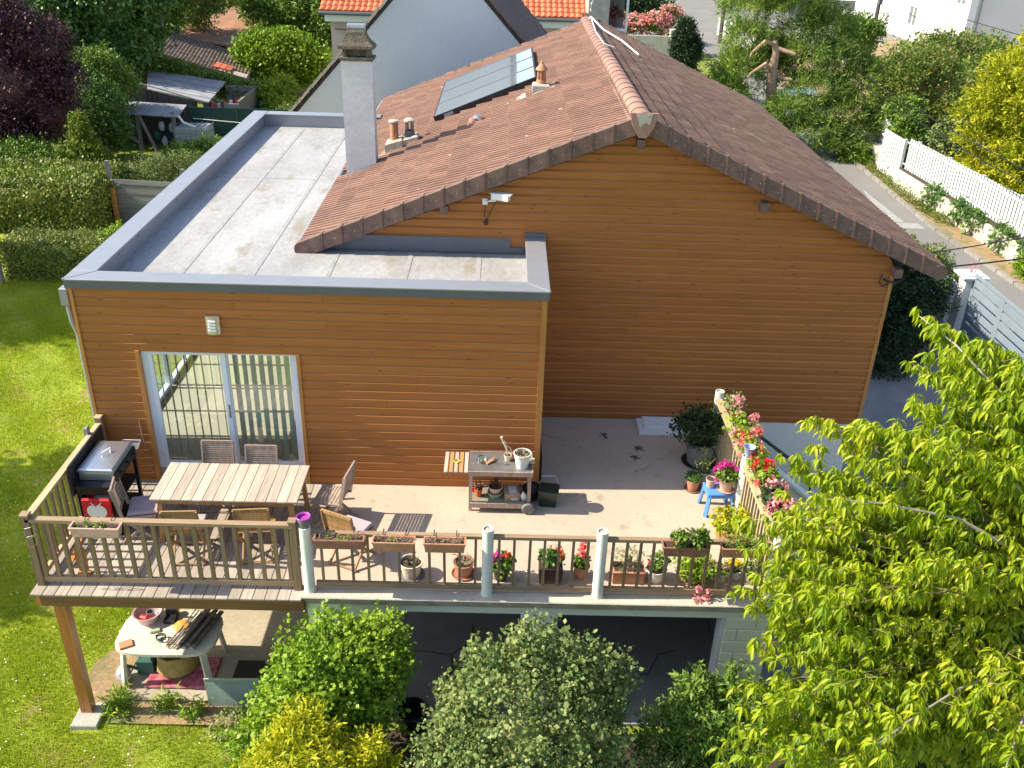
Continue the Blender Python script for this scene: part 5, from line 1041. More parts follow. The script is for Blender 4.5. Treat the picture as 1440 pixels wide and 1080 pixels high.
# ============================================================ VEGETATION NEAR THE TERRACE
def bush(name, label, cat, base, lumps, n, per, crad, ln, wd, mat, tpl='quad', bark=None, group=None, tr=.04, **k):
    t = E(name, label, cat, (*base[:2], G), 0, group)
    lim = [(l[0], l[1], l[2]) for l in lumps[:5]]
    top = lumps[0]; trunk(t, (*base[:2], G), (top[0], top[1], top[2]), tr, bark or M['bark'], lim, name='stem')
    crown('crown', lumps, n, per, crad, ln, wd, mat, t, tpl, zmin=G + .02, **k); return t
bush('lime_bush', 'bright lime green leafy bush in front of the terrace, left of the cellar', 'bush', (3.9, -3.5), [(3.95, -3.45, -1.0, .72, .65, 1.25), (4.5, -3.3, -.35, .35, .35, .6), (3.5, -3.6, -1.35, .55, .55, .85), (4.35, -3.4, -.75, .5, .5, .95), (3.9, -3.7, -.35, .5, .42, .5), (3.2, -3.7, -1.7, .5, .4, .6), (3.55, -3.5, -.6, .35, .3, .45), (4.45, -3.35, -.2, .3, .3, .35)], 1500, 15, .065, .06, .046, L['lime'], lumpy=.45, shoot=.3, core=.5)
bush('yellow_bush', 'yellow flowering bush at the bottom edge, below the lime bush', 'bush', (3.9, -4.7), [(3.9, -4.7, -.95, .62, .5, .75), (3.35, -4.75, -1.35, .45, .45, .55), (4.45, -4.7, -1.1, .45, .42, .5), (3.8, -4.5, -.35, .22, .2, .28), (4.55, -4.6, -.65, .16, .14, .3), (3.15, -4.8, -1.75, .4, .35, .5)], 1300, 14, .06, .08, .026, L['yellow'], 'leaf', lumpy=.45, shoot=.4, core=.45)
bush('matt_green_shrub', 'large round shrub of small grey-green leaves in the bottom middle', 'bush', (6.35, -4.5), [(6.3, -4.5, -.35, .82, .7, 1.35), (5.75, -4.5, -.8, .55, .55, .95), (6.95, -4.4, -.5, .52, .55, 1.15), (5.95, -4.3, .25, .35, .3, .55), (6.8, -4.3, .45, .34, .3, .5), (6.3, -4.9, -1.3, .9, .5, .8), (7.15, -4.7, -1.3, .5, .45, .8), (5.62, -4.2, -.15, .24, .22, .4), (6.35, -4.2, .7, .22, .2, .4), (7.25, -4.2, .2, .25, .22, .45), (5.35, -4.6, -.9, .3, .3, .5)], 1900, 15, .062, .056, .042, L['grey'], core=.36, lumpy=.55, shoot=.3)
bush('leafy_shrub', 'dark green long leaved shrub at the bottom right, below the block pier', 'bush', (8.6, -4.2), [(8.55, -4.1, -.75, .5, .45, .7), (8.1, -4.1, -.95, .4, .4, .55), (8.95, -4.1, -.65, .4, .4, .6), (8.3, -4.6, -1.4, .6, .4, .7), (8.35, -3.95, -.2, .22, .2, .3), (8.85, -4.0, -.1, .2, .2, .3)], 800, 14, .05, .09, .028, L['mid'], 'leaf', shoot=.35, lumpy=.4, core=.45)
bush('small_leaf_shrub', 'low dull shrub with tiny mauve flowers at the bottom, between two larger shrubs', 'bush', (7.85, -4.8), [(7.85, -4.8, -1.15, .45, .4, .7), (8.35, -4.95, -1.2, .45, .35, .6)], 420, 14, .06, .035, .028, L['grey'])
bush('ground_creeper', 'pale variegated creeper growing beside the green panel', 'bush', (2.55, -2.95), [(2.55, -2.9, -2.1, .45, .3, .18), (2.9, -3.2, -2.05, .35, .3, .2)], 130, 12, .05, .045, .035, L['grey'], core=0)
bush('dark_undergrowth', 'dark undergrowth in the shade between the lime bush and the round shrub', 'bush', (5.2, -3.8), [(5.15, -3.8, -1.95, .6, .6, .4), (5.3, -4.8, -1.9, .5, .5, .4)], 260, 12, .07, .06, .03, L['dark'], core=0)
tag(MB().lathe([(.0, 0), (.17, 0), (.21, .4), (.23, .42), (.21, .43), (.19, .1), (0, .1)], (0, 0, 0), 20).build('black_bucket', M['black'], None, True, loc=(4.85, -2.75, G)), 'black tub in the shade at the cellar opening', 'tub')
for i, (x, y) in enumerate(((.62, -2.35), (.70, -2.55), (1.75, -2.55), (1.3, -2.45))):
    t = E('grass_tuft', ['weedy tuft behind the concrete foot', 'weedy tuft on the right of the concrete foot', 'weedy tuft in front of the right table leg', 'weedy tuft in front of the compost bag'][i], 'weed', (x, y, G)); crown('blades', [(x, y, G + .08, .13, .10, .08)], 30, 8, .05, .10, .02, L['lime'], t, 'leaf', core=0, up=1)
# ---- cherry tree: pale branches with drooping whorls of long leaves
EP = [(10.19,-3.20,4.44),(10.36,-3.20,4.36),(10.28,-3.20,3.87),(10.54,-3.40,4.32),(10.68,-3.60,4.30),(9.24,-3.40,3.24),(9.51,-3.40,3.09),(9.75,-3.50,3.27),(10.02,-3.60,3.25),(10.34,-3.40,3.48),(8.88,-3.80,3.03),(9.10,-3.80,2.86),(9.36,-3.90,2.72),(9.62,-4.00,2.70),(9.11,-4.00,2.28),(8.84,-4.00,2.27),(8.41,-4.40,1.71),(8.61,-4.40,1.93),(8.67,-4.50,1.14),(8.84,-4.50,1.50),(8.85,-4.80,1.19),(8.18,-5.60,0.74),(8.33,-5.60,1.04),(8.53,-5.50,1.22),(8.75,-5.40,1.31),(10.90,-4.00,4.23),(10.79,-4.20,4.03),(8.39,-3.60,2.01),(8.61,-3.60,2.13),(8.59,-4.20,2.14),(11.41,-5.09,1.10),(11.16,-3.17,3.21),(9.92,-4.05,3.39),(8.64,-6.01,1.22),(11.54,-4.51,0.45),(10.63,-4.18,3.93),(8.95,-5.32,2.33),(10.21,-5.97,1.67),(10.88,-3.84,0.73),(11.46,-5.27,0.85),(11.75,-4.03,1.62),(11.44,-5.01,0.69),(10.42,-3.23,2.01),(10.18,-4.35,2.71),(9.07,-4.59,2.25),(10.01,-3.55,2.68),(9.98,-4.55,3.70),(9.35,-5.09,1.39),(9.53,-3.95,1.59),(11.02,-4.41,1.65),(9.01,-3.85,2.92),(9.08,-3.41,1.81),(11.31,-5.49,0.49),(11.12,-5.00,-0.15),(11.51,-5.11,1.29),(9.27,-6.05,1.19),(10.29,-5.23,1.09),(10.69,-4.40,3.16),(11.13,-4.87,3.16),(10.40,-3.75,3.92),(8.78,-6.12,0.91),(10.92,-4.10,2.68),(12.04,-3.79,2.06),(9.21,-3.59,2.26),(9.39,-4.56,-0.17),(10.96,-4.56,2.49),(11.65,-4.34,1.35),(11.51,-4.19,0.57),(10.94,-4.78,1.80),(10.99,-4.01,0.79),(8.83,-5.97,1.21),(12.31,-4.68,-0.52),(10.91,-2.48,3.90),(11.93,-2.51,3.45),(12.12,-4.10,1.05),(10.68,-4.06,1.64),(11.27,-3.62,3.59),(10.80,-3.46,2.72),(10.21,-3.67,1.59),(10.39,-4.09,2.18),(11.45,-4.31,1.62),(11.42,-3.59,1.58),(10.93,-3.59,4.20),(9.98,-4.24,2.92),(10.52,-4.57,3.55),(9.27,-3.57,1.76),(8.67,-4.33,1.47),(11.58,-3.99,1.97),(9.50,-5.58,1.20),(10.65,-3.71,4.35),(9.26,-5.12,0.82),(10.06,-4.35,0.29),(8.69,-5.42,0.89),(10.05,-5.38,0.68),(9.86,-4.92,1.44),(9.34,-4.52,0.10),(11.23,-5.20,2.29),(11.01,-3.90,1.24),(9.38,-6.10,1.45),(11.66,-3.59,2.58),(10.48,-3.43,2.57),(10.37,-3.30,4.00),(8.99,-4.22,1.16),(11.29,-5.44,1.27),(11.20,-4.02,4.04),(10.10,-5.57,0.67),(10.35,-5.26,1.59),(9.82,-4.13,1.47),(11.50,-4.64,1.29),(9.38,-3.31,3.19),(12.48,-4.43,-0.32),(9.83,-3.54,2.31),(9.03,-3.85,1.61),(8.75,-4.62,-0.78),(10.74,-3.06,2.57),(8.94,-4.56,0.54),(10.47,-4.63,2.24),(11.64,-3.65,3.27),(10.85,-4.94,-0.18),(10.49,-4.24,0.95),(11.77,-2.97,2.90),(9.80,-4.29,1.06),(11.47,-3.54,2.80),(8.12,-5.81,0.75),(9.09,-4.18,1.79),(8.63,-5.59,1.39),(11.98,-4.51,1.16),(9.26,-5.66,1.34),(10.90,-4.59,3.60),(11.05,-4.46,-0.31),(9.61,-4.60,-0.17),(10.93,-5.55,0.98),(9.90,-5.09,2.73),(12.13,-3.34,2.54),(10.56,-3.17,3.03),(10.55,-5.85,1.20),(10.97,-2.76,3.61),(10.69,-2.48,4.05),(9.55,-5.09,0.43),(10.60,-5.42,1.32),(8.92,-4.73,3.19),(8.91,-5.46,2.09),(10.95,-4.86,1.48),(9.56,-3.76,2.11),(8.92,-4.55,1.04),(9.12,-5.91,0.76),(10.94,-4.59,0.25),(9.73,-5.09,2.65),(11.35,-4.70,0.97),(9.94,-4.05,3.84),(11.05,-5.16,2.81),(8.62,-5.06,2.15),(10.64,-3.99,1.38),(9.51,-4.27,3.30),(10.56,-6.20,1.33),(9.32,-3.88,2.90),(9.06,-4.72,2.04),(9.99,-4.50,1.46),(10.21,-4.32,1.77),(9.73,-3.26,3.10)]
t = E('cherry_tree', 'cherry tree with drooping bright green leaves filling the lower right corner', 'tree', (12.4, -4.9, G)); b0 = Vector((12.4, -4.9, G)); hub = Vector((11.9, -4.7, .3))
m = MB(); m.tube([b0, b0.lerp(hub, .5) + Vector((.08, .05, 0)), hub, hub + Vector((-.2, .1, 1.1)), hub + Vector((-.35, .3, 2.3))], [.15, .13, .11, .08, .04], 10); m.build('trunk', M['palebark'], t, True, world=True)
LP, LD, LN = [], [], []; tw = MB(); random.seed(5)
EP = EP + [(9.30,-4.26,1.70),(9.88,-3.74,2.18),(9.93,-3.78,2.04),(9.53,-3.83,2.16),(9.74,-4.04,1.33),(8.91,-4.15,1.92),(9.47,-4.55,0.59),(9.83,-3.97,1.44),(8.95,-3.92,1.61),(9.61,-4.33,1.66),(9.08,-4.04,1.91),(9.91,-3.73,1.70),(9.87,-3.84,2.15),(9.38,-3.79,2.17),(9.96,-3.79,1.97),(9.03,-4.08,1.02),(8.95,-3.95,2.31),(9.37,-3.96,2.31),(9.42,-4.63,0.68),(9.21,-4.53,1.29),(9.54,-3.84,1.85),(10.01,-3.75,2.09),(9.50,-3.99,2.02),(9.97,-4.86,0.72),(9.64,-4.75,0.73),(9.52,-3.84,2.16),(9.72,-4.15,1.07),(8.96,-3.87,1.43),(9.51,-4.20,1.47),(9.92,-4.51,1.45),(9.79,-4.07,1.67),(9.02,-4.24,1.50),(8.83,-4.52,1.29),(9.84,-3.61,2.05),(10.92,-5.10,0.52),(9.21,-5.30,0.44),(9.20,-5.32,0.21),(9.58,-5.34,0.36),(10.48,-5.01,0.76),(9.29,-4.92,0.76),(9.21,-4.91,-0.26),(9.92,-5.56,1.50),(9.09,-5.17,0.67),(11.03,-5.50,1.13),(9.84,-5.54,1.36),(9.94,-5.55,0.80),(9.93,-5.07,0.22),(9.54,-5.48,0.50),(10.81,-4.98,0.07),(9.63,-5.57,1.42),(9.98,-5.16,0.91),(8.68,-5.44,0.55),(8.44,-5.28,1.00),(9.92,-5.48,1.04),(9.99,-5.23,0.14),(11.33,-4.90,0.83)]
EP2 = [(x + random.uniform(.1, .5), y + random.uniform(.3, .9), z - random.uniform(.2, .6)) for x, y, z in EP[30:]]
for k, e in enumerate(EP + EP2):
    e = Vector(e); s = hub + Vector((-.1, .08, random.uniform(-.2, .6) + .55 * (e.z - hub.z))); s.x -= .1
    mid = s.lerp(e, .5) + Vector((random.uniform(-.1, .1), random.uniform(-.1, .1), .10 + .06 * (e - s).length)); tip = e
    pts = [s, s.lerp(mid, .55) + Vector((0, 0, .04)), mid, mid.lerp(tip, .55) + Vector((0, 0, .05)), tip]
    r0 = .018 if k % 14 == 0 else .007
    br = MB(); br.tube(pts, [r0 * 1.2, r0, r0 * .8, r0 * .5, r0 * .25], 6); br.build('branch', M['palebark' if k % 14 == 0 else 'greentwig'], t, True, world=True)
    nW = 27 if k < len(EP) else 22
    for j in range(nW):
        f = 1 - (j / nW) * .78; L_ = (1 - f) * 4; a = f * 4; i0 = min(int(a), 3); q = pts[i0].lerp(pts[i0 + 1], a - i0)
        off = Vector((random.gauss(0, 1), random.gauss(0, 1), random.gauss(0, .6))) * (.02 if j == 0 else .05 + .11 * (1 - f)); w = q + off + Vector((0, 0, .055))
        if j % 2: tw.tube([q, w], [.005, .003], 3)
        nl = random.randint(8, 14); sc = .75 if j == 0 else 1
        for l in range(nl):
            an = 2 * PI * l / nl + random.uniform(-.4, .4); el = random.uniform(-1.35, .0)
            d = Vector((math.cos(an) * math.cos(el), math.sin(an) * math.cos(el), math.sin(el) - .35)).normalized()
            LP.append(tuple(w + d * random.uniform(.0, .03) + Vector((0, 0, random.uniform(-.02, .02))))); LD.append(tuple(d))
            u = Vector((0, 0, 1)) - d * d.z + Vector((random.gauss(0, .25), random.gauss(0, .25), 0)); LN.append(tuple(u.normalized()))
tw.build('twigs', M['greentwig'], t, world=True)['kind'] = 'stuff'
LP, LD, LN = map(np.array, (LP, LD, LN)); camp = np.array((5.90, -11.96, 8.18)); dist = np.linalg.norm(LP - camp, axis=1)
# leaves that show largest become parts of their own
order = np.argsort(dist + (RS.rand(len(LP)) * .8)); vis = (LP[:, 0] < 12.4) & (LP[:, 2] > -.8)
sel = [i for i in order if vis[i]][:300]; rest = np.ones(len(LP), bool); rest[sel] = False
n = rest.sum(); s = RS.uniform(.55, 1.25, n); me = leaves_mesh('foliage', LP[rest], LD[rest], LN[rest], .130 * s, .032 * s, 'long', L['cherry']); me.transform(Matrix.Translation(-t.location)); o = ob('foliage', me, t); o['kind'] = 'stuff'
one = leaves_mesh('leaf', np.array([[0., 0, 0]]), np.array([[0., 1, 0]]), np.array([[0., 0, 1]]), np.array([.138]), np.array([.034]), 'long', L['cherry'])
for i in sel:
    y = Vector(LD[i]).normalized(); x = y.cross(Vector(LN[i])).normalized(); z = x.cross(y); o = ob('leaf', one, t)
    mt = Matrix((x, y, z)).transposed().to_4x4(); mt.translation = Vector(LP[i]) - t.location; o.matrix_local = mt @ Matrix.Scale(random.uniform(.65, 1.15), 4)
# ---- lawn blades and daisies
def grassfield(name, x0, x1, y0, y1, n, ln, wd, mat, kind='stuff', keep=None, z=G):
    P = np.stack([RS.uniform(x0, x1, n), RS.uniform(y0, y1, n), np.full(n, z)], 1)
    f = np.sin(P[:, 0] * 2.3 + 1) * np.cos(P[:, 1] * 1.9) + np.sin(P[:, 0] * 5.1 + P[:, 1] * 4.3) * .6
    kp = RS.rand(n) < np.clip(.75 + .35 * f, .12, 1)
    if keep is not None: kp &= keep(P)
    P = P[kp]; n = len(P); P[:, 2] += .0
    a = RS.uniform(0, 2 * PI, n); D = norm(np.stack([np.cos(a) * .55, np.sin(a) * .55, np.full(n, 1.)], 1)); Nn = norm(np.stack([-np.cos(a), -np.sin(a), np.full(n, .4)], 1))
    s = RS.uniform(.5, 1.3, n); o = ob(name, leaves_mesh(name, P, D, Nn, ln * s, wd * s, 'blade', mat)); tag(o, kind=kind); return o
nopatio = lambda P: ~((P[:, 0] > .6) & (P[:, 1] > -2.34) & (P[:, 1] < 0)) & ~((P[:, 0] > .0) & (P[:, 1] > 0)) & ~((P[:, 0] > .14) & (P[:, 0] < .54) & (P[:, 1] > -2.9) & (P[:, 1] < -2.4))
tag(grassfield('grass', -4.5, 3.3, -4.8, 1.6, 300000, .055, .010, L['grass'], keep=nopatio), 'short sunlit lawn grass in the foreground', 'grass')
tag(grassfield('grass', -9, 0, 1.4, 13.5, 260000, .06, .016, L['grass'], keep=nopatio), 'short lawn grass beside the house as far as the hedge', 'grass')
n = 520; P = np.stack([RS.uniform(-4, 3.2, n), RS.uniform(-4.8, 8, n), np.full(n, G + .05)], 1); P = P[nopatio(P)]; n = len(P); P = np.repeat(P, 5, 0); a = np.tile(np.arange(5) * 2 * PI / 5, n)
me = leaves_mesh('daisies', P, np.stack([np.cos(a), np.sin(a), np.full(len(a), .1)], 1), np.tile([[0, 0, 1.]], (len(a), 1)), np.full(len(a), .014), np.full(len(a), .013), 'quad', L['wflower']); tag(ob('daisies', me), 'tiny white daisies scattered over the lawn', 'flowers', kind='stuff')
# fallen leaves and bare earth beside the patio
m = MB(); m.add([(x, y, G + .045) for x, y in ((.0, -2.3), (.6, -2.45), (.62, -.3), (.35, -.2), (.28, -1.2), (.02, -1.6))], [tuple(range(6))]); struct(m.build('bare_earth', M['verge_soil']))
m = MB(); m.add([(x, y, G + .044) for x, y in ((.6, -2.75), (3.3, -2.75), (3.4, -2.35), (.6, -2.35))], [(0, 1, 2, 3)]); struct(m.build('bare_earth', M['verge_soil']))

# ============================================================ GARDEN ON THE LEFT
t = E('clipped_hedge', 'nearer, lower clipped hedge of small glossy leaves at the lawn edge', 'hedge', (-6.8, 13.9, G)); hedge_box('foliage', (-8.3, 13.25, G), (-5.0, 14.4, -1.15), 26000, .06, .04, L['hedge'], t, .07)
t = E('clipped_hedge', 'taller clipped hedge with sunlit top coloured yellowish behind the low hedge', 'hedge', (-8.9, 18.4, G)); hedge_box('foliage', (-12.5, 17.3, G), (-7.2, 20.2, -.72), 42000, .10, .065, L['hedge'], t, .09)
crown('lit_top_shoots', [(-9.5, 18.6, -.95, 2.6, 1.2, .35)], 900, 8, .08, .08, .035, L['lime'], t, core=0, up=1)  # lime shoots put the sunlit brightness of the hedge top into leaf colour
bush('laurel_seedling', 'lime green shoots at the right end of the nearer hedge', 'bush', (-5.3, 14.2), [(-5.2, 14.1, -1.35, .5, .4, .5)], 140, 12, .07, .08, .05, L['lime'], core=.4)
t = E('board_fence', 'grey weathered horizontal board fence between two posts beside the flat roof', 'fence', (-6, 18.5, G))
for i in range(9):
    m = MB(); z0 = G + .05 + i * .165; m.bar((-7.0, 18.5 + (i % 2) * .012, z0 + .08), (-3.6, 18.2 + (i % 2) * .012, z0 + .08 + random.uniform(-.01, .01)), .022, .158, (0, 0, 1)); m.build('board', M['greywood'], t, world=True)
for x, y, h in ((-7.1, 18.55, 2.12), (-4.6, 18.40, 1.95), (-6.95, 18.28, 1.3)): m = MB(); m.box((x - .06, y - .06, G), (x + .06, y + .06, G + h)); m.build('post', M['greywood'] if h > 1.4 else M['trim'], t, world=True)
t = E('post_stub', 'short grey wooden post with a flat cap at the left frame edge', 'post', (-8.35, 13.0, G)); m = MB(); m.box((-.08, -.08, 0), (.08, .08, 1.1)); m.box((-.14, -.14, 1.101), (.14, .14, 1.16)); m.build('post', M['greywood'], t)
bush('young_conifer', 'pointed yellow-green conifer between the hedge and the lean-to', 'tree', (-9.1, 21.6), [(-9.1, 21.6, -1.5, 1.0, .9, .75), (-9.15, 21.6, -.6, .48, .45, .75), (-9.15, 21.6, .05, .26, .25, .65), (-8.6, 21.4, -1.1, .4, .4, .7), (-9.7, 21.4, -1.3, .5, .45, .6)], 1100, 12, .07, .13, .045, L['conifer'], up=.8)
bush('dark_shrub', 'mid green rounded shrubs behind the tall hedge at the left edge', 'bush', (-11.6, 22.0), [(-11.8, 22.2, -1.4, 1.5, 1.2, .95), (-10.5, 22.0, -1.4, 1.0, .9, .8), (-13.5, 22.0, -1.2, 1.3, 1.2, .9)], 1200, 12, .11, .11, .06, L['mid'])
bush('feathery_shrub', 'pale green feathery shrub behind the board fence', 'bush', (-6.0, 20.4), [(-6.1, 20.4, -1.25, 1.1, .7, .75), (-5.2, 20.6, -1.1, .9, .6, .7), (-7.0, 20.2, -1.4, .5, .4, .55)], 800, 12, .09, .12, .028, L['grey'], 'leaf', core=.4)
bush('leafy_shrub', 'mid green shrub in front of the water tank', 'bush', (-6.3, 24.5), [(-6.4, 24.6, -1.6, 1.0, .7, .55), (-5.4, 24.8, -1.5, .8, .6, .6)], 420, 12, .1, .12, .07, L['mid'])
bush('red_flower_shrub', 'small reddish shrub before the lean-to posts', 'bush', (-8.2, 24.0), [(-8.2, 24.0, -1.75, .35, .3, .4)], 90, 10, .08, .09, .04, L['copper'], core=.3)
# purple plum, big trees, ivy
def tree(name, label, base, lumps, n, per, crad, ln, wd, mat, tpl='quad', r=.16, bark=None, group=None, cat='tree', **k):
    t = E(name, label, cat, (*base[:2], G), 0, group); c = lumps[0]
    trunk(t, (*base[:2], G), (c[0], c[1], c[2] + c[5] * .3), r, bark or M['bark'], [(l[0], l[1], l[2]) for l in lumps[1:7]]); crown('crown', lumps, n, per, crad, ln, wd, mat, t, tpl, **k); return t
tree('plum_tree', 'dark purple leaved plum tree at the upper left edge', (-12.9, 24), [(-12.2, 24, 1.2, 1.9, 1.6, 1.9), (-11.2, 23.8, .3, 1.1, 1.0, 1.1), (-13.4, 23.5, -.3, 1.9, 1.4, 1.3), (-11.3, 24, 2.4, 1.2, 1.1, 1.3), (-13.2, 24, 3.2, 1.8, 1.4, 1.6), (-11.9, 23.6, -.6, 1.0, .9, .7), (-10.6, 24, 1.2, .8, .8, .9)], 2600, 13, .14, .12, .07, L['purple'], r=.18)
tree('broadleaf_tree', 'tall deep green broadleaf tree rising behind the purple tree', (-12.2, 34), [(-12.6, 34, 2.8, 2.9, 2.2, 2.4), (-14.5, 33, 2.4, 2.0, 1.8, 2.4), (-11.6, 34, 1.6, 1.4, 1.3, 1.4), (-12.5, 33, .7, 1.9, 1.4, 1.3), (-11.3, 34.5, 3.9, 1.8, 1.5, 1.7), (-13.5, 34, 5, 2.6, 2, 2.0)], 3000, 13, .2, .20, .12, L['deep'], r=.25)
tree('broadleaf_tree', 'large mid green tree right of the tall dark tree at the top edge', (-14.5, 43), [(-14.3, 43, 2.4, 2.6, 2, 2.6), (-13.4, 43, 1.9, 1.6, 1.5, 2.0), (-13.4, 44, 4, 2.0, 2, 2)], 1500, 13, .22, .2, .12, L['mid'], r=.2)
bush('ivy_hedge', 'tall ivy-like green hedge sloping down to the lean-to', 'hedge', (-10.9, 26.5), [(-11.6, 26.6, -.9, 1.1, .8, 1.2), (-10.5, 26.8, -.4, 1.0, .8, 1.4), (-12.4, 26.2, -1.2, 1.0, .8, 1.0), (-9.9, 26.7, -1.2, .6, .6, 1.0)], 1700, 13, .09, .09, .055, L['deep'])
bush('variegated_bush', 'pale green bush between the purple tree and the dark tree', 'bush', (-11.0, 28.2), [(-10.9, 28.0, .8, 1.1, .8, 1.1), (-10.3, 28.4, .2, .8, .7, .9)], 700, 13, .12, .12, .06, L['mid'])
bush('climbing_vine', 'dense green vine running along the roof edges of the sheds', 'vine', (-7.5, 35.5), [(-10.2, 34.9, -.25, 1.1, .6, .5), (-8.5, 34.8, -.65, 1.3, .5, .38), (-6.9, 34.6, -.95, 1.2, .5, .38), (-5.9, 34.4, -1.2, .8, .5, .5), (-11.2, 34.6, .1, .8, .6, .6)], 1700, 13, .12, .13, .07, L['mid'])
# lean-to
t = E('lean_to', 'open lean-to of old posts under a grey sheet roof, garden clutter inside', 'shed', (-9.3, 28.8, G))
for x in (-9.62, -8.1): m = MB(); m.box((x - .06, 28.2, G), (x + .08, 28.34, -.62)); m.build('post', M['greywood'], t, world=True)
m = MB(); m.bar((-9.55, 28.2, -.7), (-8.9, 28.0, G + .05), .14, .06); m.build('leaning_plank', M['greywood'], t, world=True); m = MB(); m.bar((-11.1, 28.3, -1.1), (-9.6, 28.2, -1.95), .12, .1); m.build('white_brace', M['greywood'], t, world=True)
for i in range(5):
    a, b = i / 5, (i + 1) / 5; m = MB(); xa, xb = -11.3 + a * 3.5, -11.3 + b * 3.5 - .02
    m.slabquad([(xa, 28.0, -.62 - .14 * a), (xb, 28.0, -.62 - .14 * b), (xb, 29.4, -.42 - .12 * b), (xa, 29.4, -.42 - .12 * a)], .04); m.build('roof_sheet', M['corrug'], t, world=True)
m = MB(); m.box((-11.3, 29.3, G), (-7.9, 29.4, -.75)); m.box((-11.35, 28.2, G), (-11.25, 29.3, -.75)); m.build('back_wall', M['darkwood'], t, world=True)
m = MB(); m.tube([(-7.8, 28.1, -.74), (-7.6, 28.0, -.98), (-7.3, 28.0, -1.10), (-7.1, 28.1, -1.2)], .05, 8); m.build('white_drainpipe', M['white'], t, True, world=True)
for i, (x, z, mt, lb) in enumerate(((-8.75, -1.3, 'whitepot', 'white jug hanging inside the lean-to'), (-8.35, -1.35, 'chalk', 'pale sack inside the lean-to by the right post'), (-8.7, -1.95, 'chalk', 'pale blue bottle on the lean-to floor'), (-9.0, -1.7, 'bluegreen', 'green board standing inside the lean-to'))):
    o = MB().add(*ico((0, 0, 0), (.12, .10, .22), 2, .2)).build('stored_item', M[mt], None, True, loc=(x, 28.6, z)); o.name = ['jug', 'sack', 'bottle', 'green_board'][i]; tag(o, lb, ['jug', 'sack', 'bottle', 'board'][i])
t = E('plank_wall', 'tall dark plank wall with sloping top behind the lean-to', 'fence', (-9.5, 30, G))
for i in range(16):
    x = -11.4 + i * .24; f = i / 15; zt = .48 - 1.0 * f ** .75; m = MB(); m.box((x, 30 + (i % 2) * .02, G), (x + .225, 30.05 + (i % 2) * .02, zt)); m.build('plank', M['darkwood'], t, world=True)
m = MB(); m.bar((-11.4, 30, .52), (-9.2, 30, .0), .08, .04); m.bar((-9.2, 30, .0), (-7.5, 30, -.45), .08, .04); m.build('capping', M['greywood'], t, world=True)
t = E('garden_shed', 'open garden shed with wide grey sheet roof and coloured bunting', 'shed', (-8, 33, G))
for i in range(8):
    f0, f1 = i / 8, (i + 1) / 8; A = Vector((-9.8, 30.4, -.10)); B = Vector((-7.0, 29.9, -.48)); C_ = Vector((-7.4, 34.2, -.42)); Dd = Vector((-11.2, 34.6, -.0))
    m = MB(); m.slabquad([A.lerp(Dd, f0), B.lerp(C_, f0), B.lerp(C_, f1 - .01), A.lerp(Dd, f1 - .01)], .05); m.v = [(x, y, z + (i % 2) * .02) for x, y, z in m.v]; m.build('roof_sheet', M['corrug'], t, world=True)
m = MB(); m.box((-7.5, 30.6, G), (-5.9, 30.7, -.7)); m.box((-7.4, 34.0, G), (-5.6, 34.1, -.55)); m.box((-6.0, 30.71, G), (-5.9, 34.0, -.6)); m.build('shed_wall', M['greywood'], t, world=True)
for x, y in ((-7.1, 30.1), (-6.6, 30.2), (-6.7, 32.4)): m = MB(); m.box((x, y, G), (x + .12, y + .12, -.5)); m.build('post', M['darkwood'], t, world=True)
t = E('bunting', 'small red, white and yellow bunting flags under the shed roof', 'bunting', (-6.9, 29.9, -.6))
for k, c in enumerate(('redbag', 'whitepot', 'orange', 'whitepot', 'redbag', 'yb')):
    if c == 'yb': M['yb'] = mk('yellow_cloth', (.7, .55, .05), rough=.9, bump=0, rnd=0)
    m = MB(); m.add([(k * .16, k * .35, 0), (k * .16 + .13, k * .35 + .1, 0), (k * .16 + .12, k * .35 + .1, -.30), (k * .16, k * .35, -.26)], [(0, 1, 2, 3)]); m.build('flag', M[c], t)
t = E('water_tank', 'caged white plastic water tank beside the lean-to', 'water tank', (-7.3, 28.4, G)); m = MB(); m.box((-.68, -.5, .12), (.68, .5, 1.08), .08); m.build('tank', M['tank'], t); m = MB()
for i in range(7):
    x = -.70 + i * .233; m.tube([(x, -.53, .1), (x, -.53, 1.1), (x, .53, 1.1)], .016, 5)
for k in range(5): z = .15 + k * .235; m.tube([(-.71, -.53, z), (.71, -.53, z), (.71, .53, z)], .016, 5)
m.build('cage', M['zinc'], t); m = MB(); m.box((-.7, -.5, 0), (.7, .5, .11)); m.build('pallet', M['greywood'], t)
t = E('screen_fence', 'dark green fabric screen fence behind the water tank', 'fence', (-5.5, 29.4, G)); m = MB(); m.box((-2.2, 0, 0), (6.0, .04, 1.62)); m.build('fabric', M['greenfence'], t)
for i in range(5): m = MB(); m.tube([(-2.2 + i * 2, -.03, 0), (-2.2 + i * 2, -.03, 1.7)], .03, 6); m.build('fence_post', M['greenfence'], t)
m = MB(); m.tube([(-2.1, -.06, 1.15), (0, -.08, 1.02), (2.4, -.06, .98)], .02, 5); m.build('rope', M['whitepot'], t)
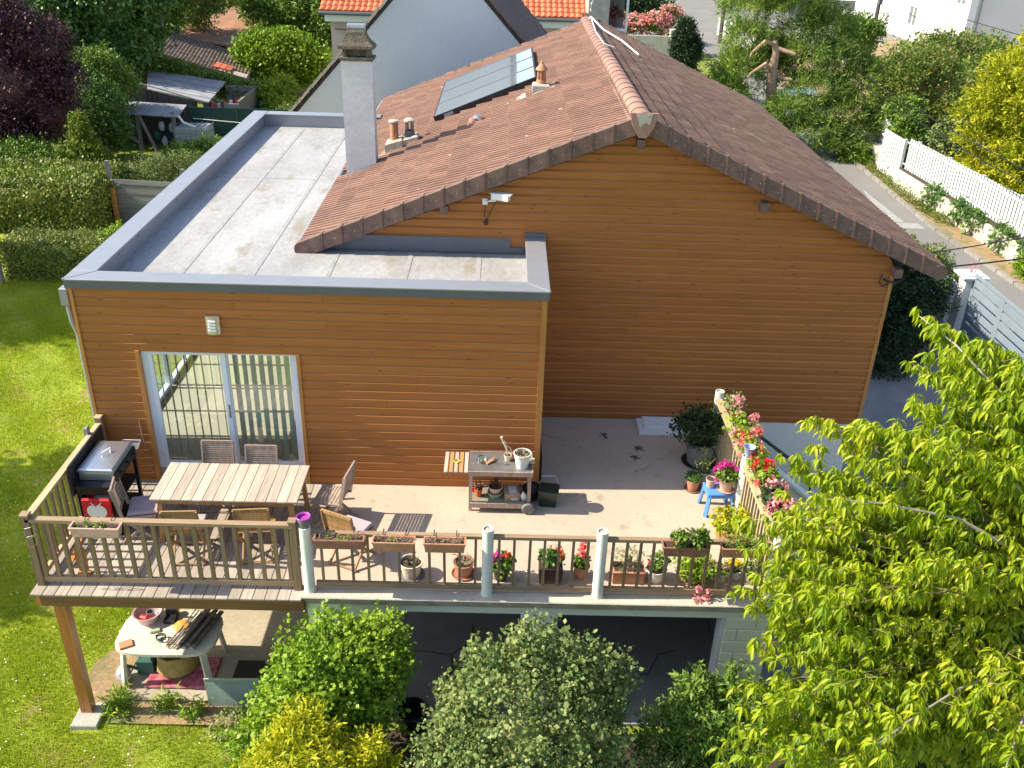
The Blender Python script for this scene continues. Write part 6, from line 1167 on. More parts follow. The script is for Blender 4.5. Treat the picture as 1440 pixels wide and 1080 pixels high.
# tiled outbuildings
def tiled_plane(name, q, nx, ny, mat, par, amp=.05, th=.04):
    a, b, c, d = map(Vector, q); nn = (b - a).cross(d - a).normalized(); m = MB()
    for j in range(ny):
        for i in range(nx):
            p = [a.lerp(b, i / nx).lerp(d.lerp(c, i / nx), j / ny), a.lerp(b, (i + .94) / nx).lerp(d.lerp(c, (i + .94) / nx), j / ny), a.lerp(b, (i + .94) / nx).lerp(d.lerp(c, (i + .94) / nx), (j + 1.06) / ny), a.lerp(b, i / nx).lerp(d.lerp(c, i / nx), (j + 1.06) / ny)]
            mid0 = (p[0] + p[1]) / 2 + nn * amp; mid1 = (p[2] + p[3]) / 2 + nn * (amp - .02); l0 = nn * random.uniform(.02, .03)
            m.add([p[0] + l0, mid0 + l0, p[1] + l0, p[2], mid1, p[3], p[0] - nn * .02, p[1] - nn * .02], [(0, 1, 4, 5), (1, 2, 3, 4), (6, 7, 2, 1, 0)])
    o = m.build(name, mat, par, world=True); o['kind'] = 'stuff'; return o
t = E('tiled_outbuilding', 'long low outbuilding with grey-brown tiled roof and pale plank wall', 'outbuilding', (-9.5, 39, G))
tiled_plane('roof_tiles', [(-11.7, 37.5, .30), (-7.1, 37.2, -.85), (-7.8, 41.8, -.55), (-12.3, 42.2, .62)], 26, 14, M['oldtile'], t)
m = MB(); m.slabquad([(-11.7, 37.5, .28), (-7.1, 37.2, -.87), (-7.8, 41.8, -.58), (-12.3, 42.2, .60)], .06); m.build('roof_deck', M['darkwood'], t, world=True)
for i in range(14): x = -11.5 + i * .32; m = MB(); m.box((x, 38.0 + (i % 2) * .03, G), (x + .3, 38.06 + (i % 2) * .03, .1 - i * .078)); m.build('wall_plank', M['greywood'], t, world=True)
m = MB()
for i in range(3): m.slabquad([(-8.9 + i * .3, 37.5, -.26 - i * .07), (-8.65 + i * .3, 37.5, -.33 - i * .07), (-8.7 + i * .3, 38.4, -.28 - i * .07), (-8.95 + i * .3, 38.4, -.21 - i * .07)], .06)
m.build('new_tile', M['orangetile'], t, world=True); m = MB(); m.slabquad([(-8.6, 37.3, -.42), (-7.2, 37.2, -.76), (-7.3, 37.9, -.72), (-8.7, 38.0, -.38)], .05); m.build('white_patch', M['mortar'], t, world=True)
t = E('rusty_shed', 'long shed with rusty orange roof behind the grey tiled outbuilding', 'shed', (-11, 48, G)); m = MB(); m.slabquad([(-13.2, 44, .25), (-9.5, 43.4, -.15), (-8.2, 52, .25), (-11.6, 52.5, .9)], .1); m.build('roof', M['rust'], t, world=True)
m = MB(); m.box((-12.6, 45, G), (-9.3, 51, -.1)); m.build('wall', M['darkwood'], t, world=True); m = MB(); m.box((-11.6, 44.96, -1.2), (-10.6, 44.995, -.45)); m.build('window', M['chalk'], t, world=True)
t = E('garden_parasol', 'small folded blue parasol on poles near the rounded laurel', 'parasol', (-8.4, 41.5, G)); m = MB(); m.tube([(0, 0, 0), (0, 0, 1.35)], .03, 6); m.build('pole', M['white'], t); m = MB(); m.add(*ico((0, 0, 1.45), (.26, .26, .22), 2, .1)); m.build('cover', M['blue'], t)
m = MB(); m.tube([(0, 0, 1.2), (-1.3, -1.6, .7)], .03, 5); m.tube([(.2, 0, 1.0), (-1.0, -1.8, .6)], .03, 5); m.build('line_arm', M['white'], t)
bush('rounded_laurel', 'large rounded bright green laurel bush behind the flat roof', 'bush', (-5.9, 40.5), [(-6.2, 40.4, -.4, 2.2, 1.6, 1.55), (-4.6, 40.2, -.8, 1.5, 1.3, 1.2), (-7.3, 40.3, -.3, 1.2, 1.2, 1.2)], 1700, 14, .14, .17, .10, L['lime'])
bush('dark_bush', 'dark green shrubs between the outbuilding and the rounded laurel', 'bush', (-5.3, 34.5), [(-5.4, 34.4, -1.3, .9, .8, .9), (-4.6, 33.5, -1.6, .9, .8, .6), (-5.0, 35.5, -.9, .6, .6, .6)], 700, 13, .12, .13, .07, L['lime'])
bush('golden_dome_shrub', 'dome shaped yellow-green shrub just behind the flat roof corner', 'bush', (-3.6, 31.8), [(-3.6, 31.6, -1.55, 1.0, .7, .7)], 380, 13, .08, .07, .04, L['hedge'])
bush('reddish_bamboo', 'slender bronze tinted bush near the white gable', 'bush', (-2.5, 34.0), [(-3.0, 34, -1.1, .6, .5, .8), (-2.3, 37, -.6, .7, .6, 1.0)], 420, 12, .12, .13, .035, L['copper'], 'leaf', core=.3)
tree('broadleaf_tree', 'dense dark green tree behind the laurel at the top edge', (-6.5, 49), [(-7, 49, .9, 3.2, 2, 1.7), (-4.3, 48, .4, 1.6, 1.6, 1.3), (-9.2, 50, 1.6, 1.5, 1.5, 1.3), (-6, 50, 2.4, 2.6, 2, 1.2)], 2000, 13, .2, .2, .12, L['mid'])
tree('young_tree', 'small yellow-green tree between the sheds at the top edge', (-11.6, 50), [(-11.8, 46, 1.4, 1.1, .9, .9), (-11.0, 47, 2.3, 1.4, 1, 1.1), (-12.2, 46, .6, .7, .6, .5)], 700, 12, .16, .15, .08, L['hedge'], r=.08, core=.35)
t = E('picket_fence', 'low old grey picket fence between the shrubs near the gable', 'fence', (-3.6, 36.5, G))
for i in range(16): m = MB(); m.box((-1.6 + i * .22, 0, .1), (-1.6 + i * .22 + .17, .04, 1.15 + random.uniform(-.06, .06))); m.build('picket', M['greywood'], t)
for i, (x, y, sx, z, mt) in enumerate(((-20, 58, 7, 2.0, 'mid'), (-8, 62, 7, 1.5, 'deep'), (-22, 40, 5, 3, 'deep'), (-18, 30, 3.0, 2, 'mid'), (-3, 66, 6, 1, 'mid'), (-33, 62, 9, 4, 'deep'))):
    tree('garden_tree', ['far mid green tree at the top left', 'far dark tree beyond the rusty shed', 'tall dark tree beyond the upper left corner', 'green tree beyond the purple plum at the left edge', 'far tree behind the orange roofed house', 'distant trees beyond the upper left corner'][i], (x, y), [(x, y, z, sx, sx * .6, sx * .5), (x + sx * .5, y - 1, z * .5, sx * .6, sx * .5, sx * .4), (x - sx * .5, y - 1, z * .6, sx * .6, sx * .5, sx * .4)], 900, 12, .35, .34, .2, L[mt])
# trees outside the left edge whose shade falls on the lawn
tree('garden_tree', 'broad tree standing left of the view whose shade falls on the lawn', (-8.3, 1.6), [(-7.9, 1.4, 1.9, 1.7, 1.7, 1.2), (-7.1, 2.9, 1.5, 1.2, 1.0, .8), (-7.3, .2, 1.6, 1.2, 1.0, .9)], 900, 12, .2, .2, .13, L['mid'], r=.2)
tree('garden_tree', 'tall tree left of the view shading the hedges and the far lawn', (-13.8, 11.5), [(-12.9, 11.4, 2.4, 2.4, 1.5, 1.6), (-11.3, 11.2, 1.6, 1.3, 1.3, 1.1), (-13.5, 10.5, 3, 2.0, 1.4, 1.6)], 1300, 12, .25, .22, .14, L['mid'], r=.2)

# ============================================================ NEIGHBOURING HOUSES
N = E('gable_house', 'white gabled neighbouring house with brown roof behind the tiled roof', 'house', (4.1, 20, G))
ax, az, ex, ez = 4.08, 6.88, -.9, 1.55
m = MB(); gy = 15.5; xr_ = 2 * ax - ex
m.add([(ex + .25, gy, G), (xr_ - .25, gy, G), (xr_ - .25, gy, ez + .1), (ax, gy, az - .15), (ex + .25, gy, ez + .1), (ex + .25, 27, G), (xr_ - .25, 27, G), (xr_ - .25, 27, ez + .1), (ax, 27, az - .15), (ex + .25, 27, ez + .1)], [(0, 1, 2, 3, 4), (9, 8, 7, 6, 5), (1, 6, 7, 2), (5, 0, 4, 9)]); m.build('wall', M['bluewall'], N, world=True)
tiled_plane('roof_tiles', [(xr_, gy - .05, ez - .05), (xr_, 27.1, ez - .05), (ax, 27.1, az), (ax, gy - .05, az)], 40, 20, M['browntile'], N, .03)
tiled_plane('roof_tiles', [(ex, 27.1, ez - .05), (ex, gy - .05, ez - .05), (ax, gy - .05, az), (ax, 27.1, az)], 40, 20, M['browntile'], N, .03)
m = MB(); m.slabquad([(xr_, gy, ez - .08), (xr_, 27.1, ez - .08), (ax, 27.1, az - .03), (ax, gy, az - .03)], .08); m.slabquad([(ex, 27.1, ez - .08), (ex, gy, ez - .08), (ax, gy, az - .03), (ax, 27.1, az - .03)], .08); m.build('roof_deck', M['darkwood'], N, world=True)
n = 15
for sgn in (1, -1):
    for i in range(n):
        e0 = Vector((ex if sgn > 0 else xr_, gy, ez)); a0 = Vector((ax, gy, az)); p, q = e0.lerp(a0, i / n), e0.lerp(a0, (i + .97) / n); m = MB(); m.bar((p.x, gy - .03, p.z + .03), (q.x, gy - .03, q.z + .06), .16, .07); m.build('verge_tile', M['mortar'] if sgn > 0 else M['browntile'], N, world=True)
O = E('orange_roof_house', 'house with bright orange tiled roof at the top behind the white gable', 'house', (3.7, 36, G))
m = MB(); m.box((-1.9, 32.3, G), (9.4, 40, 3.0)); m.build('wall', M['pinkwall'], O, world=True)
tiled_plane('roof_tiles', [(-2.3, 31.9, 3.18), (9.5, 31.9, 3.18), (9.5, 37, 5.3), (-2.3, 37, 5.3)], 46, 14, M['orangetile'], O, .06)
m = MB(); m.slabquad([(-2.3, 31.9, 3.15), (9.5, 31.9, 3.15), (9.5, 37, 5.27), (-2.3, 37, 5.27)], .1); m.slabquad([(9.5, 40.5, 3.8), (-2.3, 40.5, 3.8), (-2.3, 37, 5.27), (9.5, 37, 5.27)], .1); m.build('roof_deck', M['orangetile'], O, world=True)
m = MB(); m.tube([(-2.35, 31.85, 3.08), (9.5, 31.85, 3.08)], .08, 8); m.build('gutter', M['zincdark'], O, world=True); m = MB(); m.box((-2.1, 32.0, 2.72), (9.4, 32.29, 2.98)); m.build('cornice', M['white'], O, world=True)
m = MB(); m.tube([(-1.7, 32.1, 2.4), (2, 32.1, 2.3), (5, 32.1, 2.35)], .02, 5); m.build('wall_cable', M['black'], O, world=True)
m = MB(); m.box((9.45, 31, G), (10.35, 33, 5.2)); m.build('grey_stack', M['cement'], O, world=True)
m = MB(); m.box((10.36, 31.4, G), (11.2, 34, 2.75)); m.box((10.36, 31.4, 4.2), (11.2, 34, 5.2)); m.build('bay_wall', M['bluewall'], O, world=True)
m = MB(); m.box((10.36, 31.35, 2.76), (11.22, 31.45, 2.86)); m.box((11.12, 31.35, 2.861), (11.22, 31.45, 4.2)); m.build('bay_frame', M['white'], O, world=True); m = MB(); m.box((10.4, 32.8, 2.76), (11.2, 32.9, 4.19)); m.build('bay_interior', M['greypot'], O, world=True)
t = E('balcony_plant', 'red leaved plant inside the bay of the orange roofed house', 'plant', (10.7, 31.9, 2.86)); crown('foliage', [(10.7, 31.9, 3.3, .3, .25, .4)], 60, 10, .08, .12, .05, L['maroon'], t, core=.3)
t = E('lamp_bracket', 'white insulator bracket on the grey stack', 'bracket', (9.55, 30.95, 3.6)); m = MB(); m.tube([(0, 0, 0), (0, -.1, .3), (.1, -.1, .5)], .04, 6); m.build('bracket', M['white'], t)
# garden wall with roses, cypress, far street
t = E('garden_wall', 'low beige rendered garden wall below the pink roses', 'wall', (14, 57, G)); m = MB(); m.box((9.5, 57.5, G), (18.2, 57.8, -.75)); m.box((17.9, 57.801, G), (18.2, 66, -.9)); m.build('wall', M['palestone'], t, world=True); m = MB(); m.box((17.5, 57.2, -.749), (18.3, 58.0, -.3)); m.build('pillar_cap', M['palestone'], t, world=True)
t = bush('rose_hedge', 'row of pale pink rose bushes above the garden wall', 'rose bush', (15.8, 59), [(14.9, 58.9, -.4, 1.2, .8, .75), (16.3, 58.9, -.3, 1.2, .8, .75), (17.6, 59.5, .0, 1.0, .8, .95), (13.4, 59, -.2, 1.0, .8, .9)], 700, 12, .15, .14, .09, L['hedge'], core=.5)
crown('roses', [(14.9, 58.6, -.3, 1.25, .8, .8), (16.3, 58.6, -.2, 1.25, .8, .8), (17.6, 59.2, .1, 1.05, .8, 1.0)], 230, 9, .10, .16, .15, L['pink'], t, core=0)
bush('dark_garden_bush', 'dark green bushes with white flowers behind the roses', 'bush', (15.0, 64), [(14.5, 64, .2, 2.6, 1.5, 1.5), (17.2, 65, .0, 1.3, 1.2, 1.2)], 800, 12, .25, .22, .13, L['dark'])
tree('cypress', 'dark columnar cypress behind the right roof slope', (17.4, 50.5), [(17.4, 50.5, -1.0, .85, .8, 1.2), (17.3, 50.5, .1, .6, .6, 1.1), (17.9, 50.3, -1.1, .45, .45, 1.3), (17.0, 50.4, -.6, .45, .45, 1.2)], 1100, 13, .10, .20, .06, L['cypress'], r=.12, up=.7)
bush('lime_shrub', 'bright lime shrub at the foot of the cypress', 'bush', (18.6, 43), [(18.4, 43, -1.5, 1.0, .9, .8), (18.0, 41, -2, 1.4, 1, .5)], 350, 12, .14, .16, .10, L['lime'])
# roadside picket fence far, left of the pole
def pickets(name, label, p, q, h, z0, mat, step=.2, wd=.145, group=None):
    p, q = Vector(p), Vector(q); t = E(name, label, 'fence', (p.x, p.y, z0), 0, group); d = Vector((q.x - p.x, q.y - p.y, 0)); L_ = d.length; n = int(L_ / step); u = d.normalized(); mesh = None
    m0 = MB(); m0.bar((0, 0, 0), u * wd, .02, h, (0, 0, 1)); m0.v = [(x, y, z + h / 2) for x, y, z in m0.v]; me = m0.mesh('picket', mat)
    for i in range(min(n, 280)): ob('picket', me, t, u * (i * step))
    m = MB()
    for z in (h * .15, h * .85): m.bar(Vector((0, 0, z)) + Vector((-u.y, u.x, 0)) * .03, d + Vector((0, 0, z)) + Vector((-u.y, u.x, 0)) * .03, .03, .05)
    m.build('fence_rail', mat, t)
    for k in range(int(L_ / 2.4) + 1): a = u * min(k * 2.4, L_); MB().box((a.x - .06, a.y - .06, 0), (a.x + .06, a.y + .06, h + .05)).build('fence_post', mat, t)
    return t
pickets('white_fence', 'long white picket fence along the roadside wall, in front of the golden conifer', (23.25, 15.5), (22.35, 26.0), 1.22, -1.5, M['fencewhite'], group='white roadside fences')
pickets('white_fence', 'white picket gate panel standing forward beside the leafy shrub', (22.25, 26.0), (22.2, 28.3), 1.75, G + .1, M['fencewhite'], group='white roadside fences')
pickets('white_fence', 'short white picket fence beyond the gate panel, partly behind the pine', (22.9, 28.4), (23.0, 33), 1.1, -1.5, M['fencewhite'], group='white roadside fences')
pickets('white_fence', 'far white slatted fence beside the road behind the pine', (23.5, 70), (24.3, 60.0), 1.4, G + .1, M['fencewhite'], .2, .17, group='white roadside fences')
t = E('roadside_wall', 'low weathered roadside wall with planting trough under the white picket fence', 'wall', (22.6, 22, G)); 
m = MB(); m.prism([(22.9, 14.5), (22.55, 20), (22.05, 26), (22.35, 26), (22.9, 20), (23.3, 14.5)][::-1], G, -1.55); m.build('wall', M['palestone'], t, world=True); m = MB(); m.prism([(22.5, 28.4), (22.4, 33), (22.9, 33), (23.0, 28.4)][::-1], G, -1.5); m.build('wall', M['palestone'], t, world=True)
m = MB(); m.prism([(22.95, 15), (22.62, 20), (22.2, 26), (22.3, 26), (22.8, 20), (23.2, 15)][::-1], -1.549, -1.49); m.build('trough_soil', M['soil'], t, world=True)
for i, (x, y) in enumerate(((22.8, 16.2), (22.7, 17.8), (22.55, 19.6), (22.5, 20.6), (22.3, 22.6))):
    bush('trailing_ivy', ['ivy trailing over the roadside wall, first from the right edge', 'ivy trailing over the roadside wall, second from the right edge', 'ivy trailing over the roadside wall, just right of its dark corner', 'dense ivy clump at the dark corner of the roadside wall', 'sparse plants in the planting trough of the roadside wall'][i], 'ivy', (x, y), [(x - .05, y, -1.6, .22, .55, .3), (x - .12, y + .1, -1.95, .12, .25, .35)], 60, 10, .08, .11, .08, L['deep'], group='trailing ivy on the roadside wall', core=0)
bush('verge_weeds', 'tall green weeds on the verge near the right edge', 'weeds', (22.9, 15.8), [(22.9, 15.4, -2.1, .5, 1.0, .3)], 220, 10, .1, .28, .04, L['lime'], 'leaf', core=0, up=1)
bush('verge_weeds', 'light green weeds on the verge near the pine', 'weeds', (21.9, 30.5), [(21.9, 30.5, -2.1, .5, 1.4, .3)], 220, 10, .12, .28, .04, L['lime'], 'leaf', core=0, up=1)
t = E('dry_verge_plants', 'dry orange and yellow weeds along the road verge', 'weeds', (22.0, 25, G)); crown('weeds', [(22.15, 25, -2.22, .40, 4.3, .05)], 420, 8, .12, .14, .04, L['copper'], t, 'leaf', core=0, up=1); t2 = t
# utility poles and wires
def pole(x, y, h, label):
    t = E('utility_pole', label, 'utility pole', (x, y, G), 0, 'timber utility poles'); m = MB(); m.tube([(0, 0, 0), (0, 0, h)], [.17, .12], 8); m.build('pole', M['pole'], t, True); m = MB(); m.tube([(-.6, 0, h * .72), (.4, 0, h * .72)], .03, 5); m.box((-.1, -.25, h * .55), (.15, -.12, h * .62)); m.build('fitting', M['greypot'], t); return t
pole(31.4, 56.5, 7.5, 'timber utility pole standing before the white house'); pole(22.9, 66, 7, 'timber utility pole by the far street left of the pine')
def wire(pts, label, r=.02):
    o = MB().tube(pts, r, 5).build('overhead_cable', M['black'], None, True); tag(o, label, 'cable', 'overhead cables')
def sag(a, b, s, n=14): return [tuple(Vector(a).lerp(Vector(b), i / n) + Vector((0, 0, -s * 4 * (i / n) * (1 - i / n)))) for i in range(n + 1)]
wire(sag((31.3, 56.5, 3.2), (33, 24, 5.6), .4), 'upper cable running right from the pole across the white house'); wire(sag((31.4, 56.5, 2.9), (31.5, 20, 3.0), .5), 'second cable running right from the pole across the white house'); wire(sag((31.2, 56.5, 2.6), (30.5, 18, .8), .6), 'lowest cable sagging over the golden conifer')
wire(sag((23.0, 60, 3.4), (21.5, 6, 1.2), 1.5), 'cable sagging along the roadside wall and fence', .018); wire(sag((23.2, 60, 3.6), (21.3, 6, 1.6), 1.4), 'second cable sagging along the roadside fence', .018)
wire(sag((12.9, 3.0, 2.6), (25, 8.5, 2.7), .25), 'lower service cable leaving the eave towards the road', .016); wire(sag((12.9, 3.4, 2.7), (25, 10.5, 2.7), .25), 'upper service cable leaving the eave towards the road', .012)
# white house on the right
t = E('white_house', 'large white rendered house with blue-grey shaded gable in the upper right corner', 'house', (46, 72, G))
m = MB(); m.box((40.0, 61, G), (54, 92, 8)); m.build('wall', M['whitepaint'], t, world=True)
m = MB(); m.box((39.75, 60.9, G), (40.3, 61.5, 8)); m.build('corner_strip', M['white'], t, world=True); m = MB(); m.tube([(40.5, 60.85, G), (40.5, 60.85, 8)], .07, 6); m.build('downpipe', M['zincdark'], t, world=True)
def win(y0, y1, z0, z1, kind='window'):
    f = MB(); f.box((39.9, y0 - .25, z0 - .25), (39.999, y1 + .25, z0)); f.box((39.9, y0 - .25, z1), (39.999, y1 + .25, z1 + .25)); f.box((39.9, y0 - .25, z0), (39.999, y0, z1)); f.box((39.9, y1, z0), (39.999, y1 + .25, z1)); o = f.build(kind, M['white'], t, world=True)
    g = MB(); g.box((39.95, y0, z0), (39.998, y1, z1)); g.v = [(x - 46, y - 72, z - G) for x, y, z in g.v]; g.build('shutter', M['greypot'] if kind == 'window' else M['pinkwall'], o)
    g = MB(); g.box((39.92, (y0 + y1) / 2 - .08, z0), (39.949, (y0 + y1) / 2 + .08, z1)); g.v = [(x - 46, y - 72, z - G) for x, y, z in g.v]; g.build('mullion', M['white'], o)
win(63.0, 65.5, -1.7, .1, 'garage_door'); win(62.2, 63.6, 1.5, 3.1); win(66.5, 68.3, 1.7, 2.9); win(71, 72.6, 1.7, 2.9); win(70.5, 72, -1.0, .4)
t = E('white_gate', 'white railing gate and grey gate posts left of the white house', 'gate', (34, 66, G))
for x in (33.0, 36.4): MB().box((x, 68, G), (x + .3, 68.3, .3)).build('gate_post', M['white'], t, world=True)
for i in range(15): m = MB(); m.box((33.4 + i * .2, 68.1, -1.0), (33.48 + i * .2, 68.16, .1)); m.build('gate_bar', M['white'], t, world=True)
m = MB(); m.box((33.3, 68.08, -1.1), (36.4, 68.18, -1.001)); m.box((33.3, 68.08, .101), (36.4, 68.18, .2)); m.build('gate_rail', M['white'], t, world=True)
t = E('pale_house', 'far cream house front beyond the street at the top', 'house', (26, 104, G)); m = MB(); m.box((22.5, 102, G), (31, 108, 5)); m.build('wall', M['whitepaint'], t, world=True)
for x in (24, 26.5, 29): m = MB(); m.box((x, 101.9, -.5), (x + 1.2, 101.998, 1.4)); m.build('window', M['greypot'], t, world=True)
m = MB(); m.box((10, 99, G), (22, 99.3, -1.2)); m.box((31.5, 100, G), (50, 100.3, -1.0)); tag(m.build('boundary_wall', M['palestone']), 'pale boundary wall along the far side of the street', 'wall')
t = E('dark_gate', 'dark grey gate behind the white railing at the top', 'gate', (32, 80, G)); m = MB(); m.box((0, 0, 0), (6, .1, 2.2)); m.build('gate_leaf', M['greypot'], t)
t = E('boundary_fence', 'pale garden wall between the street and the white house', 'wall', (28, 60, G)); m = MB(); m.box((30.3, 44, G), (30.6, 62, -1.3)); m.build('wall', M['palestone'], t, world=True)
# parked car seen between pine branches
t = E('parked_car', 'dark blue-grey car parked at the roadside, glimpsed beside the pine', 'car', (21.6, 38.5, G), R(2))
def carprof(s): return [(-.0, .35), (.0, .75), (.15, .92), (.9, 1.0), (1.6, 1.45), (2.9, 1.47), (3.6, 1.02), (4.1, .95), (4.2, .6), (4.15, .3)]
m = MB(); pr = carprof(1)
for x, k in ((-.86, 1), (-.82, 1)): pass
n = len(pr); v = [(sx * (.86 if z < 1.05 else .66), y - 2.1, z) for sx in (-1, 1) for y, z in pr]; m.add(v, [tuple(range(n)), tuple(range(2 * n - 1, n - 1, -1))] + [(i, n + i, n + (i + 1) % n, (i + 1) % n) for i in range(n)]); m.build('body', mk('car_paint', (.04, .09, .11), rough=.25, bump=0, rnd=0, coat=1), t)
for sx in (-1, 1):
    for y in (-1.3, 1.25): m = MB(); m.lathe([(0, 0), (.32, 0), (.32, .2), (0, .2)], (0, 0, 0), 16); m.v = [(sx * .86 + (z - .1), y + yy_, .32 + x) for x, yy_, z in m.v]; m.build('wheel', M['black'], t, True)
m = MB(); m.add([(sx * .60, y - 2.1, z) for sx, y, z in ((-1, .95, 1.03), (1, .95, 1.03), (1, 1.6, 1.47), (-1, 1.6, 1.47))], [(0, 1, 2, 3)]); m.v = [(x, y - .02, z + .01) for x, y, z in m.v]; m.build('windscreen', M['panel'], t)
# pine with twisted trunk
t = E('pine_tree', 'large bushy pine with twisted bare trunk behind the right roof eave', 'tree', (19.2, 32.5, G))
m = MB(); m.tube([(19.2, 32.5, G), (18.9, 32.4, -1.0), (18.2, 32.0, -.1), (18.0, 31.8, 1.0), (18.05, 31.9, 2.0), (17.95, 32, 2.5)], [.36, .3, .27, .21, .17, .1], 12)
for q in ([(18.0, 31.8, 1.2), (17.5, 31.3, 1.6), (16.9, 31.2, 1.2), (16.6, 31.2, .7)], [(18.0, 31.9, 2.3), (17.4, 31.6, 2.5), (16.9, 31.6, 2.0), (16.7, 31.5, 1.3)], [(18.0, 31.9, 2.2), (18.8, 31.6, 2.0), (19.2, 32, 1.6)], [(18.1, 31.9, 1.0), (18.8, 31.5, .9), (19.4, 31.8, .6)], [(18.4, 32.1, -.3), (19.6, 31.8, .2), (21.0, 31.5, .0)], [(18.6, 32.1, -.6), (17.4, 31.5, -.6), (16.6, 31.2, -1.0)]): m.tube(q, [.10, .08, .06, .03], 8)
m.build('trunk', M['redbark'], t, True, world=True)
pl = [(16.6, 32.5, 1.0, 1.1, 1.0, .8), (16.0, 32.0, -.1, 1.0, .9, .8), (17.2, 34, 3.5, 1.4, 1.2, .9), (19.0, 34, 3.4, 1.8, 1.5, 1.2), (20.6, 33.5, 2.7, 1.4, 1.3, .9), (19.9, 32.5, 1.7, 1.3, 1.1, .9), (21.7, 33, 1.2, 1.2, 1.1, .8), (20.2, 31.6, .4, 1.2, 1, .8), (18.8, 31.0, -.5, 1.0, .9, .7), (21.4, 31.2, -.5, 1.3, 1.0, .8), (19.8, 30.6, -1.3, 1.3, 1.0, .7), (22.6, 31.5, .1, 1.1, 1, .6), (17.4, 31.0, -1.2, .9, .8, .6), (21.2, 30.2, -1.8, 1.0, .9, .6), (17.8, 33.5, .6, 1.5, 1.0, 1.6), (19, 33, 5, 1.6, 1.4, 1.0)]
pl += [(20.8, 32.5, 1.4, 1.2, 1, .8), (19.4, 33.2, 2.6, 1.1, 1, .7), (22.4, 32.2, .7, 1.1, 1, .7), (20.6, 31.2, -.5, 1.0, .9, .6), (22.0, 30.8, -1.2, 1.0, .8, .6), (18.9, 31.2, -1.2, .9, .8, .6), (17.0, 33, 2.2, 1.1, 1, .8), (18.8, 34, 1.2, 1.2, .8, 1.0)]
crown('crown', pl, 4800, 20, .14, .26, .035, L['pine'], t, 'quad', core=0, lumpy=.5, shoot=.45, outward=1.1, up=.7)
t['label'] = 'large bushy pine with twisted bare trunk behind the right roof eave'
for i, a in enumerate((('mixed_shrub', 'tall mixed green and bronze shrub between the pine and the golden conifer', (24.3, 31.5), [(24.2, 31.5, .6, 1.3, 1.1, 1.5), (23.4, 31.0, -.3, .9, .9, 1.1), (25.2, 31.8, .9, 1.3, 1.1, 1.4), (24.6, 30.6, -.9, 1.1, .9, 1.1), (25.7, 30.3, -.6, .9, .8, 1.1)], 'copper'),
    ('leafy_climber', 'mid green climber hanging over the white gate panel', (23.2, 28.4), [(23.2, 28.3, -.9, .75, .6, 1.0), (23.0, 27.8, -1.6, .5, .5, .7), (23.4, 29.4, -.1, .8, .7, .8)], 'mid'),
    ('dusty_shrub', 'dull bronze flowering shrub right of the climber', (24.4, 26.6), [(24.3, 26.6, -.6, .6, .6, .8), (24.6, 26.2, -1.2, .6, .5, .6)], 'grey'))):
    bush(a[0], a[1], 'shrub', a[2], a[3], 1200 if i == 0 else 500, 13, .12, .13, .08, L[a[4]], tr=.08)
bush('garden_hedge', 'wide yellow-green shrubbery in front of the white house', 'shrub', (31.5, 47), [(29.5, 44, -.9, 2.4, 2, 1.4), (33, 48, -.7, 3, 2.4, 1.6), (36.5, 52, -1.0, 3, 2.4, 1.4), (32, 41, -1.0, 3, 2, 1.5), (28, 38, -.8, 1.8, 2, 1.4), (36, 45, -1.0, 3, 2.2, 1.3)], 2600, 12, .25, .24, .13, L['copper'])
bush('red_tip_shrub', 'rounded dark green shrub before the white house pole', 'shrub', (29.0, 52), [(29.3, 53, .3, 1.4, 1.0, 1.0)], 350, 12, .2, .2, .13, L['mid'])
bush('shaded_undergrowth', 'dark leafy undergrowth beneath the cherry tree', 'bush', (11.5, -4.6), [(10.6, -4.6, -1.5, 1.0, 1.2, .7), (11.8, -4.4, -1.2, 1.3, 1.3, .9), (13.2, -4.2, -1.0, 1.3, 1.3, 1.0), (10.2, -6.0, -1.6, .9, .8, .6), (12.5, -2.4, -1.5, 1.2, .9, .7)], 1100, 12, .12, .12, .06, L['deep'])
tree('golden_conifer', 'large golden yellow conifer with layered sprays at the right edge', (26.0, 23.5), [(26.2, 24, .8, 1.7, 1.4, 1.6), (24.8, 24, .1, 1.3, 1.0, .45), (24.7, 23.6, -.9, 1.4, 1.0, .4), (26.3, 22.8, -.3, 1.6, 1.0, .8), (26.6, 24.6, 2.5, 1.2, 1.1, 1.1), (24.2, 24.4, .9, .9, .8, .4), (25.4, 24.8, 2.5, 1.1, .9, .7), (24.9, 24.6, 1.6, 1.0, .9, .5), (26.5, 25, 3.4, 1.0, 1, .8), (25.4, 25, 1.7, 1.0, .9, .6), (25.9, 22.6, -1.3, 1.4, .9, .6), (27.2, 23.5, 1.5, 1.5, 1.2, 1.4), (24.6, 23.2, -1.5, .9, .7, .4)], 3000, 15, .12, .20, .055, L['golden'], r=.16, lumpy=.5, outward=1.4, up=.6, shoot=.35, core=.4)
bush('roadside_shrub', 'dull green shrub overhanging the white picket fence at the right edge', 'shrub', (24.2, 17.5), [(24.0, 17.3, -.5, .5, .7, .45), (24.6, 18.6, -.6, .6, .8, .6), (24.0, 16.0, -.9, .4, .6, .5)], 420, 12, .1, .1, .06, L['mid'], core=.3)
t = E('rain_barrel', 'pale green water barrel beside wooden frames below the white house', 'barrel', (36.5, 48, G)); m = MB(); m.lathe([(0, 0), (.5, 0), (.56, .8), (.52, 2.0), (.0, 2.05)], (0, 0, .3), 18); m.build('barrel', M['greenpot'], t, True)
t = E('timber_pergola', 'light wooden frame structure beside the water barrel', 'frame', (38.5, 48, G)); 
for x in (0, 1.2, 2.4): m = MB(); m.box((x, 0, 0), (x + .12, .12, 2.7)); m.build('upright', M['trim'], t)
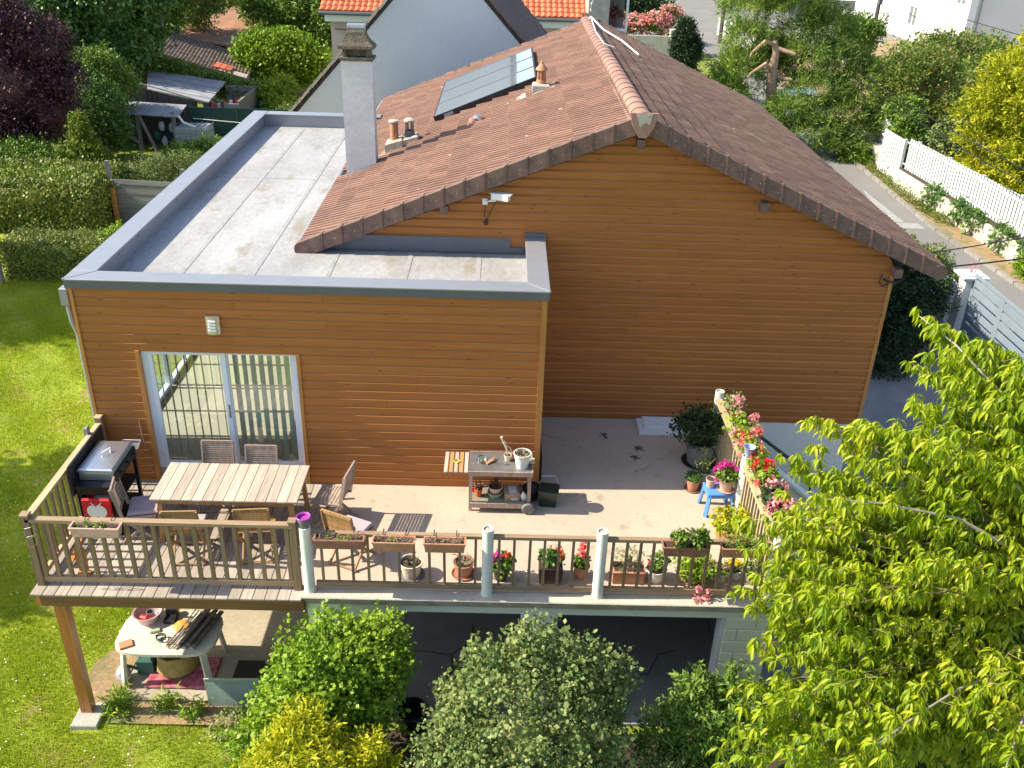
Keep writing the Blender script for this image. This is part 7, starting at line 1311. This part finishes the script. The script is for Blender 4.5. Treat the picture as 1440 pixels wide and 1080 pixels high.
m = MB(); m.box((-.1, -.1, 2.7), (2.7, .3, 2.8)); m.box((0, 0, 1.8), (2.5, .08, 1.95)); m.slabquad([(2.5, -1, 2.9), (5.5, -1, 3.3), (5.5, 1.5, 3.5), (2.5, 1.5, 3.1)], .1); m.build('beam', M['trim'], t)
# right side driveway: dark shrub, gate, pillar
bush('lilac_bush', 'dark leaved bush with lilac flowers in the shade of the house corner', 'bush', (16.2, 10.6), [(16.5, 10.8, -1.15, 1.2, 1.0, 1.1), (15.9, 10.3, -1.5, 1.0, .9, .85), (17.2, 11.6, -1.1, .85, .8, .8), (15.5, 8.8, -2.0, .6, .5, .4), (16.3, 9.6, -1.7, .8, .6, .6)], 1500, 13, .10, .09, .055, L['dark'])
o = crown('lilac_blossoms', [(16.6, 10.8, -1.0, 1.2, 1.0, 1.1)], 26, 10, .06, .05, .045, leafm('lilac_petal', (.4, .3, .6), (.5, .42, .7)), None, core=0); o['kind'] = 'stuff'; tag(o, 'pale lilac blossoms scattered on the dark bush by the house corner', 'flowers')
bush('sunlit_shrub', 'sunlit green and bronze shrub behind the eave end, beside the gate pillar', 'bush', (18.0, 14.2), [(17.9, 13.0, -1.15, .75, .7, .72), (18.45, 12.5, -1.5, .5, .55, .55), (17.3, 13.4, -1.0, .6, .6, .6)], 650, 13, .09, .09, .055, L['hedge'])
t = E('gate_pillar', 'white gate pillar with flat cap by the road', 'pillar', (18.35, 11.05, G)); m = MB(); m.box((-.2, -.2, 0), (.2, .2, 1.75)); m.build('shaft', M['whitepaint'], t); m = MB(); m.box((-.34, -.34, 1.751), (.34, .34, 1.80)); m.box((-.25, -.25, 1.801), (.25, .25, 1.84)); m.build('cap', M['frame'], t)
t = E('pillar_ornament', 'small pink openwork ornament on the gate pillar', 'ornament', (18.35, 11.05, G + 1.84)); m = MB(); 
for k in range(5): a = k * 2 * PI / 5; m.tube([(.05 * math.cos(a), .05 * math.sin(a), 0), (.12 * math.cos(a), .12 * math.sin(a), .15), (.10 * math.cos(a + .5), .1 * math.sin(a + .5), .28)], .012, 5)
m.build('wires', M['pinkplastic'], t)
t = E('slatted_gate', 'grey aluminium gate of wide horizontal slats beside the driveway', 'gate', (18.3, 8, G)); gx = 18.3
def gatebar(name, y0, y1, z0, z1, mt, x=gx, tx=.04): m = MB(); m.box((x, y0, z0), (x + tx, y1, z1), .004); return m.build(name, mt, t, world=True)
for s, (ya, yb) in enumerate(((7.6, 10.8), (4.2, 7.55))):
    gatebar('frame_post', yb - .14, yb, G + .1, -.42, M['greymetal']); gatebar('frame_post', ya, ya + .14, G + .1, -.42, M['greymetal']); gatebar('frame_post', (ya + yb) / 2 - .1, (ya + yb) / 2 + .1, G + .1, -.421, M['greymetal'])
    gatebar('top_bar', ya, yb, -.419, -.33, M['greymetal'])
    for k in range(7):
        for (u0, u1) in ((ya + .141, (ya + yb) / 2 - .101), ((ya + yb) / 2 + .101, yb - .141)): gatebar('slat', u0, u1, G + .16 + k * .24, G + .16 + k * .24 + .185, M['greymetal'], gx + .005, .025)
m = MB(); m.box((18.1, 11.4, G), (18.3, 24, -.9)); tag(m.build('property_wall', M['whitepaint']), 'white boundary wall of the property along the road behind the shrubs', 'wall')
